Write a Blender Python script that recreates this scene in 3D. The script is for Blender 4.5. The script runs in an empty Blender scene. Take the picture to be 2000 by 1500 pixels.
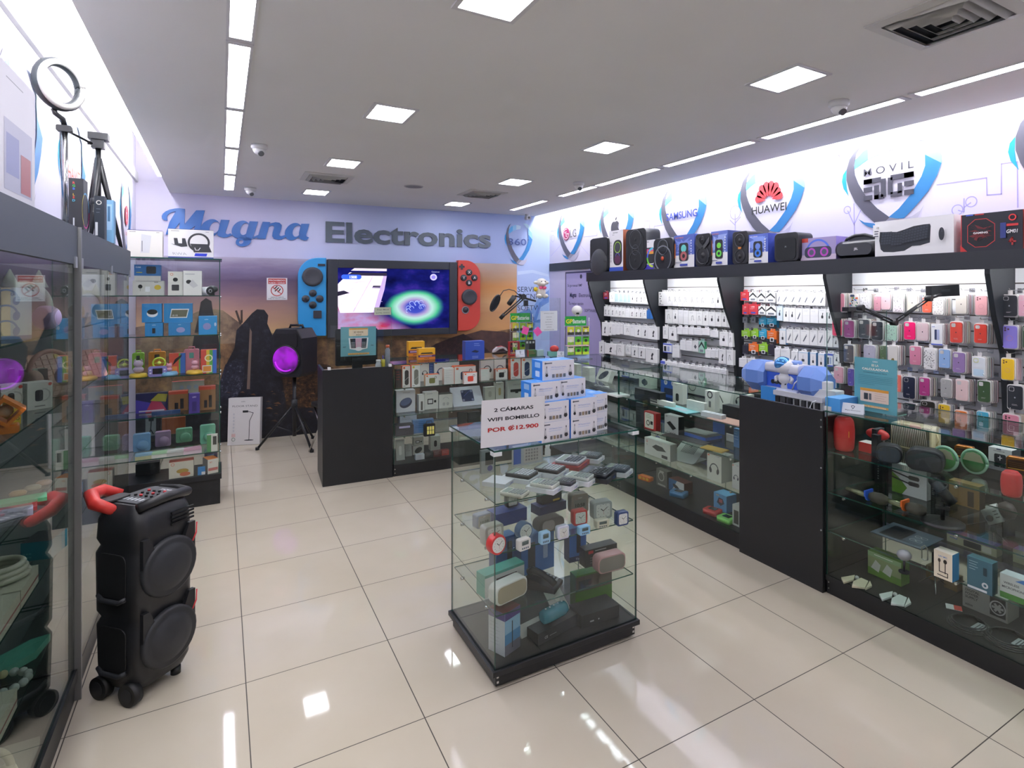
import bpy, math, random
from mathutils import Matrix, Vector

# ---------------------------------------------------------------- camera, world, exposure
S = bpy.context.scene
COL = S.collection
F_PX, CX, CY, YAW = 1131.9, 1111.7, 572.1, -0.5409
CAM = Vector((-0.0917, -5.2623, 1.6831))
cam_data = bpy.data.cameras.new('camera')
cam_data.sensor_width = 36.0
cam_data.lens = 36.0 * F_PX / 2000.0
cam_data.shift_x = 0.5 - CX / 2000.0
cam_data.shift_y = (CY - 750.0) / 2000.0
cam_data.clip_start = 0.02
cam = bpy.data.objects.new('camera', cam_data)
COL.objects.link(cam)
cam.location = CAM
cam.rotation_euler = (math.radians(90), 0, YAW)
S.camera = cam

world = bpy.data.worlds.new('world')
S.world = world
world.use_nodes = True
bg = world.node_tree.nodes['Background']
bg.inputs[0].default_value = (0.82, 0.86, 1.0, 1)
bg.inputs[1].default_value = 0.12

S.view_settings.view_transform = 'Standard'
S.view_settings.look = 'None'
S.view_settings.gamma = 1.0
S.view_settings.use_curve_mapping = False
S.view_settings.exposure = 0.0
S.cycles.transparent_max_bounces = 48
S.cycles.max_bounces = 10
S.cycles.diffuse_bounces = 5
S.cycles.glossy_bounces = 5
S.cycles.use_denoising = True
S.cycles.sample_clamp_indirect = 6.0
S.cycles.caustics_reflective = False
S.cycles.caustics_refractive = False
PANEL_W, COVE_W, SLOT_W, BAY_W = 27.0, 62.0, 22.0, 60.0     # lamp strengths

random.seed(7)
R = math.radians
PI = math.pi

# ---------------------------------------------------------------- rays through the photograph's pixels
FW = Vector((math.sin(-YAW), math.cos(-YAW), 0)); RT = Vector((math.cos(-YAW), -math.sin(-YAW), 0))
def ray(u, v): return FW + RT * ((u - CX) / F_PX) + Vector((0, 0, -(v - CY) / F_PX))
def onz(u, v, z): d = ray(u, v); return CAM + d * ((z - CAM.z) / d.z)
def onx(u, v, x): d = ray(u, v); return CAM + d * ((x - CAM.x) / d.x)
def ony(u, v, y): d = ray(u, v); return CAM + d * ((y - CAM.y) / d.y)
def onplane(u, v, p, n): d = ray(u, v); return CAM + d * ((Vector(p) - CAM).dot(n) / d.dot(n))
def depth(p): return (Vector(p) - CAM).dot(FW)
def ppm(p): return depth(p) / F_PX                    # metres per pixel at a point

# ---------------------------------------------------------------- materials
def lin(h):
    if not isinstance(h, str): return (*h, 1)
    h = h.lstrip('#'); o = []
    for i in (0, 2, 4):
        c = int(h[i:i + 2], 16) / 255
        o.append(c / 12.92 if c <= .04045 else ((c + .055) / 1.055) ** 2.4)
    return (*o, 1)
_mats = {}
def C(h, rough=.45, metal=0.0, spec=.5, emit=0.0, name=None):
    """A plain surface of one colour."""
    k = (h, rough, metal, spec, emit)
    if k in _mats: return _mats[k]
    m = bpy.data.materials.new(name or 'surface_' + str(h).strip('#'))
    m.use_nodes = True
    b = m.node_tree.nodes['Principled BSDF']
    b.inputs['Base Color'].default_value = lin(h)
    b.inputs['Roughness'].default_value = rough
    b.inputs['Metallic'].default_value = metal
    b.inputs['Specular IOR Level'].default_value = spec
    if emit:
        b.inputs['Emission Color'].default_value = lin(h); b.inputs['Emission Strength'].default_value = emit
    _mats[k] = m
    return m
def nodes_mat(name):
    m = bpy.data.materials.new(name); m.use_nodes = True
    nt = m.node_tree
    return m, nt, nt.nodes['Principled BSDF']
def N(nt, t, **kw):
    n = nt.nodes.new(t)
    for k, v in kw.items():
        if k.startswith('i_'):
            key = k[2:]
            n.inputs[int(key) if key.isdigit() else key].default_value = v
        else: setattr(n, k, v)
    return n
def ramp(nt, stops, interp='LINEAR'):
    n = nt.nodes.new('ShaderNodeValToRGB'); cr = n.color_ramp; cr.interpolation = interp
    while len(cr.elements) < len(stops): cr.elements.new(.5)
    for e, (p, c) in zip(cr.elements, stops): e.position = p; e.color = lin(c)
    return n
def glass(name, tint, rough=0.0, ior=1.5):
    m = bpy.data.materials.new(name); m.use_nodes = True
    nt = m.node_tree; nt.nodes.clear()
    out = N(nt, 'ShaderNodeOutputMaterial'); mix = N(nt, 'ShaderNodeMixShader')
    tr = N(nt, 'ShaderNodeBsdfTransparent'); tr.inputs[0].default_value = (*tint, 1)
    gl = N(nt, 'ShaderNodeBsdfGlossy'); gl.inputs['Roughness'].default_value = rough
    fr = N(nt, 'ShaderNodeFresnel'); fr.inputs[0].default_value = ior
    geo = N(nt, 'ShaderNodeNewGeometry'); flip = N(nt, 'ShaderNodeVectorMath', operation='SCALE')
    # the same reflection from either side of a sheet
    mul = N(nt, 'ShaderNodeMath', operation='MULTIPLY'); mul.inputs[1].default_value = -2.0
    add = N(nt, 'ShaderNodeMath', operation='ADD'); add.inputs[1].default_value = 1.0
    lw = N(nt, 'ShaderNodeVectorMath', operation='DOT_PRODUCT')
    nt.links.new(geo.outputs['Incoming'], lw.inputs[0]); nt.links.new(geo.outputs['Normal'], lw.inputs[1])
    ab = N(nt, 'ShaderNodeMath', operation='ABSOLUTE'); nt.links.new(lw.outputs['Value'], ab.inputs[0])
    one = N(nt, 'ShaderNodeMath', operation='SUBTRACT'); one.inputs[0].default_value = 1.0; nt.links.new(ab.outputs[0], one.inputs[1])
    pw = N(nt, 'ShaderNodeMath', operation='POWER'); pw.inputs[1].default_value = 5.0; nt.links.new(one.outputs[0], pw.inputs[0])
    f0 = ((ior - 1) / (ior + 1)) ** 2
    sc = N(nt, 'ShaderNodeMath', operation='MULTIPLY_ADD'); sc.inputs[1].default_value = 1 - f0; sc.inputs[2].default_value = f0
    nt.links.new(pw.outputs[0], sc.inputs[0])
    for n in (fr, flip, mul, add): nt.nodes.remove(n)
    nt.links.new(sc.outputs[0], mix.inputs[0]); nt.links.new(tr.outputs[0], mix.inputs[1]); nt.links.new(gl.outputs[0], mix.inputs[2])
    nt.links.new(mix.outputs[0], out.inputs[0])
    return m
GLASS = glass('clear_green_glass', (.955, .985, .968))
GLASS_L = glass('cabinet_glass', (.94, .97, .95))
WRAP = glass('clear_wrap', (.9, .9, .91), .12)
GEDGE = C('1d4a40', .15, name='glass_edge')
GEDGE2 = C('86b7a6', .2, name='glass_edge_light')
BLACK = C('16181b', .42, name='black_laminate')
INK = C('1c1d20', .5); WHITE = C('e9e9ea', .45); GREY = C('9a9da0', .5); CHROME = C('c8c8c8', .18, 1.0)
DKPL = C('17191c', .38); DKPL2 = C('25282c', .55)

# ---------------------------------------------------------------- mesh builder
_glyph = {}
def glyphs(s, off):
    k = (s, off)
    if k not in _glyph:
        c = bpy.data.curves.new('t', 'FONT'); c.body = s; c.size = 1; c.offset = off; c.resolution_u = 3
        o = bpy.data.objects.new('t', c); m = bpy.data.meshes.new_from_object(o)
        vs = [(v.co.x, v.co.y) for v in m.vertices]; fs = [tuple(p.vertices) for p in m.polygons]
        bpy.data.objects.remove(o); bpy.data.curves.remove(c); bpy.data.meshes.remove(m)
        _glyph[k] = (vs, fs)
    return _glyph[k]
class MB:
    def __init__(s, M=None):
        s.v, s.f, s.mi, s.sm, s.mats = [], [], [], [], []
        s.M = M or Matrix.Identity(4); s.st = []
    def push(s, M): s.st.append(s.M); s.M = s.M @ M; return s
    def pop(s): s.M = s.st.pop(); return s
    def m(s, mat):
        if isinstance(mat, str): mat = C(mat)
        if mat not in s.mats: s.mats.append(mat)
        return s.mats.index(mat)
    def add(s, vs, fs, mat, smooth=False):
        b = len(s.v); i = s.m(mat)
        s.v.extend(tuple(s.M @ Vector(p)) for p in vs)
        for f in fs: s.f.append(tuple(b + k for k in f)); s.mi.append(i); s.sm.append(smooth)
    def box(s, a, b, mat, faces=None):
        """Axis-aligned box; faces: {'-y': mat, ...} for sides of another colour."""
        (x0, y0, z0), (x1, y1, z1) = a, b
        vs = [(x0, y0, z0), (x1, y0, z0), (x1, y1, z0), (x0, y1, z0), (x0, y0, z1), (x1, y0, z1), (x1, y1, z1), (x0, y1, z1)]
        fd = {'-z': (0, 3, 2, 1), '+z': (4, 5, 6, 7), '-y': (0, 1, 5, 4), '+x': (1, 2, 6, 5), '+y': (2, 3, 7, 6), '-x': (3, 0, 4, 7)}
        b0 = len(s.v); s.v.extend(tuple(s.M @ Vector(p)) for p in vs)
        for k, f in fd.items():
            s.f.append(tuple(b0 + q for q in f)); s.mi.append(s.m((faces or {}).get(k, mat))); s.sm.append(False)
    def prism(s, poly, y0, y1, mat, cap=None, back=None):
        """Polygon in x,z (counter-clockwise seen from -y), pushed from y0 (front) to y1."""
        n = len(poly)
        vs = [(x, y0, z) for x, z in poly] + [(x, y1, z) for x, z in poly]
        s.add(vs, [tuple(range(n))], cap or mat); b = len(s.v) - 2 * n
        i = s.m(mat)
        for k in range(n):
            s.f.append((b + k, b + n + k, b + n + (k + 1) % n, b + (k + 1) % n)); s.mi.append(i); s.sm.append(n > 11)
        s.f.append(tuple(b + n + k for k in reversed(range(n)))); s.mi.append(s.m(back or mat)); s.sm.append(False)
    def rbox(s, a, b, r, mat, ax='y', n=4, cap=None):
        """Box with the four edges along one axis rounded."""
        (x0, y0, z0), (x1, y1, z1) = a, b
        if ax == 'y': s.prism(rr(x0, z0, x1, z1, r, n), y0, y1, mat, cap)
        elif ax == 'z':
            s.push(Matrix(((1, 0, 0, 0), (0, 0, 1, 0), (0, -1, 0, 0), (0, 0, 0, 1))))   # local y=-z, z=y
            s.prism(rr(x0, y0, x1, y1, r, n), -z1, -z0, mat, cap); s.pop()
        else:
            s.push(Matrix(((0, -1, 0, 0), (1, 0, 0, 0), (0, 0, 1, 0), (0, 0, 0, 1))))
            s.prism(rr(y0, z0, y1, z1, r, n), -x1, -x0, mat, cap); s.pop()
    def lathe(s, prof, mat, n=20, o=(0, 0, 0), smooth=True, caps=True):
        vs = []; k = len(prof)
        for i in range(n):
            a = 2 * PI * i / n
            vs += [(o[0] + r * math.cos(a), o[1] + r * math.sin(a), o[2] + z) for r, z in prof]
        fs = [(i * k + j, ((i + 1) % n) * k + j, ((i + 1) % n) * k + j + 1, i * k + j + 1) for i in range(n) for j in range(k - 1)]
        s.add(vs, fs, mat, smooth)
        if caps:
            b = len(s.v) - n * k
            for j, rev in ((0, True), (k - 1, False)):
                if prof[j][0] > 1e-5:
                    f = [b + i * k + j for i in range(n)]
                    s.f.append(tuple(reversed(f)) if rev else tuple(f)); s.mi.append(s.m(mat)); s.sm.append(False)
    def cyl(s, p, q, r, mat, r1=None, n=14, caps=True):
        p, q = Vector(p), Vector(q); d = q - p
        s.push(Matrix.Translation(p) @ d.to_track_quat('Z', 'Y').to_matrix().to_4x4())
        s.lathe([(r, 0), (r if r1 is None else r1, d.length)], mat, n, caps=caps); s.pop()
    def ell(s, c, rad, mat, n=18, k=10, z0=-1, z1=1):
        """Ellipsoid (or the slice of it between z0 and z1)."""
        t0, t1 = math.asin(z0), math.asin(z1)
        s.push(Matrix.Translation(c) @ Matrix.Diagonal((*rad, 1)))
        s.lathe([(max(math.cos(t0 + (t1 - t0) * i / k), 1e-6), math.sin(t0 + (t1 - t0) * i / k)) for i in range(k + 1)], mat, n); s.pop()
    def tube(s, pts, r, mat, n=8):
        pts = [Vector(p) for p in pts]; vs = []; up = Vector((0.31, 0.22, .92))
        for i, p in enumerate(pts):
            t = (pts[min(i + 1, len(pts) - 1)] - pts[max(i - 1, 0)]).normalized()
            a = t.cross(up)
            if a.length < .05: a = t.cross(Vector((1, 0, 0)))
            a.normalize(); b = t.cross(a)
            rr_ = r[i] if isinstance(r, (list, tuple)) else r
            vs += [tuple(p + a * (rr_ * math.cos(2 * PI * j / n)) + b * (rr_ * math.sin(2 * PI * j / n))) for j in range(n)]
        m = len(pts)
        fs = [(i * n + j, i * n + (j + 1) % n, (i + 1) * n + (j + 1) % n, (i + 1) * n + j) for i in range(m - 1) for j in range(n)]
        fs += [tuple(reversed(range(n))), tuple((m - 1) * n + j for j in range(n))]
        s.add(vs, fs, mat, True)
    def torus(s, c, r, t, mat, ax='y', n=24, a0=0, a1=2 * PI):
        pts = []
        for i in range(n + 1):
            a = a0 + (a1 - a0) * i / n; x, y = r * math.cos(a), r * math.sin(a)
            pts.append(Vector(c) + Vector({'y': (x, 0, y), 'x': (0, x, y), 'z': (x, y, 0)}[ax]))
        s.tube(pts, t, mat, 8)
    def text(s, body, x, z, size, mat, y=0, off=0.0, sx=1.0, align='l', shear=0, depth_=0, w=None):
        """Lettering in the x,z plane facing -y."""
        vs, fs = glyphs(body, off)
        if not vs: return
        x1 = max(p[0] for p in vs); x0 = min(p[0] for p in vs)
        if w: sx = w / ((x1 - x0) * size)
        ww = (x1 - x0) * size * sx
        ox = x - x0 * size * sx - {'l': 0, 'c': ww / 2, 'r': ww}[align]
        P = [(ox + (p[0] + shear * p[1]) * size * sx, y, z + p[1] * size) for p in vs]
        s.add(P, fs, mat)
        if depth_:
            n = len(P); cnt = {}
            for f in fs:
                for a, b in zip(f, f[1:] + f[:1]):
                    cnt[(a, b)] = 1
            ed = [(a, b) for a, b in cnt if (b, a) not in cnt]
            s.add(P + [(a, b + depth_, c) for a, b, c in P], [(a, a + n, b + n, b) for a, b in ed], mat)
    def build(s, name, parent=None, loc=None, rz=0.0, bevel=0):
        me = bpy.data.meshes.new(name); me.from_pydata(s.v, [], s.f)
        for m in s.mats: me.materials.append(m)
        me.polygons.foreach_set('material_index', s.mi); me.polygons.foreach_set('use_smooth', s.sm); me.update()
        o = bpy.data.objects.new(name, me); COL.objects.link(o)
        if parent: o.parent = parent
        if loc is not None: o.location = loc; o.rotation_euler = (0, 0, rz)
        if bevel:
            b = o.modifiers.new('bevel', 'BEVEL'); b.width = bevel; b.segments = 2; b.limit_method = 'ANGLE'; b.angle_limit = R(50)
        return o
def rr(x0, z0, x1, z1, r, n=4):
    r = min(r, abs(x1 - x0) / 2, abs(z1 - z0) / 2); p = []
    for cx, cz, a in ((x1 - r, z0 + r, -90), (x1 - r, z1 - r, 0), (x0 + r, z1 - r, 90), (x0 + r, z0 + r, 180)):
        for i in range(n + 1): t = R(a + 90 * i / n); p.append((cx + r * math.cos(t), cz + r * math.sin(t)))
    return p
class Face:
    """Printing on one face of a box: x to the right, z up, in metres from the lower corner; w, h its size."""
    def __init__(s, mb, M, w, h): s.mb, s.M, s.w, s.h, s.k = mb, M, w, h, 0
    def _go(s, fn): s.k += 1; s.mb.push(s.M @ Matrix.Translation((0, -.00025 * s.k, 0))); fn(); s.mb.pop()
    def poly(s, pts, mat): s._go(lambda: s.mb.add([(x * s.w, 0, z * s.h) for x, z in pts], [tuple(range(len(pts)))], mat))
    def rect(s, x0, z0, x1, z1, mat): s.poly([(x0, z0), (x1, z0), (x1, z1), (x0, z1)], mat)
    def rrect(s, x0, z0, x1, z1, r, mat):
        s._go(lambda: s.mb.add([(x, 0, z) for x, z in rr(x0 * s.w, z0 * s.h, x1 * s.w, z1 * s.h, r)], [tuple(range(20))], mat))
    def oval(s, x, z, rx, rz, mat, rot=0, n=24):
        """Radii in metres."""
        c, d = math.cos(R(rot)), math.sin(R(rot)); P = []
        for i in range(n):
            a = 2 * PI * i / n; p, q = rx * math.cos(a), rz * math.sin(a); P.append((x * s.w + p * c - q * d, 0, z * s.h + p * d + q * c))
        s._go(lambda: s.mb.add(P, [tuple(range(n))], mat))
    def ring(s, x, z, r, t, mat, a0=0, a1=360, n=28, q=1.0):
        P = []
        for i in range(n + 1):
            a = R(a0 + (a1 - a0) * i / n)
            for rad in (r - t, r): P.append((x * s.w + rad * q * math.cos(a), 0, z * s.h + rad * math.sin(a)))
        s._go(lambda: s.mb.add(P, [(2 * i, 2 * i + 1, 2 * i + 3, 2 * i + 2) for i in range(n)], mat))
    def line(s, pts, t, mat):
        P = [Vector((x * s.w, 0, z * s.h)) for x, z in pts]; V = []; Fs = []
        for a, b in zip(P, P[1:]):
            d = (b - a)
            if d.length < 1e-7: continue
            d.normalize(); nn = Vector((-d.z, 0, d.x)) * (t / 2); e = d * (t * .3); k = len(V)
            V += [a - e - nn, b + e - nn, b + e + nn, a - e + nn]; Fs.append((k, k + 1, k + 2, k + 3))
        s._go(lambda: s.mb.add([tuple(p) for p in V], Fs, mat))
    def bars(s, x, z, w, n, mat, t=.09, gap=.05):
        """Small print, too small to read."""
        for i in range(n): s.rect(x, z - gap * i, x + w * random.uniform(.6, 1), z - gap * i + t * .3, mat)
    def text(s, body, x, z, size, mat, off=0.0, align='c', sx=1.0, w=None, shear=0):
        """Size and width as a fraction of the face height and width."""
        s._go(lambda: s.mb.text(body, x * s.w, z * s.h, size * s.h, mat, 0, off, sx, align, shear, 0, w * s.w if w else None))

# ---------------------------------------------------------------- things
def tag(o, label, cat, group=None, kind=None):
    o['label'] = label; o['category'] = cat
    if group: o['group'] = group
    if kind: o['kind'] = kind
    return o
def thing(name, label, cat, loc=(0, 0, 0), rz=0, group=None):
    o = bpy.data.objects.new(name, None); o.empty_display_size = .05; COL.objects.link(o)
    o.location = loc; o.rotation_euler = (0, 0, rz)
    return tag(o, label, cat, group)
def struct(o): o['kind'] = 'structure'; return o
def dup(root, loc, rz, label, group=None):
    r = root.copy(); COL.objects.link(r); r.location = loc; r.rotation_euler = (0, 0, rz); r['label'] = label
    if group: r['group'] = group
    for ch in list(root.children):
        c = ch.copy(); COL.objects.link(c); c.parent = r
        for g in list(ch.children):
            d = g.copy(); COL.objects.link(d); d.parent = c
    return r
def carton(name, label, cat, w, d, h, loc, rz, front, side=None, top=None, draw=None, group=None, draws=None, drawt=None, mb=None, tilt=0, drawr=None):
    """A product box: base centre of its front edge at loc, front facing local -y. draw/draws/drawt/drawr print the front, the side at -x, the top and the side at +x."""
    own = mb is None; mb = mb or MB()
    if tilt: mb.push(Matrix.Rotation(R(tilt), 4, 'X'))
    side = side or front; top = top or side
    mb.box((-w / 2, 0, 0), (w / 2, d, h), side, {'-y': front, '+z': top, '-z': side})
    if draw: draw(Face(mb, Matrix.Translation((-w / 2, 0, 0)), w, h))
    if draws: draws(Face(mb, Matrix.Translation((-w / 2, d, 0)) @ Matrix.Rotation(R(-90), 4, 'Z'), d, h))
    if drawr: drawr(Face(mb, Matrix.Translation((w / 2, 0, 0)) @ Matrix.Rotation(R(90), 4, 'Z'), d, h))
    if drawt: drawt(Face(mb, Matrix.Translation((-w / 2, 0, h)) @ Matrix.Rotation(R(-90), 4, 'X'), w, d))
    if tilt: mb.pop()
    if not own: return None
    o = mb.build(name, None, loc, rz)
    return tag(o, label, cat, group)
def span(u0, v0, u1, v1, z, ang):
    """Front face of an upright box seen in the photo: lower-left pixel (u0, v0) on height z, right edge at column u1, top of the left edge at row v1.
    Returns centre of the front edge, width, height, rotation. ang: 0 faces the shop front, -90 faces the left wall."""
    p = onz(u0, v0, z); t = R(ang); d = Vector((math.cos(t), math.sin(t), 0))
    # p + d*w seen at column u1
    k = (u1 - CX) / F_PX; a = p - CAM
    w = (k * a.dot(FW) - a.dot(RT)) / (d.dot(RT) - k * d.dot(FW))
    return p + d * (w / 2), w, (v0 - v1) * ppm(p), t
# ================================================================ THE SETTING
H = 2.776                                   # ceiling
XL, XR = -0.872, 3.975                      # side walls
YF = -8.2                                   # shop front
BW_A = -math.atan(.0737)                    # the back wall stands a little askew
BW = Matrix.Translation((0, 2.351, 0)) @ Matrix.Rotation(BW_A, 4, 'Z')     # local x along the wall, -y out of it
BWN = (BW.to_3x3() @ Vector((0, -1, 0)))
def onwall(u, v, off=0.0):
    """Pixel to (x, z) on the back wall's own axes, off metres in front of it."""
    p = onplane(u, v, BW @ Vector((0, -off, 0)), BWN); q = BW.inverted() @ p
    return q.x, q.z

def floor_mat():
    m, nt, b = nodes_mat('polished_porcelain_tiles'); L = nt.links.new
    tc = N(nt, 'ShaderNodeTexCoord'); sep = N(nt, 'ShaderNodeSeparateXYZ'); L(tc.outputs['Object'], sep.inputs[0])
    ds = []
    for a in (0, 1):
        d = N(nt, 'ShaderNodeMath', operation='DIVIDE'); d.inputs[1].default_value = .6; L(sep.outputs[a], d.inputs[0])
        r = N(nt, 'ShaderNodeMath', operation='ROUND'); L(d.outputs[0], r.inputs[0])
        s = N(nt, 'ShaderNodeMath', operation='SUBTRACT'); L(d.outputs[0], s.inputs[0]); L(r.outputs[0], s.inputs[1])
        ab = N(nt, 'ShaderNodeMath', operation='ABSOLUTE'); L(s.outputs[0], ab.inputs[0]); ds.append((ab, d))
    mn = N(nt, 'ShaderNodeMath', operation='MINIMUM'); L(ds[0][0].outputs[0], mn.inputs[0]); L(ds[1][0].outputs[0], mn.inputs[1])
    lt = N(nt, 'ShaderNodeMath', operation='LESS_THAN'); lt.inputs[1].default_value = .0034; L(mn.outputs[0], lt.inputs[0])
    fl = []
    for _, d in ds:
        f = N(nt, 'ShaderNodeMath', operation='FLOOR'); L(d.outputs[0], f.inputs[0]); fl.append(f)
    cb = N(nt, 'ShaderNodeCombineXYZ'); L(fl[0].outputs[0], cb.inputs[0]); L(fl[1].outputs[0], cb.inputs[1])
    wn = N(nt, 'ShaderNodeTexWhiteNoise'); L(cb.outputs[0], wn.inputs[0])
    ns = N(nt, 'ShaderNodeTexNoise', i_Scale=2.2, i_Detail=5.0); L(tc.outputs['Object'], ns.inputs['Vector'])
    ad = N(nt, 'ShaderNodeMath', operation='MULTIPLY_ADD'); ad.inputs[1].default_value = .25; L(wn.outputs[0], ad.inputs[0]); L(ns.outputs[0], ad.inputs[2])
    rp = ramp(nt, [(.25, 'bdb39f'), (.95, 'c8bfad')]); L(ad.outputs[0], rp.inputs[0])
    mx = N(nt, 'ShaderNodeMix', data_type='RGBA'); L(lt.outputs[0], mx.inputs[0]); L(rp.outputs[0], mx.inputs[6]); mx.inputs[7].default_value = lin('3c362d')
    L(mx.outputs[2], b.inputs['Base Color'])
    rg = N(nt, 'ShaderNodeMath', operation='MULTIPLY_ADD'); rg.inputs[1].default_value = .5; rg.inputs[2].default_value = .045; L(lt.outputs[0], rg.inputs[0])
    L(rg.outputs[0], b.inputs['Roughness']); b.inputs['IOR'].default_value = 1.5
    return m
def paint(name, a, bcol, scale=1.5, rough=.75):
    m, nt, b = nodes_mat(name); tc = N(nt, 'ShaderNodeTexCoord')
    ns = N(nt, 'ShaderNodeTexNoise', i_Scale=scale, i_Detail=3.0); nt.links.new(tc.outputs['Object'], ns.inputs['Vector'])
    rp = ramp(nt, [(.3, a), (.7, bcol)]); nt.links.new(ns.outputs[0], rp.inputs[0]); nt.links.new(rp.outputs[0], b.inputs['Base Color'])
    b.inputs['Roughness'].default_value = rough
    return m
def axis_print(name, axis, stops, lo, hi, rough=.5):
    """Wallpaper printed with a colour change along one axis."""
    m, nt, b = nodes_mat(name); tc = N(nt, 'ShaderNodeTexCoord'); sp = N(nt, 'ShaderNodeSeparateXYZ'); nt.links.new(tc.outputs['Object'], sp.inputs[0])
    mr = N(nt, 'ShaderNodeMapRange'); mr.inputs[1].default_value = lo; mr.inputs[2].default_value = hi
    nt.links.new(sp.outputs[axis], mr.inputs[0]); rp = ramp(nt, stops); nt.links.new(mr.outputs[0], rp.inputs[0])
    nt.links.new(rp.outputs[0], b.inputs['Base Color']); b.inputs['Roughness'].default_value = rough
    return m
CEIL = paint('ceiling_paint', 'e6e6e0', 'eaeae5')
COVEP = paint('cove_paint', 'e2e2e4', 'e9e9ea')
mb = MB(); mb.box((-1.2, YF, -.1), (4.4, 3.2, 0), floor_mat()); struct(mb.build('floor'))
mb = MB(); mb.box((-.571, YF, H), (3.752, 2.6, H + .1), CEIL); struct(mb.build('ceiling'))
mb = MB(); mb.box((-1.2, YF, 3.34), (4.4, 3.2, 3.44), COVEP); struct(mb.build('ceiling_slab'))
RW = axis_print('lilac_wall_print', 2, [(0, 'b9b4dc'), (.45, 'cfcbe6'), (1, 'e2e0ee')], 1.0, 2.6)
LW = axis_print('lilac_wall_print_2', 2, [(0, 'cfcbe6'), (1, 'e4e2ef')], 1.0, 2.6)
BWP = axis_print('blue_wall_print', 0, [(0, 'dcd7ea'), (.22, 'cfcdea'), (.5, 'bcc6ea'), (.8, 'a6b6e2'), (1, 'b4c8ec')], -.8, 4.0)
mb = MB(); mb.box((XL - .12, YF, 0), (XL, 2.6, 3.34), LW); struct(mb.build('wall_left'))
mb = MB(); mb.box((XR, YF, 0), (XR + .12, 2.6, 3.34), RW); wall_right = struct(mb.build('wall_right'))
mb = MB(); mb.box((-1.1, 0, 0), (4.3, .15, 3.34), BWP); wall_back = mb.build('wall_back'); wall_back.matrix_world = BW; struct(wall_back)
mb = MB(); mb.box((-1.2, YF - .12, 0), (4.4, YF, 3.34), paint('front_paint', '77726a', '8a847a')); struct(mb.build('wall_front'))
# lip board of the lighting cove along the left wall, and the light strips lying above both ceiling edges
COVE = C('fbfaff', emit=COVE_W, name='cove_led')
mb = MB(); mb.box((XL, YF, 2.862), (XL + .022, 2.41, 2.962), C('d6d6d6', .7)); struct(mb.build('trim_1'))
for i, (x, s) in enumerate(((-.63, 1), (3.81, -1))):
    mb = MB(); mb.box((x - .02, YF + .2, H + .104), (x + .02, 2.0, H + .125), COVE)
    struct(mb.build('trim_%d' % (2 + i)))

# ---------------------------------------------------------------- lamps set into the ceiling
LED = C('f6f7ff', emit=PANEL_W, name='panel_led')
SLOT = C('f3efff', emit=SLOT_W, name='slot_led')
FRAME = C('d7d7d6', .5)
def panel(x, y, label):
    t = thing('ceiling_light', label, 'ceiling light', (x, y, H), 0, 'square ceiling panels')
    mb = MB()
    for a, b in (((-.13, -.165), (.13, -.145)), ((-.13, .145), (.13, .165)), ((-.13, -.145), (-.11, .145)), ((.11, -.145), (.13, .145))):
        mb.box((*a, -.008), (*b, -.0005), FRAME)
    mb.build('frame', t)
    mb = MB(); mb.box((-.109, -.144, -.006), (.109, .144, -.001), LED); mb.build('diffuser', t)
rows = ['nearest the shop front', 'second from the shop front', 'third from the shop front', 'closest to the mural wall']
for cx_, side in ((.79, 'above the open aisle'), (2.385, 'above the wall counters')):
    for y, w in zip((-3.3, -1.68, -.1, 1.53), ['cut by the top edge of the photo' if cx_ < 1 else 'biggest', 'second biggest', 'third biggest', 'smallest']):
        panel(cx_, y, 'glowing ceiling panel, %s of the row %s' % (w, side))
    for y in (-4.95, -6.6): panel(cx_, y, 'glowing rectangular ceiling panel behind the photographer, row ' + side)
def slot(x0, x1, y0, y1, label, grp):
    t = thing('linear_light', label, 'ceiling light', ((x0 + x1) / 2, (y0 + y1) / 2, H), 0, grp)
    a, b = (x1 - x0) / 2, (y1 - y0) / 2; mb = MB()
    mb.box((-a - .012, -b, -.006), (-a, b, -.0005), FRAME); mb.box((a, -b, -.006), (a + .012, b, -.0005), FRAME)
    mb.box((-a - .012, -b - .03, -.006), (a + .012, -b, -.0005), FRAME); mb.box((-a - .012, b, -.006), (a + .012, b + .03, -.0005), FRAME)
    mb.build('frame', t)
    mb = MB(); mb.box((-a, -b, -.004), (a, b, -.0008), SLOT); mb.build('diffuser', t)
ordn = ['first', 'second', 'third', 'fourth', 'fifth', 'sixth', 'seventh', 'eighth', 'ninth', 'tenth', 'eleventh', 'twelfth', 'thirteenth', 'fourteenth', 'fifteenth', 'sixteenth', 'seventeenth', 'eighteenth']
for i, (a, b) in enumerate(((.98, 1.84), (-.17, .86), (-1.26, -.27), (-2.33, -1.33), (-3.4, -2.41), (-4.5, -3.47), (-5.6, -4.57))):
    slot(-.062, .02, a, b, 'long narrow recessed light over the glass cabinets, %s from the mural wall' % ordn[i], 'recessed lights over the cabinet side')
for i, (a, b) in enumerate(((.76, 1.66), (-.3, .38), (-1.3, -.36), (-2.36, -1.42), (-3.43, -2.47), (-4.5, -3.52), (-5.6, -4.57))):
    slot(3.155, 3.225, a, b, 'long narrow recessed light by the brand emblem wall, %s from the mural wall' % ordn[i], 'recessed lights by the emblem wall')

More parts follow.
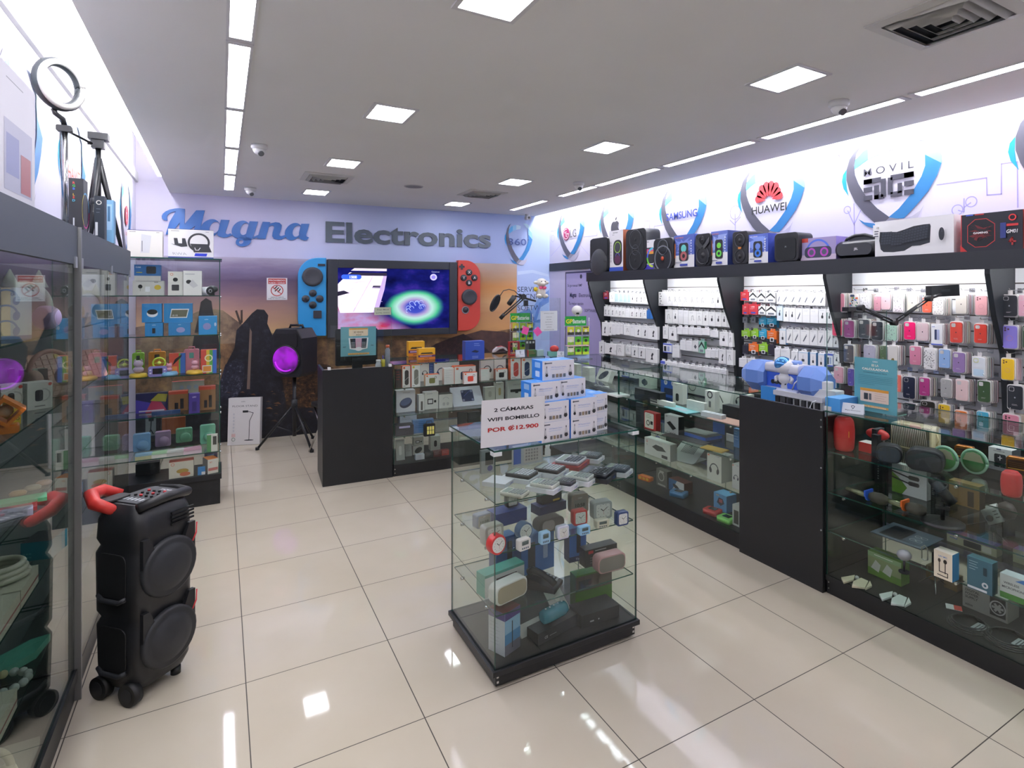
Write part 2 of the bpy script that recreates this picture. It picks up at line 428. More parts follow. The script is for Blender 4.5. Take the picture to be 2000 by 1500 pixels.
# ---------------------------------------------------------------- air vents, cameras, ceiling speaker
VW = C('cfcfc8', .55)
def vent(x, y, label):
    t = thing('air_vent', label, 'air vent', (x, y, H), 0, 'ceiling air vents')
    mb = MB()
    for s0, s1 in ((.215, .17),):
        for q in range(4):
            mb.push(Matrix.Rotation(PI / 2 * q, 4, 'Z'))
            mb.add([(-s0, -s0, -.006), (s0, -s0, -.006), (s1, -s1, -.012), (-s1, -s1, -.012)], [(0, 3, 2, 1)], VW)
            mb.add([(-s0, -s0, -.0005), (s0, -s0, -.0005), (s0, -s0, -.006), (-s0, -s0, -.006)], [(0, 3, 2, 1)], VW); mb.pop()
    mb.build('frame', t)
    mb = MB(); mb.box((-.17, -.17, -.004), (.17, .17, -.0008), C('20262b', .8)); mb.build('duct_opening', t)
    for s0 in (.165, .125, .088, .052):
        mb = MB()
        for q in range(4):
            mb.push(Matrix.Rotation(PI / 2 * q, 4, 'Z'))
            a, b = s0, s0 - .022
            mb.add([(-a, -a, -.006), (a, -a, -.006), (b, -b, -.028), (-b, -b, -.028)], [(0, 3, 2, 1), (0, 1, 2, 3)], VW); mb.pop()
        mb.build('louvre', t)
vent(2.385, -4.06, 'big square louvred air vent over the open counter end')
vent(.77, .64, 'flat square air vent in line with the aisle light panels')
vent(2.37, .7, 'flat square air vent in line with the wall counter light panels')
def dome(x, y, a, label, dark=True):
    t = thing('dome_camera', label, 'security camera', (x, y, H), a, 'dome security cameras')
    mb = MB(); mb.lathe([(.055, 0), (.056, -.022), (.05, -.03), (.046, -.034)][::-1], C('d8d8d8', .4), 24); mb.build('mount', t)
    mb = MB(); mb.ell((0, 0, -.034), (.044, .044, .042), C('e2e2e2', .35), 20, 8, -1, 0); mb.build('housing', t)
    mb = MB(); mb.cyl((0, -.012, -.055), (0, -.034, -.073), .02, C('55595e', .15), n=16); mb.build('lens', t)
dome(.15, -.42, R(20), 'white dome camera beside the recessed strip, nearer the shop front')
dome(.17, 1.61, R(20), 'white dome camera by the recessed strip near the big script sign')
dome(2.93, -3.22, R(-10), 'white dome camera close to the biggest ceiling panel, lens facing the shop')
dome(2.94, -.4, R(-10), 'white dome camera beside the counter light strip, farther down')
t = thing('corner_camera', 'small white camera hanging over the round shield emblem in the corner', 'security camera', (3.56, 1.95, H))
mb = MB(); mb.cyl((0, 0, 0), (0, 0, -.025), .03, 'dedede'); mb.build('mount', t)
mb = MB(); mb.rbox((-.03, -.05, -.075), (.03, .03, -.025), .012, C('dcdcdc', .4)); mb.build('housing', t)
mb = MB(); mb.cyl((0, -.05, -.052), (0, -.056, -.052), .016, INK); mb.build('lens', t)
t = thing('ceiling_speaker', 'round grey flush grille in the ceiling near the mural wall', 'ceiling speaker', (1.6, .65, H))
mb = MB(); mb.lathe([(.0, -.006), (.075, -.006), (.085, -.0005)], C('8e8e90', .8), 26); mb.build('grille', t)
mb = MB(); mb.lathe([(.085, -.001), (.086, -.008), (.094, -.006), (.096, -.0005)], C('b9b9b9', .6), 26, caps=False); mb.build('rim', t)

# ---------------------------------------------------------------- printed emblems
def ctrace(pts, x0, x1, y0, y1, sh=.18):
    o = []
    for x, y in pts:
        yy = y + sh * (x - (x0 + x1) / 2); o.append(((x - x0) / (x1 - x0), (y1 - yy) / (y1 - y0)))
    return o
EM = [('1f9be0', [(612, 600), (580, 640), (570, 690), (585, 740), (632, 792), (616, 740), (608, 680)]),
      ('5fb2ea', [(680, 600), (690, 530), (760, 470), (800, 450), (800, 527), (760, 550)]),
      ('9fd2f4', [(800, 450), (860, 425), (900, 415), (900, 490), (850, 505), (800, 527)]),
      ('d5eafa', [(900, 415), (960, 405), (1030, 407), (1020, 450), (940, 475), (900, 490)]),
      ('2f79b5', [(722, 948), (770, 965), (850, 965), (920, 992), (870, 1002), (800, 992), (755, 975)]),
      ('b9b7cb', [(860, 960), (940, 990), (1030, 995), (1110, 975), (1180, 920), (1240, 810), (1210, 850), (1150, 890), (1080, 912), (980, 912)]),
      ('50505e', [(760, 420), (700, 455), (640, 530), (615, 600), (615, 680), (640, 750), (690, 830), (770, 905), (850, 955), (905, 978), (1010, 915), (975, 910), (880, 860), (790, 790), (720, 700), (690, 640), (680, 570), (700, 490), (730, 445)]),
      ('8a8898', [(905, 978), (960, 985), (1060, 915), (985, 908)]),
      ('2b78b4', [(1245, 490), (1362, 542), (1330, 620), (1270, 720), (1180, 820), (1090, 910), (1030, 916), (972, 912), (1050, 850), (1150, 740), (1220, 630), (1247, 560)]),
      ('8fc3dc', [(1245, 490), (1232, 440), (1240, 400), (1345, 440), (1362, 500), (1362, 542)]),
      ('c3dfec', [(1240, 400), (1190, 395), (1130, 368), (1090, 355), (1180, 335), (1260, 345), (1320, 390), (1345, 440)])]
def emblem(mb, w, h):
    """Ribbon shield, centred, facing local -y, printed on a clear patch of the wall."""
    for i, (c, P) in enumerate(EM):
        P = ctrace(P, 570, 1365, 400, 935); y = -.0006 * (i + 1)
        mb.add([((p - .5) * w, y, (q - .5) * h) for p, q in P], [tuple(range(len(P)))], C(c, .5))
APPLE = [(.5, .74), (.56, .77), (.66, .78), (.77, .73), (.84, .65), (.77, .58), (.74, .48), (.78, .38), (.87, .31), (.82, .18), (.74, .06), (.66, .0), (.57, .02), (.5, .05), (.42, .02), (.33, .0), (.25, .05), (.15, .2), (.1, .38), (.11, .55), (.18, .69), (.28, .76), (.4, .77)]
LEAFA = [(.5, .8), (.5, .88), (.55, .96), (.66, 1.0), (.66, .92), (.6, .84)]
def emb_logo(mb, kind, w):
    y = -.009
    if kind == 'fruit':
        s = .22
        for P in (APPLE, LEAFA): mb.add([((p - .5) * s, y, (q - .5) * s * 1.05) for p, q in P], [tuple(range(len(P)))], C('3c3c46', .5))
    elif kind == 'lg':
        mb.push(Matrix.Translation((-.1, y, .01))); mb.prism([(.085 * math.cos(2 * PI * i / 26), .085 * math.sin(2 * PI * i / 26)) for i in range(26)], 0, .003, C('a5245c', .5)); mb.pop()
        Fc = Face(mb, Matrix.Translation((-.185, y, -.075)), .17, .17)
        Fc.ring(.5, .5, .072, .009, WHITE, 70, 360); Fc.line([(.5, .72), (.5, .32), (.62, .32)], .012, WHITE); Fc.oval(.33, .62, .01, .01, WHITE); Fc.line([(.62, .5), (.9, .5)], .01, WHITE)
        mb.text('LG', .0, -.045, .15, C('6a6a74', .5), y, .012)
    elif kind == 'samsung': mb.text('SAMSUNG', 0, -.03, .105, C('3445a0', .5), y, .02, align='c', w=.47)
    elif kind == 'huawei':
        for i in range(8):
            a = R(14 + i * 21.7); mb.push(Matrix.Translation((0, y, .0)) @ Matrix.Rotation(PI / 2 - a, 4, 'Y'))
            L_ = .17 if 1 < i < 6 else .15
            mb.add([(0, 0, .035), (.028, 0, .1), (.034, 0, L_ - .02), (.012, 0, L_), (-.012, 0, L_), (-.034, 0, L_ - .02), (-.028, 0, .1)], [tuple(range(7))], C('d0383f', .5)); mb.pop()
        mb.text('HUAWEI', 0, -.1, .095, INK, y, .008, align='c', w=.37)
    elif kind == 'edge':
        mb.text('M O V I L', 0, .06, .075, C('3f3f4c', .5), y, .008, align='c', w=.36)
        D = C('3f3f4c', .5)
        def bx(x0, z0, x1, z1): mb.box((x0, y - .001, z0), (x1, y + .002, z1), D)
        for z in (-.12, -.06, .0): bx(-.18, z, -.115, z + .035); bx(.115, z, .18, z + .035)
        bx(-.18, 0, -.05, .035); bx(-.1, -.12, -.065, -.02); bx(-.1, -.12, -.03, -.09); bx(-.05, -.11, -.015, .02)
        bx(.0, -.1, .035, .02); bx(.02, 0, .18, .035); bx(.02, -.12, .1, -.085); bx(.07, -.1, .1, -.03)
    elif kind == '360':
        mb.text('360', -.02, -.035, .13, C('3d5290', .5), y, .006, align='c', w=.27); mb.text('o', .135, .03, .06, C('3d5290', .5), y)
    elif kind == 'm_red':
        Fc = Face(mb, Matrix.Translation((-.12, y, -.03)), .24, .24); Fc.ring(.5, .5, .1, .016, 'd05048'); Fc.line([(.35, .4), (.42, .62), (.5, .45), (.6, .62), (.68, .35)], .02, 'd05048')
        mb.text('MARVO', 0, -.14, .1, C('5a5a60', .5), y, .004, align='c')
    elif kind == 'havit': mb.text('HAVIT', 0, -.04, .12, C('c8745c', .5), y, .006, align='c')
    elif kind == 'b_red':
        Fc = Face(mb, Matrix.Translation((-.11, y, -.09)), .22, .22); Fc.oval(.5, .5, .095, .095, 'd23b4a'); Fc.ring(.5, .44, .048, .014, WHITE); Fc.line([(.3, .44), (.3, .8)], .014, WHITE)
        mb.text('beats', 0, -.17, .07, C('d07078', .5), y, 0, align='c')
def wall_emblem(kind, y, z, label, side, w=.72, h=.565):
    mb = MB(); emblem(mb, w, h); emb_logo(mb, kind, w)
    x, rz = (XR - .001, R(-90)) if side == 'r' else (XL + .001, R(90))
    tag(mb.build('wall_emblem', None, (x, y, z), rz), label, 'wall emblem', 'ribbon shield emblems')
for k, y, l in (('lg', 1.475, 'ribbon shield emblem holding a crimson round face logo and two grey letters'), ('fruit', .42, 'ribbon shield emblem holding a dark bitten fruit logo'),
                ('samsung', -.745, 'ribbon shield emblem holding bold blue capital lettering'), ('huawei', -1.855, 'ribbon shield emblem holding a red fan of petals over black lettering'),
                ('edge', -2.9, 'ribbon shield emblem holding dark striped block lettering'), ('none', -3.99, 'ribbon shield emblem cut off at the photo edge beside the striped letter one')):
    wall_emblem(k, y, 2.48, l, 'r')
for k, u, l in (('b_red', 245, 'faint ribbon shield emblem with a red round letter logo near the corner'), ('havit', 141, 'faint ribbon shield emblem with orange lettering behind the camera tripod'), ('m_red', 38, 'washed-out ribbon shield emblem with a red ring logo above the big console carton')):
    wall_emblem(k, onx(u, 400, XL).y, 2.4, l, 'l', .74, .62)
# thin circuit lines printed on the lilac wall
mb = MB(); LN = C('a9a5de', .5); LN2 = C('c6c3ea', .5)
def wl(pts, t=.007, c=None):
    Fc = Face(mb, Matrix.Translation((XR - .0007, 0, 0)) @ Matrix.Rotation(R(-90), 4, 'Z'), 1, 1)
    Fc.line([(-onx(u, v, XR).y, onx(u, v, XR).z) for u, v in pts], t, c or LN)
def wc(u, v, r, c=None):
    p = onx(u, v, XR); Face(mb, Matrix.Translation((XR - .0007, p.y, p.z)) @ Matrix.Rotation(R(-90), 4, 'Z'), 1, 1).ring(0, 0, r, .006, c or LN)
wl([(1830, 361), (1927, 347), (1928, 381), (1956, 379), (1956, 320), (1987, 316), (1988, 405)]); wl([(1668, 398), (1669, 462)]); wl([(1669, 440), (1656, 412)]); wl([(1669, 437), (1681, 411)]); wc(1655, 410, .03)
wl([(1883, 388), (1883, 414)]); wl([(1883, 405), (1896, 396)]); wl([(1883, 414), (1872, 411)]); wc(1897, 394, .035); wc(1870, 410, .035)
wl([(1621, 290), (1621, 356)], c=LN2); wl([(1621, 332), (1606, 342)], c=LN2); wl([(1621, 330), (1635, 340)], c=LN2); wc(1621, 356, .07, LN2); wl([(1639, 288), (1639, 312)], c=LN2); wc(1650, 302, .05, LN2)
wl([(1922, 215), (1922, 268)], c=LN2); wl([(1921, 230), (1897, 257)], c=LN2); wl([(1922, 240), (1945, 251)], c=LN2); wc(1898, 259, .075, LN2)
wl([(1436, 418), (1436, 455)]); wl([(1436, 440), (1426, 430)]); wl([(1436, 436), (1446, 424)]); wc(1436, 415, .065)
wl([(1259, 465), (1259, 432), (1269, 431), (1269, 463)]); wl([(1278, 455), (1278, 442), (1298, 439)]); wl([(1240, 380), (1240, 450)], c=LN2); wl([(1248, 380), (1248, 450)], c=LN2)
wl([(1076, 452), (1088, 450)]); wl([(1140, 463), (1166, 460), (1166, 450)]); wl([(1076, 500), (1096, 478)], c=LN2); wl([(1133, 478), (1152, 500)], c=LN2); wc(1276, 392, .05, LN2); wc(1080, 466, .05, LN2)
tag(mb.build('circuit_line_print'), 'thin violet circuit lines and rings printed across the emblem wall', 'wall print')
# ================================================================ FURNITURE
def pane(mb, a, b, g=None, e=None, thin=None):
    """A sheet of glass with darker polished edges."""
    d = [b[i] - a[i] for i in range(3)]; t = thin if thin is not None else d.index(min(d)); e = e or GEDGE
    big = {0: ('-x', '+x'), 1: ('-y', '+y'), 2: ('-z', '+z')}[t]
    mb.box(a, b, e, {k: (g or GLASS) for k in big})
def many(name, par, fn, locs):
    """The same small part again and again, each a part of its own."""
    o = None
    for p in locs:
        if o is None: mb = MB(); fn(mb); o = q = mb.build(name, par)
        else: q = o.copy(); COL.objects.link(q); q.parent = par
        q.location = p
def one_pane(name, par, a, b, g=None, e=None):
    mb = MB(); pane(mb, a, b, g, e); return mb.build(name, par)
def counter(label, loc, rz, W, D, shelves, hb=.105, ht=1.023, joints=(), group='glass display counters'):
    """Glass sales counter; local x along the front, the customers at -y."""
    t = thing('display_counter', label, 'display counter', loc, rz, group)
    mb = MB(); mb.box((0, .012, .0), (W, D - .01, hb - .012), BLACK); mb.box((0, 0, hb - .03), (W, D, hb), BLACK); mb.build('base', t)
    one_pane('front_pane', t, (.004, .004, hb), (W - .004, .010, ht - .006)); one_pane('top_pane', t, (-.002, -.004, ht - .006), (W + .002, D + .004, ht))
    for x in (0.0, W - .006): one_pane('side_pane', t, (x, .011, hb), (x + .006, D - .004, ht - .006))
    for i in (0, 1): one_pane('sliding_door', t, (W * i / 2 + .008, D - .012 - .01 * i, hb), (W * (i + 1) / 2 - .008, D - .007 - .01 * i, ht - .02))
    for z in shelves:
        one_pane('glass_shelf', t, (.008, .012, z - .006), (W - .008, D - .03, z))
    many('shelf_peg', t, lambda m: m.cyl((0, 0, 0), (0, .019, 0), .007, CHROME, n=10), [(.1 + k * (W - .2) / 3, .011, z - .014) for z in shelves for k in range(4)])
    many('screw', t, lambda m: m.cyl((0, 0, 0), (0, -.003, 0), .005, CHROME, n=8), [(x, .0122, z) for x in (.012, W - .012) for z in (.03, .065)])
    return t
# run of counters along the emblem wall (fronts face the left wall, so local x runs towards the shop front)
XCF = 2.815
counter('glass display counter under the blue speaker, its unit beside the corner', (XCF, -.03, 0), R(-90), 1.2, .585, (.8, .57, .36))
counter('glass display counter holding headphone cartons, beside the tall black cash cabinet', (XCF, -1.236, 0), R(-90), 1.36, .585, (.8, .583, .365))
counter('near glass display counter with red portable speakers and microphones inside', (XCF, -3.215, 0), R(-90), 1.9, .585, (.797, .568, .35))
t = thing('cash_cabinet', 'solid black cabinet front between two glass counters on the emblem wall side', 'cabinet', (2.798, -2.6, 0), R(-90))
mb = MB(); mb.box((0, 0, 0), (.61, .02, 1.02), BLACK); mb.build('front_panel', t, bevel=.0015)
for x in (0.0, .59):
    mb = MB(); mb.box((x, .0205, 0), (x + .02, .58, .985), BLACK); mb.build('side_panel', t)
mb = MB(); mb.box((.0205, .0205, .93), (.5895, .58, .95), C('2a2c30', .5)); mb.build('worktop', t)
many('screw', t, lambda m: m.cyl((0, 0, 0), (0, -.002, 0), .005, GREY, n=8), [(.6, 0, z) for z in (.97, .93, .7, .35)])
# counter and black cash desk in front of the mural
a = math.atan(-.0575)
counter('glass display counter full of boxed speakers and headphones before the game console wall', (1.262, .104, 0), a, 1.53, .585, (.805, .553, .36), ht=1.027)
t = thing('cash_desk', 'plain black cash desk with a monitor on it before the mural', 'cash desk', (.662, .140, 0), a)
mb = MB(); mb.box((0, 0, 0), (.592, .02, 1.012), BLACK); mb.build('front_panel', t, bevel=.0015)
for x in (0.0, .572):
    mb = MB(); mb.box((x, .0205, 0), (x + .02, .54, 1.005), BLACK); mb.build('side_panel', t)
mb = MB(); mb.box((.0205, .0205, .93), (.5715, .54, .955), C('8a7358', .4)); mb.build('worktop', t)
# glass guards standing on the counters
def guard(label, loc, rz, W, Hh):
    t = thing('glass_guard', label, 'glass guard', loc, rz, 'glass guards on the counters')
    one_pane('pane', t, (0, -.003, 0), (W, .003, Hh), None, C('6f8f86', .2))
    many('clip', t, lambda m: m.box((-.012, -.02, .0), (.012, .02, .022), C('e6e8e8', .3)), [(.015, 0, 0), (W - .015, 0, 0)])
guard('upright glass guard at the end of the near counter by the phone cases', (2.822, -3.22, 1.0235), 0, .58, .55)
guard('upright glass guard on the black cash desk with a paper label', (.70, .142, 1.0125), a, .545, .54)
guard('low upright glass guard at the corner, with a notice and pink slips taped on', (2.50, .10, 1.0285), a, .5, .6)

# ---------------------------------------------------------------- central case
t = thing('glass_case', 'free-standing square glass case on a black base in the middle of the floor', 'display case', (.9, -3.0, 0))
W, D = .752, .54
mb = MB(); mb.box((.006, .006, .012), (W - .006, D - .006, .07), BLACK); mb.box((-.012, -.012, .062), (W + .012, D + .012, .085), BLACK)
for x in (.06, W - .06):
    for y in (.06, D - .06): mb.cyl((x, y, 0), (x, y, .014), .02, DKPL)
mb.build('base', t, bevel=.002)
many('screw', t, lambda m: m.box((-.005, -.0012, -.005), (.005, .0, .005), CHROME), [(x, .0058, z) for x in (.016, W - .016) for z in (.028, .05)])
ZC = .085
one_pane('front_pane', t, (0, 0, ZC), (W, .006, 1.008)); one_pane('rear_pane', t, (0, D - .006, ZC), (W, D, 1.008))
one_pane('side_pane', t, (0, .0065, ZC), (.006, D - .0065, 1.008)); one_pane('side_pane', t, (W - .006, .0065, ZC), (W, D - .0065, 1.008))
one_pane('top_pane', t, (-.006, -.006, 1.009), (W + .006, D + .006, 1.017))
CASE_SH = (.785, .572, .309)
for z in CASE_SH: one_pane('glass_shelf', t, (.012, .012, z - .006), (W - .012, D - .012, z))
many('shelf_peg', t, lambda m: m.cyl((0, 0, 0), (.018, 0, 0), .007, CHROME, n=10), [(x, y, z - .014) for z in CASE_SH for y in (.12, D - .12) for x in (.006, W - .024)])
many('corner_clip', t, lambda m: m.box((0, 0, 0), (.038, .038, .0165), C('e8ecec', .35)), [(x, y, .992) for x in (-.008, W - .03) for y in (-.008, D - .03)])

# ---------------------------------------------------------------- tall cabinets along the left wall
FASC = C('454c55', .5)
CABZ = (1.532, 1.257, .98, .70, .42)
def cabinet(label, y0, y1, shelves, edge):
    """Front at x=-.6 facing the emblem wall."""
    t = thing('glass_cabinet', label, 'display cabinet', (-.6, y0, 0), R(90), 'tall glass wall cabinets')
    W, D = y1 - y0, .268                                   # local x runs to the mural, -y is the front
    mb = MB(); mb.box((0, .01, 0), (W, D, .11), BLACK); mb.box((0, 0, .09), (W, D, .13), BLACK); mb.build('plinth', t)
    mb = MB(); mb.box((0, 0, 1.80), (W, .02, 1.955), FASC); mb.box((0, .02, 1.93), (W, D, 1.955), FASC); mb.box((0, .02, 1.80), (.02, D, 1.93), FASC); mb.box((W - .02, .02, 1.80), (W, D, 1.93), FASC); mb.build('fascia', t)
    mb = MB(); mb.box((.0, D - .012, .13), (W, D, 1.8), C('6d6f76', .6)); mb.build('back_panel', t)
    for x in (0.0, W - .006): one_pane('side_pane', t, (x, .012, .13), (x + .006, D - .013, 1.8), GLASS_L, C('8f948f', .3))
    e = edge - y0
    for i, (p, q) in enumerate(((.008, e), (e - .02, W - .008))):
        one_pane('sliding_door', t, (p, .001 + .008 * i, .132), (q, .006 + .008 * i, 1.80), GLASS_L, C('22302c', .2))
    for z in shelves: one_pane('glass_shelf', t, (.008, .024, z - .006), (W - .008, D - .014, z), GLASS)
    many('door_clamp', t, lambda m: m.box((0, -.006, 0), (.04, .0005, .045), C('8b9096', .35)), [(x, 0, 1.785) for x in (.03, W / 2, W - .07)])
    mb = MB(); mb.box((.06, .06, 1.915), (W - .06, .085, 1.928), C('fff2dc', emit=5.0)); mb.build('light_tube', t)
    return t
cabinet('tall glass cabinet with cat-ear headphones inside, ahead of the party speaker', -4.3, -2.165, CABZ, -3.15)
cabinet('tall glass cabinet with pink keyboards inside, behind the party speaker', -2.15, -.53, CABZ, -1.4)
mb = MB(); mb.box((-.616, -2.164, 0), (-.588, -2.151, 1.955), C('8d8f90', .35, .6)); tag(mb.build('cabinet_post'), 'grey upright metal post between the two tall wall cabinets', 'post')
# glass tower that faces the shop front
t = thing('glass_tower', 'glass shelf tower full of camera boxes and toys, facing the shop front', 'display cabinet', (-.80, .14, 0))
W, D = .702, .36
TOWZ = (1.663, 1.352, 1.042, .735, .419)
mb = MB(); mb.box((.0, .01, 0), (W, D, .2), BLACK); mb.box((-.006, -.004, .2), (W + .01, D, .245), BLACK); mb.build('base', t, bevel=.002)
for x in (0.0, W - .006): one_pane('side_pane', t, (x, .003, .245), (x + .006, D - .004, 1.945))
one_pane('rear_pane', t, (.007, D - .01, .245), (W - .007, D - .004, 1.945)); one_pane('top_pane', t, (-.004, -.004, 1.9455), (W + .012, D, 1.955))
one_pane('front_pane', t, (.007, .003, .246), (W - .007, .008, 1.945), glass('front_glass', (.97, .985, .975)))
for z in TOWZ: one_pane('glass_shelf', t, (.008, .012, z - .007), (W - .008, D - .012, z))
many('shelf_peg', t, lambda m: m.cyl((-.006, 0, 0), (.008, 0, 0), .008, CHROME, n=10), [(W, y, z - .014) for z in TOWZ for y in (.05, D - .06)])

# ---------------------------------------------------------------- lit display bays on the emblem wall
SLAT = C('dedfe2', .45); GROOVE = C('55524e', .7); BAYM = C('22262c', .45)
BAY_L = C('fbfbff', emit=BAY_W, name='bay_led')
_panel = None
PROF = [(3.605, 1.922), (3.605, 1.81), (3.681, 1.556), (3.785, 1.331), (3.816, 1.03), (3.826, .6), (3.83, .1), (3.954, .1), (3.954, 1.922)]
def bay(y0, y1, label):
    """Local x = -world y (towards the shop front); local y = depth into the wall from x=3.605."""
    t = thing('wall_display_bay', label, 'display bay', (3.605, y0, 0), R(-90), 'lit wall display bays')
    W = y0 - y1
    mb = MB(); mb.box((0, 0, 1.817), (W, .018, 1.922), BAYM); mb.box((0, .018, 1.904), (W, .349, 1.922), BAYM); mb.build('ledge', t)
    mb = MB(); mb.push(Matrix.Rotation(R(90), 4, 'Z'))      # profile in (local depth, z), pushed along the bay
    mb.prism([(x - 3.605 + .0185, z - .019) if z > 1.8 else (x - 3.605 + .0185, z) for x, z in PROF], -.03, -.002, BAYM); mb.pop()
    mb.build('side_panel', t)
    mb = MB(); mb.box((.031, .325, .1), (W, .349, 1.9), SLAT)
    z = 1.74
    while z > .2: mb.box((.031, .3235, z - .004), (W, .326, z + .004), GROOVE); z -= .0985
    mb.build('slat_panel', t)
    mb = MB(); mb.box((.031, .235, .1), (W, .3235, .80), BLACK); mb.box((.031, .23, .80), (W, .3235, .818), BAYM); mb.build('base_cupboard', t)
    mb = MB(); mb.box((.16, .055, 1.885), (W - .01, .085, 1.903), BAY_L); mb.build('light_strip', t)
    return t
BAYY = (.50, -.543, -1.582, -2.622, -3.653, -4.69)
BAYS = [bay(BAYY[i], BAYY[i + 1], l) for i, l in enumerate((
    'lit black bay of white earphone and mount boxes nearest the mural corner', 'lit black bay packed with white cable boxes, second from the mural corner',
    'lit black bay with red, lime and orange memory card packs', 'lit black bay of coloured phone cases in clear packs', 'lit black bay of phone cases cut off by the photo edge'))]
mb = MB(); mb.box((XR - .02, -4.69, 1.994), (XR, 2.03, 2.102), BAYM); struct(mb.build('trim_4'))
# ================================================================ THE MURAL WALL
def wallobj(mb, name, parent=None):
    o = mb.build(name, parent)
    if parent is None: o.matrix_world = BW
    return o
def wthing(name, label, cat, u, v, off, group=None):
    x, z = onwall(u, v, off); p = BW @ Vector((x, -off, z))
    return thing(name, label, cat, p, BW_A, group), x, z
def mural_mat():
    m, nt, b = nodes_mat('printed_mural'); L = nt.links.new
    tc = N(nt, 'ShaderNodeTexCoord'); sp = N(nt, 'ShaderNodeSeparateXYZ'); L(tc.outputs['Object'], sp.inputs[0])
    mp = N(nt, 'ShaderNodeMapping'); mp.inputs['Scale'].default_value = (.7, 1, 3.2); L(tc.outputs['Object'], mp.inputs[0])
    ns = N(nt, 'ShaderNodeTexNoise', i_Scale=2.0, i_Detail=6.0, i_Roughness=.6); L(mp.outputs[0], ns.inputs['Vector'])
    def z_of(amp):
        a = N(nt, 'ShaderNodeMath', operation='MULTIPLY_ADD'); a.inputs[1].default_value = amp; L(ns.outputs[0], a.inputs[0]); L(sp.outputs[2], a.inputs[2])
        r = N(nt, 'ShaderNodeMapRange'); r.inputs[1].default_value = .7 + amp / 2; r.inputs[2].default_value = 2.1 + amp / 2; L(a.outputs[0], r.inputs[0]); return r
    zz = z_of(.22)
    left = ramp(nt, [(0, '2a2220'), (.2, '57432f'), (.33, 'b09a62'), (.42, 'bd9870'), (.55, 'a98474'), (.68, '80656e'), (.8, '564663'), (.9, '7d7090'), (1, 'b5adc2')])
    right = ramp(nt, [(0, '3a2a26'), (.2, '6b4a35'), (.35, 'c08f5c'), (.5, 'b8895f'), (.62, 'c9a070'), (.75, 'c58a4e'), (.85, 'b6906e'), (1, 'b9a79c')])
    L(zz.outputs[0], left.inputs[0]); L(zz.outputs[0], right.inputs[0])
    mr = N(nt, 'ShaderNodeMapRange'); mr.inputs[1].default_value = .6; mr.inputs[2].default_value = 2.6; L(sp.outputs[0], mr.inputs[0])
    mx = N(nt, 'ShaderNodeMix', data_type='RGBA'); L(mr.outputs[0], mx.inputs[0]); L(left.outputs[0], mx.inputs[6]); L(right.outputs[0], mx.inputs[7])
    L(mx.outputs[2], b.inputs['Base Color']); b.inputs['Roughness'].default_value = .4
    return m
def rough_mat(name, a, c, e, scale):
    m, nt, b = nodes_mat(name); tc = N(nt, 'ShaderNodeTexCoord')
    ns = N(nt, 'ShaderNodeTexNoise', i_Scale=scale, i_Detail=9.0, i_Roughness=.7); nt.links.new(tc.outputs['Object'], ns.inputs['Vector'])
    rp = ramp(nt, [(.38, a), (.55, c), (.7, e)]); nt.links.new(ns.outputs[0], rp.inputs[0]); nt.links.new(rp.outputs[0], b.inputs['Base Color']); b.inputs['Roughness'].default_value = .4
    return m
MO = .012
mb = MB(); mb.box((-.87, -MO, .02), (3.474, -.0005, 2.087), C('4a3f3a', .5), {'-y': mural_mat()})
def mpoly(pts, mat, k=1):
    P = [onwall(u, v, MO) for u, v in pts]; mb.add([(x, -MO - .0004 * k, z) for x, z in P], [tuple(range(len(P)))], mat)
HIL = rough_mat('printed_hills', '5d4c40', '84705a', '94805f', 5); GRD = rough_mat('printed_ground', '17120f', '33251b', '6b4a2c', 9); DRK = rough_mat('printed_dark', '0f0f14', '191a24', '30303c', 14)
FUR = rough_mat('printed_cloak', '14151f', '262837', '6f6f80', 34); RED = rough_mat('printed_grass', '1d1512', '4a3424', '8d6438', 26)
mpoly([(200, 650), (350, 625), (400, 602), (435, 606), (470, 632), (520, 650), (600, 655), (600, 720), (200, 720)][::-1], HIL, 1)
mpoly([(200, 700), (420, 672), (520, 668), (620, 660), (720, 655), (900, 660), (1009, 640), (1009, 760), (200, 800)][::-1], rough_mat('printed_plain', '4c3a2c', '7a5d40', '9a7a4c', 7), 2)
mpoly([(880, 668), (905, 655), (940, 645), (985, 648), (1009, 655), (1009, 780), (860, 780)][::-1], rough_mat('printed_far_hill', '3c2a28', '4b3530', '5d443a', 6), 3)
mpoly([(820, 735), (826, 690), (850, 672), (880, 660), (905, 652), (935, 668), (960, 690), (985, 680), (1009, 668), (1009, 800), (820, 800)][::-1], rough_mat('printed_grove', '201316', '2f1c1e', '452c28', 22), 4)
mpoly([(200, 790), (420, 750), (520, 770), (640, 740), (760, 735), (760, 770), (700, 855), (430, 866), (200, 900)][::-1], GRD, 3)
mpoly([(200, 800), (420, 782), (560, 800), (640, 790), (640, 852), (430, 866), (200, 900)][::-1], DRK, 4)
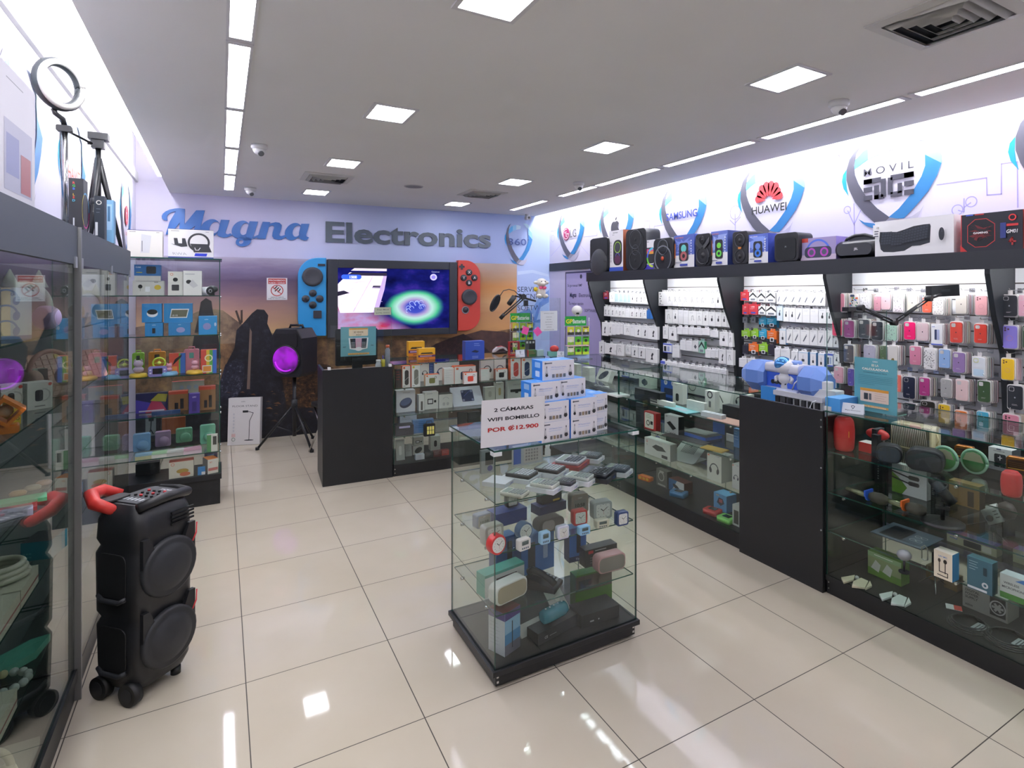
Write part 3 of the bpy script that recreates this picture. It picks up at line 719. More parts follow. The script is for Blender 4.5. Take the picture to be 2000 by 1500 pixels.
# cloaked travellers, dark against the sky
mpoly([(428, 760), (440, 715), (458, 680), (462, 645), (478, 628), (492, 612), (502, 604), (516, 605), (524, 616), (522, 632), (530, 650), (545, 690), (552, 740), (560, 800), (430, 800)][::-1], DRK, 5)
mpoly([(430, 745), (440, 712), (462, 700), (478, 712), (476, 750), (460, 780), (432, 782)][::-1], FUR, 6)
mpoly([(488, 640), (492, 648), (488, 760), (482, 760)][::-1], C('6c5a50', .5), 7)
mpoly([(459, 607), (463, 606), (472, 632), (468, 634)][::-1], C('3a2c26', .5), 7); mpoly([(470, 606), (474, 605), (474, 630), (470, 632)][::-1], C('3a2c26', .5), 7)
mpoly([(372, 700), (380, 650), (388, 615), (392, 590), (402, 582), (413, 588), (416, 610), (424, 640), (432, 700)][::-1], DRK, 5)
mpoly([(540, 700), (575, 706), (640, 712), (690, 740), (640, 800), (560, 790)][::-1], RED, 5)
for k in range(26):
    u = random.uniform(430, 610); v = random.uniform(760, 830); s = random.uniform(3, 10)
    mpoly([(u, v), (u + s, v - s * .3), (u + s * 1.6, v + s * .2)][::-1], C(random.choice(('6d4a32', '8a5f3a', '4e3a30')), .5), 8)
tag(wallobj(mb, 'printed_mural'), 'wide printed mural of a dusk plain with dark cloaked travellers, filling the far wall', 'wall mural')

# raised sign letters
SIGN = C('2c66ae', .3); SIGN2 = C('56606c', .28)
t = thing('script_sign', 'big raised blue script letters half hidden by cartons on the glass tower', 'sign', BW @ Vector((onwall(340, 470, .02)[0], -.02, onwall(340, 470, .02)[1])), BW_A)
sx0, sz0 = onwall(340, 470, .02)
def LP(pts, off, sc): return [(lambda q: (q[0] - sx0, q[1] - sz0))(onwall(off[0] + x / sc, off[1] + y / sc, .02)) for x, y in pts]
def letter(polys, rings, off, sc):
    mb = MB()
    for P in polys:
        Q = LP(P, off, sc)
        if sum(a[0] * b[1] - b[0] * a[1] for a, b in zip(Q, Q[1:] + Q[:1])) < 0: Q.reverse()
        mb.prism(Q, 0, .02, SIGN)
    for o, i in rings:
        n = 28; el = []
        for cx, cy, rx, ry in (o, i): el.append(LP([(cx + rx * math.cos(2 * PI * k / n) + .25 * ry * math.sin(2 * PI * k / n), cy - ry * math.sin(2 * PI * k / n)) for k in range(n)], off, sc))
        A, B = el; V = [(x, 0, z) for x, z in A + B] + [(x, .02, z) for x, z in A + B]; F = []
        for k in range(n):
            q = (k + 1) % n; F += [(n + k, k, q, n + q), (k, 2 * n + k, 2 * n + q, q), (n + q, 3 * n + q, 3 * n + k, n + k)]
        mb.add(V, F, SIGN)
    mb.build('letter', t)
letter([[(275, 510), (200, 505), (145, 460), (135, 400), (165, 340), (230, 285), (330, 240), (450, 215), (560, 205), (700, 225), (697, 400), (690, 600), (975, 260), (1185, 262), (1165, 340), (1105, 600), (1030, 850), (890, 850), (950, 640), (650, 850), (560, 850), (570, 560), (360, 850), (230, 850), (325, 545), (400, 420), (480, 285), (390, 300), (320, 340), (275, 390), (262, 440)]], [], (305, 390), 12.5)
c2 = ((410, 390), 10)
letter([[(215, 390), (383, 397), (302, 640), (315, 668), (350, 678), (400, 655), (440, 690), (340, 732), (270, 740), (190, 722), (140, 690)]], [((0, 560, 190, 180), (90, 545, 95, 115))], *c2)
letter([[(775, 420), (940, 428), (855, 700), (800, 800), (640, 800), (690, 720), (720, 610)]], [((600, 580, 172, 172), (676, 572, 82, 118)), ((655, 815, 150, 100), (612, 825, 44, 36))], *c2)
letter([[(1030, 430), (1178, 437), (1085, 765), (920, 760)], [(1130, 545), (1180, 465), (1280, 438), (1360, 450), (1405, 500), (1395, 570), (1355, 680), (1365, 705), (1400, 710), (1470, 690), (1480, 730), (1400, 775), (1330, 780), (1250, 760), (1215, 710), (1225, 640), (1255, 540), (1240, 505), (1200, 505)], [(835, 730), (950, 685), (935, 735), (840, 765)]], [], *c2)
letter([[(1785, 470), (1945, 470), (1880, 690), (1890, 720), (1935, 735), (1900, 785), (1850, 795), (1780, 775), (1735, 740), (1740, 640)]], [((1630, 622, 162, 168), (1702, 612, 82, 112))], *c2)
x0, z0 = onwall(632, 471, .02); x1 = onwall(959, 480, .02)[0]; ch = onwall(631, 432.5, .02)[1] - z0
t = thing('block_sign', 'big raised grey block letters on the blue wall above the game console screen', 'sign', BW @ Vector((x0, -.02, z0)), BW_A)
word = 'Electronics'; size = ch / .70; gv, _ = glyphs(word, .028); full = max(p[0] for p in gv); k_ = (x1 - x0) / (full * size)
for i in range(len(word)):
    adv = (max(p[0] for p in glyphs(word[:i + 1], .028)[0])); mb = MB()
    gw = [p[0] for p in glyphs(word[i], .028)[0]]
    mb.text(word[i], (adv - (max(gw) - min(gw))) * size * k_, 0, size, SIGN2, 0, .028, k_, depth_=.02); mb.build('letter', t)
mb = MB(); emblem(mb, .42, .5); emb_logo(mb, '360', .42)
for v in range(len(mb.v)): mb.v[v] = (mb.v[v][0], mb.v[v][1] - .004, mb.v[v][2])
x, z = onwall(1013, 474, .01)
tag(mb.build('wall_emblem', None, BW @ Vector((x, -.004, z)), BW_A), 'small ribbon shield emblem with a round number in it, under the corner camera', 'wall emblem', 'ribbon shield emblems')

# ---------------------------------------------------------------- the giant game console with a screen in it
o_ = .12; cx0, cz0 = onwall(770, 580, o_)
t = thing('console_display', 'giant handheld game console display with blue and red grips around a lit screen', 'wall display', BW @ Vector((cx0, -.0145, cz0)), BW_A)
def CP(u, v, off=o_): x, z = onwall(u, v, off); return x - cx0, z - cz0
DEEP = .012 - o_
bx0, bz1 = CP(640, 506); bx1, bz0 = CP(893, 652); FR = C('2e323b', .4)
sx0_, sz1_ = CP(660, 523); sx1_, sz0_ = CP(878, 640)
mb = MB()
for a, b in (((bx0, bz0), (sx0_, bz1)), ((sx1_, bz0), (bx1, bz1)), ((sx0_, bz0), (sx1_, sz0_)), ((sx0_, sz1_), (sx1_, bz1))): mb.box((a[0], DEEP, a[1]), (b[0], 0, b[1]), FR)
mb.build('frame', t, bevel=.006)
mb = MB(); Wd, Hd = sx1_ - sx0_, sz1_ - sz0_
def screen_mat():
    m = bpy.data.materials.new('lit_screen'); m.use_nodes = True; nt = m.node_tree; nt.nodes.clear(); L = nt.links.new
    out = N(nt, 'ShaderNodeOutputMaterial'); em = N(nt, 'ShaderNodeEmission'); em.inputs[1].default_value = 1.0; L(em.outputs[0], out.inputs[0])
    tc = N(nt, 'ShaderNodeTexCoord'); g = N(nt, 'ShaderNodeSeparateXYZ'); L(tc.outputs['Generated'], g.inputs[0])
    ns = N(nt, 'ShaderNodeTexNoise', i_Scale=4.0, i_Detail=6.0); L(tc.outputs['Generated'], ns.inputs['Vector'])
    base = ramp(nt, [(.3, '0a0c2e'), (.55, '1b1f78'), (.75, '4a35b0')]); L(ns.outputs[0], base.inputs[0])
    mp = N(nt, 'ShaderNodeMapping'); mp.inputs['Location'].default_value = (-.68, 0, -.36); L(tc.outputs['Generated'], mp.inputs[0])
    ro = N(nt, 'ShaderNodeMapping'); ro.inputs['Rotation'].default_value = (0, R(14), 0); ro.inputs['Scale'].default_value = (3.3, 0, 2.9); L(mp.outputs[0], ro.inputs[0])
    ln = N(nt, 'ShaderNodeVectorMath', operation='LENGTH'); L(ro.outputs[0], ln.inputs[0])
    wv = N(nt, 'ShaderNodeMath', operation='MULTIPLY_ADD'); wv.inputs[1].default_value = .16; L(ns.outputs[0], wv.inputs[0]); L(ln.outputs['Value'], wv.inputs[2])
    ring = ramp(nt, [(0, '3040c0'), (.33, '4a58cc'), (.48, 'b9a8dc'), (.62, 'bfeee6'), (.8, '58cf9c'), (.98, '2a5f9a'), (1, '141450')]); L(wv.outputs[0], ring.inputs[0])
    fac = ramp(nt, [(.8, 'ffffff'), (1, '000000')]); L(wv.outputs[0], fac.inputs[0])
    m1 = N(nt, 'ShaderNodeMix', data_type='RGBA'); L(fac.outputs[0], m1.inputs[0]); L(base.outputs[0], m1.inputs[6]); L(ring.outputs[0], m1.inputs[7])
    pk = ramp(nt, [(.3, 'e65a90'), (.5, 'c8a8e0'), (.7, 'd8405c')]); L(ns.outputs[0], pk.inputs[0])
    # the pink floor in the lower left
    ad = N(nt, 'ShaderNodeMath', operation='ADD'); L(g.outputs[0], ad.inputs[0]); L(g.outputs[2], ad.inputs[1])
    mr = N(nt, 'ShaderNodeMapRange'); mr.inputs[1].default_value = .66; mr.inputs[2].default_value = .42; L(ad.outputs[0], mr.inputs[0])
    m2 = N(nt, 'ShaderNodeMix', data_type='RGBA'); L(mr.outputs[0], m2.inputs[0]); L(m1.outputs[2], m2.inputs[6]); L(pk.outputs[0], m2.inputs[7])
    L(m2.outputs[2], em.inputs[0]); return m
mb.box((sx0_, DEEP + .03, sz0_), (sx1_, DEEP + .05, sz1_), C('0c0d12', .2), {'-y': screen_mat()}); screen = mb.build('screen', t)
mb = MB(); Fc = Face(mb, Matrix.Translation((sx0_, DEEP + .029, sz0_)), Wd, Hd)
LW_ = C('f2e6f4', emit=.9); LP_ = C('c9b0e8', emit=.7); LB_ = C('2a58e0', emit=.9); LD_ = C('241c3c', emit=.3)
Fc.poly([(0, .74), (.1, .93), (.42, .93), (.42, .88), (.36, .62), (.3, .28), (.02, .28), (0, .4)], LW_)
Fc.poly([(.11, .96), (.42, .96), (.42, 1), (.14, 1)], LW_); Fc.poly([(.06, .88), (.42, .88), (.42, .93), (.12, .93)], LD_)
Fc.poly([(.0, .55), (.1, .6), (.05, .64), (0, .62)], LD_); Fc.poly([(.29, .68), (.37, .68), (.38, .72), (.3, .72)], LD_); Fc.poly([(.3, .28), (.34, .28), (.4, .66), (.42, .88), (.39, .88)], LP_)
for a in (.46, .58, .7, .8): Fc.line([(.02, a - .04), (.38, a)], .004, LP_)
Fc.line([(.13, .3), (.3, .88)], .008, LP_); Fc.line([(.03, .42), (.2, .88)], .006, LP_)
Fc.rrect(.03, .82, .2, .895, .03, LB_); Fc.text('1500', .13, .835, .06, C('ffffff', emit=1.0), .02)
Fc.oval(.85, .87, .045, .042, C('b9b4f0', emit=.9)); Fc.oval(.85, .87, .026, .024, C('7a70c8', emit=.9)); Fc.text('Construir', .87, .95, .035, C('aab0d8', emit=.6))
for k in range(9): a = k * .7; Fc.ring(.68 + .07 * math.cos(a), .37 + .07 * math.sin(a * 1.7), .03, .005, C('a8b8f6', emit=.9), 0, 250)
mb.build('screen_picture', t)
def grip(P, mat, name):
    mb = MB(); mb.prism(P, DEEP + .008, 0, mat); return mb.build(name, t, bevel=.008)
def arcp(cx, cz, r, a0, a1, n=10): return [(cx + r * math.cos(R(a0 + (a1 - a0) * i / n)), cz + r * math.sin(R(a0 + (a1 - a0) * i / n))) for i in range(n + 1)]
gx0, gz1 = CP(582, 502); gx1, gz0 = CP(637.5, 656)
gl = grip([(gx1, gz0), (gx1, gz1)] + arcp(gx0 + .22, gz1 - .22, .22, 90, 180) + arcp(gx0 + .2, gz0 + .2, .2, 180, 270), C('2f97d6', .35), 'left_grip')
hx0, hz1 = CP(895, 508); hx1, hz0 = CP(938.5, 645)
gr = grip([(hx0, hz1), (hx0, hz0)] + arcp(hx1 - .2, hz0 + .2, .2, 270, 360) + arcp(hx1 - .2, hz1 - .2, .2, 0, 90), C('cb463c', .35), 'right_grip')
BT = C('30323a', .4); y0 = DEEP + .008
def stick(u, v, r, par):
    x, z = CP(u, v); mb = MB(); mb.cyl((x, y0, z), (x, y0 - .03, z), r, BT, r * .97, 24); mb.lathe; mb.push(Matrix.Translation((x, y0 - .03, z)) @ Matrix.Rotation(R(90), 4, 'X')); mb.lathe([(r * .97, 0), (r * .9, .008), (r * .7, .004), (0, .002)], C('3a3c44', .5), 24, caps=False); mb.pop(); mb.build('stick', par)
def button(u, v, par, ch=None, r=.042, arrow=None):
    x, z = CP(u, v); mb = MB(); mb.push(Matrix.Translation((x, y0, z)) @ Matrix.Rotation(R(90), 4, 'X')); mb.lathe([(r, 0), (r, .016), (r * .9, .02), (0, .021)], BT, 20, caps=False); mb.pop()
    if ch: mb.text(ch, x, z - .017, .05, WHITE, y0 - .0216, .01, align='c')
    if arrow is not None:
        mb.push(Matrix.Translation((x, y0 - .0216, z)) @ Matrix.Rotation(-R(arrow), 4, 'Y')); mb.add([(-.012, 0, -.008), (.012, 0, -.008), (0, 0, .012)], [(0, 1, 2)], C('14151a', .4)); mb.pop()
    mb.build('button', par)
stick(610.5, 540.5, .115, gl); button(611, 572.5, gl, arrow=0); button(597, 583.5, gl, arrow=-90); button(624.5, 583.5, gl, arrow=90); button(611, 595.5, gl, arrow=180)
x, z = CP(620, 614); mb = MB(); mb.rbox((x - .045, y0 - .015, z - .045), (x + .045, y0, z + .045), .01, BT); mb.build('button', gl)
x, z = CP(628, 517.5); mb = MB(); mb.box((x - .04, y0 - .012, z - .013), (x + .04, y0, z + .013), BT); mb.build('button', gl)
for u, v, c in ((916, 532, 'X'), (905.5, 542.5, 'Y'), (926.5, 542.5, 'A'), (916, 552.5, 'B')): button(u, v, gr, c)
stick(916.5, 580, .105, gr)
x, z = CP(909, 605.5); mb = MB(); mb.push(Matrix.Translation((x, y0, z)) @ Matrix.Rotation(R(90), 4, 'X')); mb.lathe([(.05, 0), (.05, .012), (.04, .014), (.038, .01)], C('8d8f96', .35), 22, caps=False); mb.lathe([(.038, 0), (.036, .012), (0, .014)], BT, 20, caps=False); mb.pop(); mb.build('button', gr)
x, z = CP(902, 521); mb = MB(); mb.box((x - .036, y0 - .012, z - .012), (x + .036, y0, z + .012), BT); mb.box((x - .012, y0 - .0121, z - .036), (x + .012, y0, z + .036), BT); mb.build('button', gr)

# notices stuck on the mural and prints on the narrow blue strip by the corner
def ban_sign(label, x, z, w, h, M=None):
    mb = MB(); mb.box((-w / 2, -.002, 0), (w / 2, 0, h), WHITE); Fc = Face(mb, Matrix.Translation((-w / 2, -.0022, 0)), w, h)
    Fc.rect(.07, .72, .93, .97, 'b8433f'); Fc.text('PROHIBIDO', .5, .855, .09, WHITE, .02, w=.78); Fc.text('FUMAR / VAPEAR', .5, .745, .075, WHITE, .02, w=.78)
    for a in ((.4, .4, .58, .56), (.55, .36, .66, .5), (.36, .5, .5, .62)): Fc.line([(a[0], a[1]), (a[2], a[3])], .012, INK)
    Fc.ring(.5, .43, w * .31, w * .045, 'b8433f'); Fc.line([(.3, .58), (.71, .27)], .009, 'b8433f')
    Fc.text('AMBIENTE LIBRE DE', .5, .11, .045, INK, .01, w=.64); Fc.text('HUMO DE TABACO Y VAPEO', .5, .045, .045, INK, .01, w=.86)
    return tag(mb.build('warning_sign', None, BW @ Vector((x, -MO - .003, z)), BW_A), label, 'sign')
xa, za = onwall(521, 586, MO); xb, zb = onwall(561, 543, MO)
ban_sign('white and red no smoking notice stuck on the mural left of the blue grip', (xa + xb) / 2, za, xb - xa, zb - za)
mb = MB(); BL = C('222d52', .5)
def strip_text(s, u, v, h):
    x, z = onwall(u, v, 0); mb.text(s, x, z, h, BL, -.0008, -.004, 1.0)
strip_text('SERVICIO', 1011, 570, .105); strip_text('TÉCNICO', 1011, 584, .105); strip_text('SOFTWARE', 1011, 606.5, .105); strip_text('CELULAR', 1011, 630, .105)
def wave(pts, c, k):
    P = [onwall(u, v, 0) for u, v in pts]; mb.add([(x, -.0004 * k, z) for x, z in P], [tuple(range(len(P)))], C(c, .5))
wave([(1011, 530), (1040, 527), (1072, 536), (1072, 541), (1040, 533), (1011, 537)][::-1], 'c6d6f2', 1)
wave([(1072, 566), (1050, 585), (1035, 612), (1034, 640), (1072, 640)][::-1], '7f9fd8', 1); wave([(1072, 574), (1053, 592), (1040, 630), (1072, 630)][::-1], '5f86cc', 2); wave([(1072, 590), (1056, 600), (1048, 625), (1072, 620)][::-1], '9db9e6', 3)
wave([(1011, 612), (1034, 602), (1045, 625), (1040, 690), (1011, 690)][::-1], '5c82bd', 1)
tag(wallobj(mb, 'wall_print'), 'dark blue service lettering and pale waves printed on the blue strip beside the mural', 'wall print')
# big phone outline printed on the lilac wall
mb = MB(); Fc = Face(mb, Matrix.Translation((XR - .0006, 0, 0)) @ Matrix.Rotation(R(-90), 4, 'Z'), 1, 1)
def pq(u, v): p = onx(u, v, XR); return -p.y, p.z
a = pq(1105, 533); b = pq(1170, 690); b = (-.72, .75)
Fc.poly([(a[0], b[1]), (b[0], b[1]), (b[0], a[1]), (a[0], a[1])], 'b0a8d6'); Fc.line([(a[0], b[1]), (a[0], a[1]), (b[0], a[1]), (b[0], b[1])], .022, '3a3860')
c = pq(1135, 540); Fc.oval(c[0], c[1], .028, .028, '2c2c48')
for s, u, v, h in (('Se ge manual RMP', 1109, 560, .05), ('Electronics', 1131, 580, .07), ('Tu mejor opción', 1111, 595, .055), ('SOFTWARE', 1142, 609, .055)):
    q = pq(u, v); Fc._go(lambda: Fc.mb.text(s, q[0], q[1], h, BL, 0, .003))
q = pq(1113, 580); Fc._go(lambda: Fc.mb.text('Magna', q[0], q[1], .085, BL, 0, .016, .8, shear=.2))
q = pq(1154, 570); Fc.line([(q[0] - .05, q[1] + .06), (q[0], q[1] - .09), (q[0] + .05, q[1] + .06), (q[0], q[1] + .09), (q[0] - .05, q[1] + .06)], .014, BL)
tag(mb.build('wall_print'), 'tall phone outline with shop lettering printed on the lilac wall beside the battery rack', 'wall print')
# ================================================================ ON TOP OF THE BAYS
ZL = 1.9225
def ledge_span(u0, u1, vt, x=3.64):
    a, b = onx(u0, vt, x), onx(u1, vt, x)
    return Vector((x, (a.y + b.y) / 2, ZL)), a.y - b.y, a.z - ZL
def ledge_box(u0, u1, vt, d, front, label, draw=None, side=None, cat='boxed speaker', name='speaker_carton', x=3.64, top=None, drawr=None):
    loc, w, h = ledge_span(u0, u1, vt, x)
    return carton(name, label, cat, w, d, h, loc, R(-90), front, side, top, draw, 'cartons on the bay ledge', drawr=drawr)
def party_speaker(u0, u1, vt, d, label, style, x=3.63):
    loc, w, h = ledge_span(u0, u1, vt, x); w -= .004; t = thing('party_speaker', label, 'speaker', loc, R(-90), 'black speakers on the bay ledge')
    mb = MB(); mb.rbox((-w / 2, 0, .002), (w / 2, d, h), min(w, h) * .16, DKPL); mb.build('cabinet', t, bevel=.004)
    mb = MB()
    def cone(cx, cz, r, name, cap='101114', rim='2c2f33'):
        m = MB(); m.push(Matrix.Translation((cx, -.001, cz)) @ Matrix.Rotation(R(90), 4, 'X'))
        m.lathe([(r, 0), (r, .006), (r * .93, .007), (r * .9, .001)], C(rim, .3), 26, caps=False); m.lathe([(r * .9, .001), (r * .8, .004), (r * .45, -.004), (r * .28, .002), (0, .005)], C(cap, .35), 26, caps=False); m.pop(); m.build(name, t)
    if style == 'trolley':
        mb.rbox((-w * .46, -.006, h * .46), (w * .46, -.0002, h * .97), .02, C('23262a', .6)); mb.build('horn_grille', t)
        mb = MB(); mb.push(Matrix.Translation((0, -.0005, h * .26)) @ Matrix.Rotation(R(90), 4, 'X')); mb.lathe([(w * .44, 0), (w * .42, .01), (w * .3, .02), (0, .026)], C('3a3d3f', .5), 28, caps=False); mb.pop(); mb.build('woofer_grille', t)
        mb = MB(); mb.box((-w * .44, -.016, h * .285), (w * .44, -.005, h * .305), DKPL); mb.rbox((-w * .12, -.02, h * .05), (w * .12, -.012, h * .12), .006, DKPL); mb.build('grille_bar', t)
    elif style == 'pill':
        mb.rbox((-w * .40, -.004, h * .03), (w * .40, -.0002, h * .97), w * .36, C('1e2124', .7)); mb.build('grille', t)
        cone(0, h * .74, w * .3, 'woofer', '15171a', '3d4146'); cone(0, h * .49, w * .16, 'tweeter', '0e0f12', '4a4f55'); cone(0, h * .24, w * .3, 'woofer', '15171a', '2c3034')
    elif style == 'two':
        cone(0, h * .7, w * .26, 'tweeter', '0c0d0f', '5a5f66'); cone(0, h * .33, w * .43, 'woofer', '1b1d20', '70757c')
        mb.push(Matrix.Translation((0, -.008, h * .33)) @ Matrix.Rotation(R(90), 4, 'X')); mb.lathe([(.02, 0), (.02, .003), (0, .004)], C('d0502c', .4), 18); mb.pop(); mb.build('badge', t)
    elif style == 'shell':
        cone(-w * .05, h * .8, w * .2, 'tweeter'); cone(0, h * .33, w * .42, 'woofer', '1c1f22', '3b3f44')
        for k in range(5): mb.torus((w * .02, -.006, h * .32), w * .44, .006, C('2b2e33', .35), 'y', 14, R(-70 + k * 14), R(-62 + k * 14))
        for s in (-1, 1): mb.add([(0, -.002, h * .62), (s * w * .45, -.002, h * .9), (s * w * .46, -.012, h * .7), (s * w * .12, -.012, h * .52)], [(0, 1, 2, 3), (3, 2, 1, 0)], C('2a2d31', .35))
        mb.build('front_ribs', t)
    elif style == 'pair':
        cone(0, h * .72, w * .33, 'woofer', '17191c', '33373c'); cone(0, h * .24, w * .33, 'woofer', '17191c', '33373c')
        mb.rbox((-.016, -.006, h * .46), (.016, -.0002, h * .53), .005, C('c87a36', .4)); mb.build('badge', t)
    elif style == 'cube':
        mb.rbox((-w * .4, -.006, h * .08), (w * .4, -.0002, h * .82), w * .13, C('1d2124', .75)); mb.text('JBL', 0, h * .5, h * .06, GREY, -.0065, .02, align='c'); mb.build('grille', t)
    return t
def burst(*cols):
    def f(F):
        F.rect(.0, .0, 1, .38, 'f0f0f0'); F.rect(0, .38, 1, 1, cols[0])
        for k in range(14): F.poly([(random.random(), .42 + .5 * random.random()) for _ in range(3)], C(cols[1], .5))
        F.rrect(.27, .2, .73, .75, F.w * .1, '20242a'); F.oval(.5, .58, F.w * .13, F.w * .13, cols[2]); F.oval(.5, .35, F.w * .16, F.w * .16, cols[3]); F.oval(.5, .35, F.w * .07, F.w * .07, '1a1c20')
        for k in range(6): F.oval(.87, .8 - .08 * k, .007, .007, 'e8ecf4')
        F.rect(.05, .3, .1, .75, cols[4]); F.text('PARTY SPEAKER', .3, .9, .05, cols[4], .02, w=.4); F.rrect(.32, .05, .7, .11, .006, '3c4aa8'); F.bars(.1, .14, .4, 1, '8a8f98')
    return f
party_speaker(1152, 1188.5, 467, .2, 'black trolley speaker with domed grey grille, first on the ledge from the mural', 'trolley', 3.62)
def tallbox(F):
    F.rect(0, 0, 1, .1, '3a58b8'); F.text('PARTYBOX', .45, .93, .04, INK, .01); F.text('DISCO', .3, .885, .03, INK); F.rrect(.3, .14, .93, .76, F.w * .25, '2a2c30')
    F.ring(.61, .58, F.w * .24, F.w * .03, 'a8d84c'); F.oval(.61, .58, F.w * .2, F.w * .2, '3a3d42'); F.ring(.61, .36, F.w * .15, F.w * .03, '6a5ac0'); F.oval(.61, .28, F.w * .22, F.w * .18, '5a2c4c')
    for k in range(7): F.ring(.14, .7 - .075 * k, .011, .003, INK)
ledge_box(1190, 1217, 452, .2, 'efeef0', 'tall white carton with a pill speaker picture and blue bottom band', tallbox, '8a4a30')
party_speaker(1222, 1262, 450, .19, 'tall black pill-shaped speaker with two big woofers, behind the white carton', 'pill', 3.63)
def rainb(F):
    F.rect(0, 0, 1, .17, '4a3fb8'); F.text('PARTYBOX', .5, .92, .05, INK, .01); F.rrect(.38, .2, 1, .74, .02, '2a2c30')
    for c, a in (('e0508a', .72), ('e8a03c', .64)): F.rect(.45, a - .12, .98, a - .03, c)
    for k, c in enumerate(('5ac8e0', '4a6ae0', '7ad84c', 'c8e04c')): F.ring(.95, .4, F.w * .46, F.w * .1, c, 90 + 45 * k, 135 + 45 * k)
    for k in range(7): F.ring(.17, .68 - .07 * k, .011, .003, INK)
ledge_box(1250.5, 1277, 471, .2, 'efeef0', 'white carton with a rainbow ringed speaker and purple bottom band', rainb, 'c8c8cc')
party_speaker(1276, 1315, 467.5, .2, 'black two-cone speaker with an orange centre badge on the ledge', 'two', 3.615)
ledge_box(1316.5, 1356, 461, .2, '5a6ec0', 'blue and white carton with a small square speaker picture, beside the orange badge speaker', burst('5468b8', '7a90d8', '6ad0c8', 'b06060', 'd87a3c'), '3d4f9c')
party_speaker(1358, 1388, 458, .2, 'black shell speaker with chrome curved ribs between two blue cartons', 'shell', 3.62)
ledge_box(1389, 1421, 453, .22, '7f8fd0', 'blue and white carton with a green lit tower speaker picture', burst('6478c4', '9fb2ea', '7ad84c', '6ad84c', 'd87a3c'), '34427a')
party_speaker(1430, 1461, 453.5, .2, 'narrow tall black speaker with a small amber badge', 'pair', 3.63)
ledge_box(1462, 1500, 459, .26, '5f74c8', 'pale blue carton with a blue round speaker picture, beside the narrow tall speaker', burst('5c72c8', '8aa4ee', '6a8ad8', '3a7ad8', 'e8e8f4'), '2c3f96')
party_speaker(1512, 1560, 457, .17, 'squat black cube speaker with a mesh front and short grille lettering', 'cube', 3.62)
def boomp(F):
    F.rect(0, 0, 1, 1, 'a99cc8'); F.rect(0, .0, 1, .25, 'd9c8dc'); F.rect(0, .82, .22, 1, 'c84a3c'); F.ring(.5, .3, F.w * .36, F.w * .05, '5a7ae0', 20, 160); F.rrect(.12, .12, .88, .6, .03, '3a3f52')
    for x in (.32, .68): F.oval(x, .36, F.h * .2, F.h * .2, 'c04ac0'); F.oval(x, .36, F.h * .12, F.h * .12, '52586c')
ledge_box(1564, 1633, 467, .15, 'd4c4dc', 'long lilac carton with a two-eyed boombox picture', boomp, '8a7ac0', x=3.66)
loc, w, h = ledge_span(1627, 1709, 480, 3.63)
t = thing('boombox', 'black barrel boombox with a carry handle on the bay ledge', 'speaker', loc, R(-90))
mb = MB(); mb.push(Matrix.Translation((0, .07, .064)))
mb.push(Matrix.Rotation(R(90), 4, 'Y')); mb.lathe([(.02, -w / 2), (.05, -w / 2 + .004), (.062, -w / 2 + .03), (.064, 0), (.062, w / 2 - .03), (.05, w / 2 - .004), (.02, w / 2)], DKPL, 24); mb.pop(); mb.pop(); mb.build('body', t)
mb = MB(); mb.rbox((-w * .4, -.0015, .02), (w * .42, .012, .1), .035, C('2b2e33', .3)); mb.text('JBL', .02, .055, .022, 'd8d8d8', -.003, .02, align='c'); mb.build('grille', t)
mb = MB(); mb.tube([(-w * .36, .07, .11), (-w * .3, .07, .14), (-w * .1, .07, .16), (w * .12, .07, .16), (w * .32, .07, .14), (w * .38, .07, .11)], .012, DKPL2); mb.build('handle', t)
def kbd(F):
    F.poly([(.07, .7), (.2, .68), (.3, .66), (.4, .71), (.52, .78), (.64, .8), (.72, .8), (.73, .74), (.72, .3), (.6, .24), (.5, .24), (.4, .12), (.25, .1), (.12, .12), (.08, .2), (.06, .45)], C('2a2f36', .5))
    for r in range(5):
        for c in range(17):
            x = .1 + c * .036; z = .63 - r * .075 + (.1 * max(0, (c - 8) / 9)) - (.04 if c in (4, 5, 6, 7) else 0); F.rect(x, z, x + .029, z + .055, C('3b414a', .5))
    F.oval(.88, .5, F.w * .034, F.h * .17, C('2a2f36', .5)); F.line([(.885, .55), (.885, .66)], .004, '51575f'); F.rect(.0, .58, .09, .9, 'f4f4f4'); F.text('12', .07, .78, .08, INK, .02); F.bars(.02, .7, .06, 3, '555a66', gap=.07)
ledge_box(1709, 1863, 434, .1, 'ececec', 'big white carton showing a curved black keyboard and mouse', kbd, 'd4d2d4', 'boxed keyboard', 'keyboard_carton', x=3.62)
def gm(F):
    F.rect(0, 0, 1, 1, '1b1e28'); F.rect(.0, .0, .012, 1, 'c23030'); P = [(.2, .25), (.33, .1), (.52, .1), (.66, .25), (.66, .7), (.52, .86), (.33, .86), (.2, .7)]
    F.poly([(x * 1.0 - .09, z) for x, z in P], C('b03030', .5)); F.poly([(.34 + (x - .43) * .95, .48 + (z - .48) * .95) for x, z in P], C('14151c', .5))
    for k in range(24): F.poly([(.34 + random.uniform(-.2, .2), .48 + random.uniform(-.25, .25)) for _ in range(2)] + [(.34, .5)], C(random.choice(('4a1418', '6a1a1e', '2a1a20')), .5))
    F.text('GAMING', .34, .46, .07, 'f0f0f0', .02, w=.24); F.rect(.66, .3, .75, .7, '2b3a78'); F.ring(.85, .82, F.w * .06, F.w * .02, 'd83a34'); F.rect(.76, .6, .94, .66, 'c23030'); F.text('GM01', .84, .42, .13, 'f0f0f0', .02, w=.17, shear=.15)
    F.line([(.85, .12), (.85, .3), (.8, .2), (.9, .2)], .008, 'b03030'); F.poly([(.0, .18), (.0, 0), (.12, 0)], C('c23030', .5)); F.rect(.1, .96, .22, .985, '4a6ae0'); F.rect(.25, .96, .4, .985, 'c83a3a')
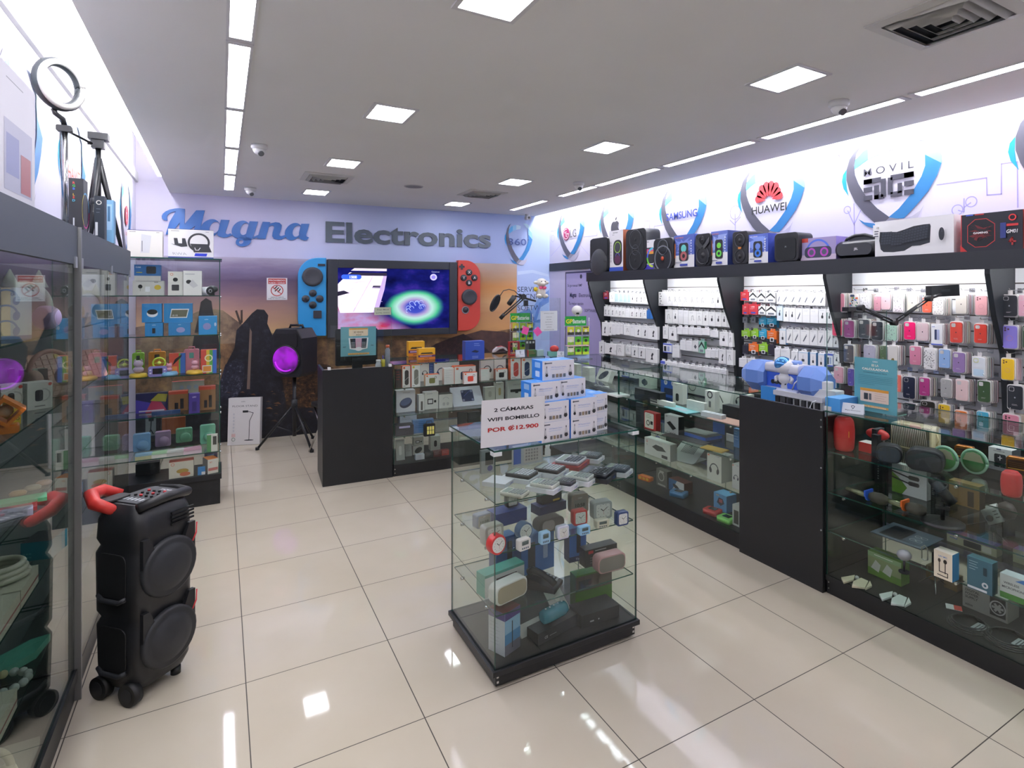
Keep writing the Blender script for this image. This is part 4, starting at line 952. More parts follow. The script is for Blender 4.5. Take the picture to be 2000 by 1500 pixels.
ledge_box(1877, 1998, 421, .14, '1b1e28', 'black and red gaming carton with a dark octagon window picture', gm, 'a82a2a', 'boxed headset', 'gaming_carton', x=3.62)
ledge_box(1999.5, 2090, 411, .14, 'b43030', 'red carton edge at the photo border beside the gaming carton', None, '8a2020', 'boxed headset', 'gaming_carton', x=3.62)

# ================================================================ HANGING ON THE BAY HOOKS
ROWN = ['top', 'second', 'third', 'fourth', 'fifth', 'lowest']
BAYN = ['bay nearest the mural', 'bay of cable boxes', 'memory card bay', 'phone case bay', 'photo-edge bay']
HOOK = C('d9dadc', .25, .8)
_hook = None
def hook(bay, x, y, z):
    """A wire peg from the slat panel, a part of its bay."""
    global _hook
    if _hook is None:
        mb = MB(); mb.tube([(0, 0, 0), (0, -.17, 0), (0, -.19, .012)], .0022, HOOK, 6); mb.box((-.016, -.001, -.012), (.016, .003, .012), HOOK); _hook = mb.build('hook', BAYS[bay]); h = _hook
    else: h = _hook.copy(); COL.objects.link(h); h.parent = BAYS[bay]
    h.location = (BAYS[bay].location.y - y, .322, z); h.scale = (1, (3.928 - x + .012) / .19, 1)
def d_cable(F):
    x = random.uniform(.4, .6); F.line([(x - .15, .3), (x - .1, .62), (x + .05, .66), (x + .1, .4), (x + .2, .34)], .0035, C('3c3e44', .5)); F.bars(.15, .88, .6, 2, 'b4b7bc', .05, .06)
def d_plug(F):
    F.rrect(.35, .35, .62, .55, .004, '2b2d33'); F.line([(.5, .55), (.55, .72)], .006, C('2b2d33', .5)); F.bars(.15, .9, .6, 1, 'b4b7bc', .05)
def d_mount(F):
    x = random.uniform(.42, .55); F.poly([(x - .1, .2), (x + .12, .2), (x + .05, .4), (x + .16, .62), (x + .04, .7), (x - .06, .5), (x - .02, .36)], C('33353b', .5)); F.bars(.12, .9, .7, 1, 'b0b3b8', .05)
def d_stick(F): F.line([(.35, .25), (.66, .62)], .010, C('6a6f78', .5)); F.line([(.62, .6), (.7, .72)], .005, C('9a9fa8', .5)); F.bars(.15, .9, .6, 1, 'b4b7bc', .05)
def d_plain(F): F.bars(.15, .85, .7, 2, 'c4c6ca', .05, .07); F.line([(0, .5), (1, .5)], .0008, C('c9cbd0', .5))
def d_card(c):
    def f(F):
        F.rect(0, .0, 1, .32, '22242a'); F.rrect(.3, .1, .72, .45, .004, 'e8ecee'); F.rrect(.38, .15, .64, .38, .003, '2a2c32'); F.text('CARD', .42, .78, .12, 'f4f4f4', .02, w=.55); F.bars(.15, .66, .6, 2, 'f0f0f0', .05, .07)
    return f
def d_red(F): F.text('USB', .45, .7, .16, 'f6e8e8', .02, w=.4); F.rect(.25, .1, .75, .25, '3b5ac0'); F.bars(.15, .6, .6, 2, 'f4d8d8', .05, .08)
def d_tri(F): F.poly([(0, .55), (.5, 1), (1, .55), (1, .35), (.5, .75), (0, .4)], C('2a2d32', .5)); F.rrect(.2, .1, .8, .3, .003, '7a808a')
def d_tint(F): F.rect(.1, .1, .9, .9, 'b4cccc'); F.bars(.2, .8, .5, 3, '8aa8aa', .05, .1)
def d_blue(F): F.rect(.1, .15, .38, .7, '2a2f3a'); F.rect(.5, .2, .75, .7, 'a8b4d8'); F.rect(.0, .0, 1, .1, '4a5ac0'); F.rect(0, .85, 1, 1, '5a6ad0')
def d_diam(F): F.poly([(.5, .25), (.75, .48), (.5, .7), (.27, .48)], C('5a5e66', .5)); F.bars(.15, .88, .6, 1, 'b4b7bc', .05)
def d_dots(F):
    for k in range(5): F.oval(.2 + .1 * (k % 2), .85 - .17 * k, .008, .006, '34363c')
    F.rect(.05, .06, .6, .1, '8a8d92')
def d_wire(F): F.line([(.5, .75), (.5, .45)], .002, C('3c3e44', .5)); F.rrect(.35, .3, .65, .48, .003, '34363c'); F.rect(0, .9, 1, 1, 'd4e4f0')
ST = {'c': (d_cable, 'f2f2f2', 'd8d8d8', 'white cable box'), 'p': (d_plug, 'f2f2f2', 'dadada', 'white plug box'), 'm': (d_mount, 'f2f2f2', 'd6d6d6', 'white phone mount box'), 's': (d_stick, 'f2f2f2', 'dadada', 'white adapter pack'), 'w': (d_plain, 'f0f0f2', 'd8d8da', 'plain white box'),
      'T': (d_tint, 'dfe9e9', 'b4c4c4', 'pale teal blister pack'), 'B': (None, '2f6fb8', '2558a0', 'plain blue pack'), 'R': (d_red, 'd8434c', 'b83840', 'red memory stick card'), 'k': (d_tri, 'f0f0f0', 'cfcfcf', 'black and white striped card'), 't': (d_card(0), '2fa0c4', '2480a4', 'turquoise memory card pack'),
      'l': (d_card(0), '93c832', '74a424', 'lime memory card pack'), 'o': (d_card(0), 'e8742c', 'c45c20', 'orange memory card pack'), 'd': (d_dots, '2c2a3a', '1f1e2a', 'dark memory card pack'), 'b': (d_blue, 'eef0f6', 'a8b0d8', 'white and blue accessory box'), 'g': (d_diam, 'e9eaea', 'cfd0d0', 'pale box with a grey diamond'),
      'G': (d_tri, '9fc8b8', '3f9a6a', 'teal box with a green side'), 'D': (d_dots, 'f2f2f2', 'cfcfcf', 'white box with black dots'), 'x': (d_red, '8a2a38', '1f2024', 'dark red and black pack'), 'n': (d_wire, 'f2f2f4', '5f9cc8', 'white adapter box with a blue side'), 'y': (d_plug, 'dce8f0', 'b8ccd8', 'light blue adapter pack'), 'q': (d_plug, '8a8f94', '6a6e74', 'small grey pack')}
def row(bay, rown, items, x=3.80, d=.03, behind=0):
    for i, (u0, vt, u1, vb, st) in enumerate(items):
        f, fc, sc_, ds = ST[st]
        a, b = onx(u0, vt, x), onx(u1, vt, x); zb = onx(u0, vb, x).z; w = max(a.y - b.y - .003, .012); h = a.z - zb
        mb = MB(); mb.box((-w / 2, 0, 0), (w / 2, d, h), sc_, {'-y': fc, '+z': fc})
        if f: f(Face(mb, Matrix.Translation((-w / 2, 0, 0)), w, h))
        tw = min(w * .5, .024); mb.box((-tw, d * .5 - .0006, h + .0001), (tw, d * .5 + .0006, h + .018), fc); mb.box((-tw * .5, d * .5 - .001, h + .006), (tw * .5, d * .5 + .001, h + .010), '8a8c90')
        loc = Vector((x, (a.y + b.y) / 2, zb))
        lab = '%s, %s on the %s row, %s' % (ds, ordn[i], rown, BAYN[bay])
        o = tag(mb.build('accessory_box', None, loc, R(-90)), lab, 'accessory box', 'boxes hanging in the lit bays')
        hook(bay, x, loc.y, a.z + .011)
        for k in range(behind):
            c = o.copy(); COL.objects.link(c); c.location = loc + Vector(((d + .003) * (k + 1), 0, 0)); c['label'] = '%s behind the %s one, %s row, %s' % (ds, ordn[i], rown, BAYN[bay])
def seq(us, v0, v1, b0, b1, st):
    """Neighbours edge to edge: tops run v0..v1, bottoms b0..b1."""
    n = len(us) - 1; o = []
    for i in range(n): f = i / max(n - 1, 1); o.append((us[i], v0 + (v1 - v0) * f, us[i + 1], b0 + (b1 - b0) * f, st[i % len(st)]))
    return o
row(0, 'top', [(1178, 571, 1189, 584, 'x')] + seq([1190, 1200, 1208.5, 1217, 1225, 1232, 1239, 1248, 1256, 1262, 1270], 571, 575, 590, 594, 'cTTTTpmmcc'), 3.82)
row(0, 'second', seq([1179.5, 1186, 1192, 1200, 1207.5, 1214, 1221, 1230, 1238.5, 1247, 1255, 1263, 1269, 1276], 598, 607, 617, 623, 'mmmcmcwmmmcBB'), 3.83)
row(0, 'third', seq([1175.5, 1188, 1195, 1203, 1211, 1217], 629, 633, 655, 652, 'mmwww') + seq([1218, 1230.5, 1239, 1252.5, 1266, 1284], 634, 637, 654, 662, 'cwmmm'), 3.79)
row(0, 'fourth', [(1170, 667, 1180, 690, 'm'), (1181, 670, 1204, 690, 'm'), (1205, 672, 1219, 694, 'c'), (1222, 675, 1232, 691, 'c'), (1233, 676, 1246, 697, 'm'), (1246.5, 677.5, 1260, 699, 'm'), (1261, 679, 1284, 706, 'm')], 3.78)
row(0, 'lowest', seq([1173, 1187, 1200, 1214, 1229, 1244, 1258, 1272], 706, 716, 730, 740, 'mwmbmn'), 3.78)
row(1, 'top', seq([1286, 1303, 1313, 1323, 1333, 1346, 1356, 1365, 1378, 1387, 1397, 1408, 1418], 570, 573, 597, 602, 'Dcccccccwcpp'), 3.80, behind=2)
row(1, 'second', seq([1299, 1313.5, 1324.5, 1334.5, 1344.5, 1360.5, 1372, 1384, 1397, 1409, 1420, 1429], 604, 611, 631, 639, 'cpwwccpppp'), 3.81, behind=2)
row(1, 'third', [(1294.5, 637, 1305, 661, 'c'), (1306, 639, 1321.5, 664, 'p')] + seq([1322, 1332, 1344, 1355, 1371, 1386], 638, 641, 652, 654, 'w') + [(1386.5, 645, 1403, 658, 'w'), (1405, 648, 1422, 675, 'p'), (1422.5, 650, 1431, 677, 'c')], 3.79)
row(1, 'fourth', [(1295, 670, 1312, 688, 'b'), (1313, 673.5, 1327, 697, 'w')] + seq([1328, 1340, 1352, 1364], 664, 666, 683, 686, 'wwg') + [(1364.5, 666, 1376, 689, 'G')] + seq([1377, 1388, 1397, 1403], 682, 683, 698, 698, 'ww') + [(1403.5, 682, 1418, 709, 'm'), (1419, 683, 1432, 712, 'c')], 3.79)
row(1, 'lowest', seq([1290, 1299, 1309, 1323, 1334, 1345, 1358, 1371, 1382, 1394, 1406, 1418], 704, 721, 742, 760, 'bDwwwwwwwww'), 3.78)
row(2, 'top', [(1446, 570, 1462, 587, 'R'), (1463, 571, 1478, 588, 'k'), (1479, 572, 1495, 590, 'k'), (1496, 572, 1514, 590, 'k')] + seq([1517, 1525.5, 1542, 1556, 1568, 1581, 1598, 1612], 571, 573, 594, 597, 's'), 3.83)
row(2, 'second', [(1449.5, 595, 1461.5, 614, 'R'), (1462, 594, 1480.5, 614, 'R'), (1481, 598, 1495, 614, 'k'), (1496, 598, 1516, 616, 'k'), (1517, 598, 1528.5, 626, 'y')] + seq([1529.5, 1541, 1553.5, 1567, 1582, 1598.5, 1614, 1626], 601, 604, 628, 632, 'ppswwpp'), 3.83)
row(2, 'third', [(1450, 619, 1460, 630, 'q'), (1466, 619, 1476, 630, 'q'), (1482, 622, 1496.5, 639, 't'), (1497, 621, 1517, 639, 't')], 3.86)
row(2, 'fourth', [(1448, 645, 1465, 662, 'l'), (1466, 645, 1481.5, 662, 'l'), (1482, 646, 1497.5, 664, 't'), (1498, 646, 1517, 669, 'o'), (1522, 642, 1535, 672, 'n')] + seq([1535.5, 1548, 1563, 1581, 1597, 1611, 1626.5], 643, 646, 670, 677, 's') + [(1627, 660, 1638, 678, 'p')], 3.84)
row(2, 'fifth', [(1450, 674, 1461.5, 691, 'd'), (1462, 671, 1481, 692, 'o'), (1482, 672, 1499.5, 692, 'l'), (1500, 675, 1512, 694, 'd'), (1512.5, 680, 1524, 704, 'w'), (1524.5, 681, 1543, 706, 'w'), (1545, 685, 1558.5, 712, 's'), (1559, 686, 1578, 713, 'n'), (1582, 688, 1594, 717, 'n'), (1597.5, 690, 1610, 721, 'n'), (1614, 690, 1627, 715, 'b'), (1628, 692, 1640, 712, 'p')], 3.83)
row(2, 'lowest', [(1443, 699, 1459, 716, 'w'), (1460, 700, 1476, 716, 'w'), (1556, 722, 1572, 749, 'B'), (1575, 724, 1598, 752, 'd'), (1600, 727, 1618, 752, 'n'), (1620, 730, 1634, 756, 'n')], 3.82)

# phone cases: every pack is a tray with its case in front, more packs behind it on the same peg
TRAY = C('dedbd9', .25, 0, .6); EDGEC = ['e3dfd9', 'd8ccc6', 'cfd4cf', 'd6c1be', 'c7c9d0', 'd9d2c0', 'c2b4b8']
def case_pack(bay, rown, i, u0, vt, u1, vb, col, desc, x=3.80, extra=3, style='plain'):
    a, b = onx(u0, vt, x), onx(u1, vt, x); zb = onx(u0, vb, x).z; w, h = a.y - b.y, a.z - zb; loc = Vector((x, (a.y + b.y) / 2, zb))
    t = thing('phone_case_pack', '%s, %s on the %s row, %s' % (desc, ordn[i], rown, BAYN[bay]), 'phone case', loc, R(-90), 'phone cases hanging in packs')
    mb = MB(); mb.rbox((-w / 2 - .005, .0, -.006), (w / 2 + .005, .014, h + .006), .012, TRAY); mb.box((-.012, .006, h + .0062), (.012, .0072, h + .03), TRAY); mb.build('tray', t)
    mb = MB(); P = rr(-w / 2, 0, w / 2, h, w * .17, 5); mb.prism(P, -.008, -.0003, C(col, .45)); F = Face(mb, Matrix.Translation((-w / 2, -.008, 0)), w, h)
    if style in ('plain', 'apple'):
        F.rrect(.1, .76, .46, .95, w * .09, 'c8c4c2'); F.rrect(.13, .775, .43, .935, w * .08, C(col, .6)) if style == 'plain' else None
        F.oval(.5, .5, w * .05, w * .06, C('3a3038' if sum(lin(col)[:3]) > .2 else '9a9ea4', .5)); F.bars(.3, .2, .4, 2, 'd8cfd0', .03, .035)
    elif style == 'multi':
        for k in range(26): F.oval(random.uniform(.1, .9), random.uniform(.05, .7), w * random.uniform(.04, .09), w * .07, random.choice(('d8a03c', 'c84a4a', '4a7ac8', '3aa06a', '2a2c34', 'e8e0d0')))
        F.rrect(.15, .75, .6, .95, w * .1, '34405c')
    elif style == 'dots':
        for k in range(34): F.oval(random.uniform(.06, .94), random.uniform(.04, .94), w * .03, w * .035, random.choice(('8a8890', '5c5a62', 'a8a0a8')), random.uniform(0, 180))
    elif style == 'leopard':
        for k in range(60): F.oval(random.uniform(.06, .94), random.uniform(.04, .94), w * .045, w * .025, INK, random.uniform(0, 180), 8)
    elif style == 'box':
        F.rect(0, 0, 1, 1, 'f0f0f2'); F.rrect(.3, .25, .52, .75, w * .06, '3a4468'); F.rrect(.5, .25, .75, .75, w * .06, 'b8c0e0'); F.rect(0, 0, 1, .06, '5a6ac8'); F.text('CASE', .2, .86, .06, '3a5ac0', .02)
    elif style == 'frame':
        F.rrect(.08, .05, .92, .95, w * .12, 'd9dde2'); F.rrect(.1, .07, .9, .4, w * .1, 'bcd4e6'); F.rrect(.12, .74, .5, .94, w * .1, 'c9d23c'); F.rrect(.15, .76, .47, .92, w * .08, 'd9dde2')
    elif style == 'three':
        for q in ((.2, .9), (.2, .8), (.42, .85)): F.oval(q[0], q[1], w * .07, w * .07, '5a3a3c')
        F.ring(.5, .45, w * .22, w * .02, 'c8888c')
    elif style == 'orangebase':
        F.rect(.05, .04, .95, .22, 'd98a30'); F.poly([(.3, .22), (.7, .22), (.6, .35), (.4, .33)], C('7a6a2a', .5))
    mb.build('case', t); hook(bay, x, loc.y, a.z + .03)
    for k in range(extra):
        c = random.choice(EDGEC); mb = MB(); mb.rbox((-w / 2 - .005, 0, -.006), (w / 2 + .005, .013, h + .006), .012, C(c, .3)); mb.rbox((-w / 2, .004, 0), (w / 2 + .0055, .009, h), .004, C(random.choice(('b87a80', 'd8b0a8', '8a9a90', 'c8a8b8', '6a7080', 'd8d0c0')), .4))
        tag(mb.build('phone_case_pack', None, loc + Vector((.017 * (k + 1), -.004 * (k + 1), -.001)), R(-90)), 'wrapped phone case behind the %s, %s hook row, %s' % (desc.replace(' phone case', ' case'), rown, BAYN[bay]), 'phone case', 'packs behind the %s on the %s row' % (desc, rown))
CASES = [('top', 3.80, [(1631, 574, 1649, 608, 'd98fa0', 'dusty pink', 'apple'), (1660, 574, 1679, 598, 'e6e2dc', 'confetti patterned', 'multi'), (1681, 575, 1700, 602, 'e4e4e4', 'clear speckled', 'dots'), (1708, 579, 1721, 606, 'c98f9c', 'muted rose', 'plain'), (1722, 572, 1740, 604, 'e3bfc4', 'pale blush', 'apple'), (1745, 574, 1765, 609, 'e8dfe2', 'clear grey-spotted', 'dots'), (1773, 576, 1793, 607, 'd8d3c4', 'stone beige', 'plain'), (1803, 581, 1820, 610, 'e8664a', 'coral orange', 'apple'), (1823, 583, 1844, 614, 'e9e6e0', 'cream speckled', 'dots'), (1868, 576, 1889, 612, 'd9d2c8', 'ivory', 'plain'), (1906, 578, 1929, 615, 'e6a9ac', 'salmon pink three-lens', 'three')]),
    ('second', 3.80, [(1627, 623, 1644, 655, 'ee3a68', 'hot red-pink', 'apple'), (1650, 626, 1668, 658, '9e4f80', 'mulberry', 'apple'), (1678, 624, 1698, 659, '4b5056', 'slate grey', 'apple'), (1704, 628, 1724, 663, '23272e', 'near-black', 'apple'), (1730, 633, 1752, 664, 'a9cdb8', 'mint speckled', 'dots'), (1767, 629, 1788, 662, 'f5146e', 'neon pink', 'apple'), (1792, 631, 1814, 664, 'd9bfc2', 'rose beige', 'plain'), (1820, 633, 1842, 673, 'f0f0f2', 'white cartoned', 'box'), (1857, 629, 1880, 668, 'd94a3c', 'brick red', 'apple'), (1904, 633, 1928, 669, 'd9402f', 'scarlet', 'apple')]),
    ('third', 3.79, [(1649, 673, 1667, 706, '34425c', 'navy', 'apple'), (1688, 674, 1710, 706, 'b8b0c4', 'clear violet', 'plain'), (1720, 675, 1733, 704, '4f6a3c', 'olive green', 'plain'), (1736, 675, 1754, 711, 'd8d4cc', 'clear orange-based', 'orangebase'), (1778, 676, 1799, 711, 'd08098', 'warm pink', 'apple'), (1806, 680, 1829, 720, 'e8e6e4', 'leopard spotted', 'leopard'), (1835, 682, 1856, 717, '8fb0da', 'sky blue', 'apple'), (1862, 688, 1885, 726, '8f74a4', 'mauve', 'apple'), (1900, 697, 1925, 735, 'dfe3e6', 'clear yellow-framed', 'frame')]),
    ('fourth', 3.79, [(1630, 716, 1647, 746, 'd9a0ae', 'powder pink', 'apple'), (1657, 720, 1668, 752, '5a4aa0', 'purple galaxy', 'plain'), (1750, 732, 1760, 764, 'ef7a68', 'peach red', 'apple'), (1765, 735, 1787, 776, '1a2136', 'midnight blue cartoned', 'plain'), (1797, 737, 1816, 771, 'a8387a', 'magenta', 'apple'), (1839, 740, 1858, 774, 'aaa9a6', 'smoky clear', 'plain'), (1868, 741, 1891, 780, 'e6c8c6', 'light pink', 'apple'), (1911, 743, 1934, 783, '36502f', 'forest green', 'apple')]),
    ('lowest', 3.79, [(1766, 786, 1790, 816, '26282c', 'black-trimmed', 'plain'), (1800, 782, 1826, 815, '2c2a22', 'black and yellow', 'plain'), (1834, 789, 1855, 824, 'e8c030', 'bright yellow', 'three'), (1866, 801, 1889, 836, 'd9762c', 'amber', 'plain'), (1909, 803, 1931, 840, '4aa8c4', 'aqua', 'plain')])]
for rown, x, L_ in CASES:
    for i, (u0, vt, u1, vb, c, dn, st) in enumerate(L_): case_pack(3, rown, i, u0, vt, u1, vb, c, dn + ' phone case', x, 3, st)
for rown, i, q in (('top', 0, (1958, 577, 1987, 617, '2a2d33', 'charcoal', 'plain')), ('top', 1, (1991, 577, 2012, 617, 'd8a4b4', 'pale rose', 'plain')), ('second', 0, (1959, 636, 1987, 679, '8d80d6', 'lavender', 'three')), ('second', 1, (1998, 636, 2020, 679, '4a5a48', 'grey-green', 'plain')), ('third', 0, (1957, 700, 1981, 740, 'e6bb25', 'sunflower yellow', 'three')), ('fourth', 0, (1969, 752, 1998, 797, '23272e', 'black cartoned', 'plain')), ('lowest', 0, (1960, 808, 1990, 846, 'd98ba0', 'rosy three-lens', 'three'))):
    case_pack(4, rown, i, *q[:5], q[5] + ' phone case', 3.79, 3, q[6])
# ================================================================ ON AND IN THE COUNTERS
def hpic(F, x=.5, z=.45, r=None, c='2b3038'):
    r = r or min(F.w * .3, F.h * .3); m = C(c, .5); F.ring(x, z, r, r * .2, m, 0, 180); F.oval(x - r * .85 / F.w, z - r * .25 / F.h, r * .3, r * .5, m, 10); F.oval(x + r * .85 / F.w, z - r * .25 / F.h, r * .3, r * .5, m, -10)
def pic(st, c='2b2e36', c2='d8602c'):
    m = C(c, .5)
    def f(F):
        w, h = F.w, F.h; q = min(w, h)
        if st == 'flip': F._go(lambda: F.mb.add([(x, 0, z) for x, z in rr(w * .28, h * .1, w * .78, h * .8, w * .25, 5)], [tuple(range(24))], m)); F.line([(.25, .3), (.85, .5)], .003, C('c8c8c8')); F.rect(.1, .86, .34, .95, c2); F.rect(.0, .985, 1, 1, c2); F.bars(.1, .05, .4, 1, '8a8c90')
        elif st == 'hp': hpic(F, .5, .45, None, c); F.rect(.06, .92, .18, .97, c2); F.bars(.6, .95, .3, 1, 'a0a2a8')
        elif st == 'go': F.rrect(.28, .2, .72, .68, q * .1, m); F.ring(.76, .72, q * .1, q * .03, '2b2e36'); F.rect(.07, .8, .18, .92, c2); F.rect(0, .97, 1, 1, c2)
        elif st == 'disc': F.oval(.5, .42, w * .34, h * .22, m, 25); F.oval(.5, .48, w * .3, h * .16, C('5c6a92', .5), 25); F.bars(.35, .88, .5, 1, 'b0b2b8')
        elif st == 'ovald': F.oval(.5, .5, w * .36, h * .3, m, 30)
        elif st == 'cam': F.rrect(.2, .3, .62, .62, .004, m); F.rrect(.26, .36, .56, .56, .003, 'e8e8e8'); F.rrect(.68, .38, .85, .52, .003, m); F.bars(.15, .9, .6, 1, 'b0b2b8')
        elif st == 'buds': F.ring(.5, .55, q * .25, q * .03, 'b8bab8', 20, 160); F.oval(.36, .3, q * .1, q * .12, 'c4c6c4'); F.oval(.64, .3, q * .1, q * .12, 'c4c6c4')
        elif st == 'scale': F._go(lambda: F.mb.add([(x, 0, z) for x, z in rr(w * .32, h * .22, w * .72, h * .82, .01)], [tuple(range(20))], m)); [F.oval(a, b, .013, .013, '8a92b0') for a in (.37, .67) for b in (.3, .74)]; F.line([(.4, .5), (.64, .78)], .006, C('5a62a0', .5))
        elif st == 'tool': F.rrect(.15, .35, .8, .5, .006, m); F.rrect(.75, .34, .92, .52, .006, c2); F.text('VACUUM', .5, .72, .12, '9a9ca0'); F.rect(.4, .28, .55, .35, m)
        elif st == 'pod': F.rrect(.35, .25, .65, .7, q * .2, m); F.bars(.25, .9, .5, 1, 'b8bab8')
        elif st == 'twin': [(F.oval(x, .8, q * .14, q * .14, 'c8ccd4'), F.oval(x, .8, q * .06, q * .06, '8a8e98')) for x in (.28, .7)]; F.rect(.0, .0, 1, .55, c2); F.rrect(.2, .15, .75, .5, .01, '2a3350')
        elif st == 'keys': [F.rect(.04 + .054 * i, .12 + .2 * j, .04 + .054 * i + .044, .12 + .2 * j + .15, m) for i in range(17) for j in range(4)]
        elif st == 'hub': F._go(lambda: F.mb.add([(w * .15, 0, h * .55), (w * .6, 0, h * .22), (w * .85, 0, h * .36), (w * .4, 0, h * .68)], [(0, 1, 2, 3)], m)); F.text('USB', .15, .88, .09, INK, .01); [F.oval(.2 + .14 * i, .07, .004, .004, INK) for i in range(5)]
        elif st == 'redframe': F.rrect(.06, .06, .82, .94, .012, 'e6e8da'); F.bars(.15, .84, .55, 3, '6a9a4a', .06, .09); F.ring(.35, .36, q * .16, q * .05, INK); F.rrect(.55, .3, .75, .5, .003, INK)
        elif st == 'box3d': F._go(lambda: F.mb.add([(w * .3, 0, h * .55), (w * .5, 0, h * .4), (w * .85, 0, h * .5), (w * .7, 0, h * .72), (w * .45, 0, h * .75)], [(0, 1, 2, 3, 4)], m)); F.ring(.1, .8, .01, .004, 'c8503c'); F.text('TV', .1, .55, .12, '5a5c60', .01); F.rrect(.68, .08, .9, .26, .003, '3a3c40'); F.text('TV BOX KIT', .62, .86, .08, '8a8c90')
        elif st == 'hand': F._go(lambda: F.mb.add([(w * .25, 0, h * .45), (w * .55, 0, h * .3), (w * .82, 0, h * .5), (w * .72, 0, h * .75), (w * .4, 0, h * .78)], [(0, 1, 2, 3, 4)], m)); F.rrect(.42, .5, .68, .7, .003, c2); F.text('GAME', .3, .86, .09, 'e8c03c', .02)
        elif st == 'lines': F.bars(.1, .85, .75, 4, c, .06, .14)
        elif st == 'tri': F.poly([(.2, .0), (.55, 1), (1, 1), (1, 0)], C(c2, .5)); F.oval(.5, .45, w * .24, h * .16, m, -20)
        elif st == 'lav': F.line([(.3, .62), (.3, .25), (.75, .25), (.75, .1), (.2, .12)], .004, m); F.line([(.62, .62), (.62, .22)], .004, m); F.oval(.3, .66, .006, .009, m); F.oval(.62, .66, .008, .01, m); F.rect(.0, .0, 1, .4, C('c8a888', .5)) if False else None; F.text('LAV MIC', .5, .8, .08, '3a7ac0', .01)
        elif st == 'fan': F.rect(.62, .12, .96, .92, '2c2c2e'); F.ring(.79, .5, h * .3, h * .05, 'c8c8c8'); F.oval(.79, .5, h * .1, h * .1, 'c8c8c8'); [F.line([(.79, .5), (.79 + .11 * math.cos(k * 1.05), .5 + h / w * .9 * .27 * math.sin(k * 1.05) * 1.1)], h * .1, C('b4b4b4', .5)) for k in range(6)]; [F.text(s, .07, .74 - .15 * i, .15, '3a3a3c', .02, 'l') for i, s in enumerate(('DIGITAL', 'POWER', 'SUPPLY'))]; F.text('600W', .07, .12, .12, '3a3a3c', .02, 'l')
        elif st == 'mics': F.poly([(0, .2), (.0, 0), (1, 0), (1, .9), (.7, 1), (.35, .8)], C('d8d8da', .5)); F.poly([(0, .7), (.25, .5), (.45, .25), (.3, 0), (0, 0)], C('5c8a2c', .5)); [(F.line([(.0, z + .1), (.5, z)], h * .05, m), F.rrect(.48, z - .06, .8, z + .08, .01, '3b3436')) for z in (.62, .42)]
        elif st == 'solar': F.rect(0, .0, 1, .3, '5c8a2c'); F.rect(0, .8, 1, 1, '8aa87a'); [F.poly([(x, .3), (x + .14, .7), (x + .3, .55), (x + .24, .2)], C('c8ccc0', .5)) for x in (.1, .45)]; F.bars(.2, .9, .7, 1, 'e8ece0')
        elif st == 'sand': F.rrect(.25, .0, .75, .62, q * .1, m); F.line([(.5, .2), (.5, .5)], .004, WHITE); F.line([(.42, .36), (.58, .36)], .004, WHITE); F.text('WONDERBOOM', .45, .78, .09, '3a3c42', .01); F.rect(.35, .9, .55, .98, '3a4668')
        elif st == 'toast': F.text('JBL', .6, .45, .3, 'f0d8d8', .02)
        elif st == 'tele': F.rect(.0, .35, 1, 1, c2); F.rrect(.12, .15, .55, .8, .004, 'c8d4e0'); F.bars(.62, .85, .3, 4, 'e8ecf0', .05, .13)
        elif st == 'dial': F.text('SHOP', .5, .5, .2, 'f0f0f0', .02)
    return f
def put(name, cat, label, u0, vb, u1, vt, z, ang, d, front, side=None, top=None, draw=None, tilt=0, group=None, draws=None, drawt=None, drawr=None):
    loc, w, h, t = span(u0, vb, u1, vt, z + .0006, ang)
    return carton(name, label, cat, w, d, h, loc, t, front, side, top, draw, group, draws, drawt, None, tilt, drawr)
a = math.atan(-.0575); AB = math.degrees(a)
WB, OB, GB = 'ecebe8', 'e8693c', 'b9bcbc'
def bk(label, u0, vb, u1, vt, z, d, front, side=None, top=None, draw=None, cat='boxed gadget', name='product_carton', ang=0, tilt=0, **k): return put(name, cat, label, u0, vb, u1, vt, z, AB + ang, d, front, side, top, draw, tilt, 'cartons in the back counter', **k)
Z1, Z2, Z3, Z4 = .805, .553, .36, .105
bk('white carton with a black pill speaker picture and orange edge', 786, 757, 801.5, 715, Z1, .07, WB, OB, OB, pic('flip', '26282c'))
bk('white carton with a grey pill speaker picture and yellow sticker', 804, 756.5, 821, 713.5, Z1, .07, WB, OB, OB, pic('flip', '7a7a72', 'd8c83c'))
bk('white carton with black headphones behind the olive speaker box', 821.5, 745, 838, 710, Z1, .06, WB, 'd8d8d8', WB, pic('hp', '2a2d34'))
bk('blue carton edge between two headphone cartons', 838.5, 744, 847.5, 709, Z1, .06, '3a5a9c', '2c4478', '3a5a9c', pic('lines', '8aa4d8'))
bk('white carton with navy headphones behind the blue ball speaker carton', 848, 744, 877, 708, Z1, .06, WB, GB, WB, pic('hp', '34406c'))
bk('small white carton with an olive green pocket speaker picture', 831, 754, 857, 732, Z1, .06, WB, 'd8c8a8', OB, pic('go', '7a7a3c'))
bk('white carton with a faint skull line sketch', 867.5, 751, 887, 720, Z1, .07, WB, 'd8b8a8', WB, pic('lines', 'c8c9cc'))
bk('wide white carton with a blue ball speaker on a loop', 888, 750, 929, 716, Z1, .1, WB, OB, OB, pic('go', '2c3f66'))
bk('small white carton with a bright red pocket speaker picture', 902.5, 749, 928, 727, Z1, .05, WB, 'c8a8a0', OB, pic('go', 'c8402f')).location.y -= .05
bk('white carton with pale blue headphones under the counter edge', 880, 742, 905, 706, Z1, .05, WB, GB, WB, pic('hp', '6a7aa8')).location.y += .12
bk('narrow white carton with mint print, beside striped pieces', 939, 744, 956, 721, Z1, .05, WB, 'd8c8c0', OB, pic('lines', 'a8d8c8'))
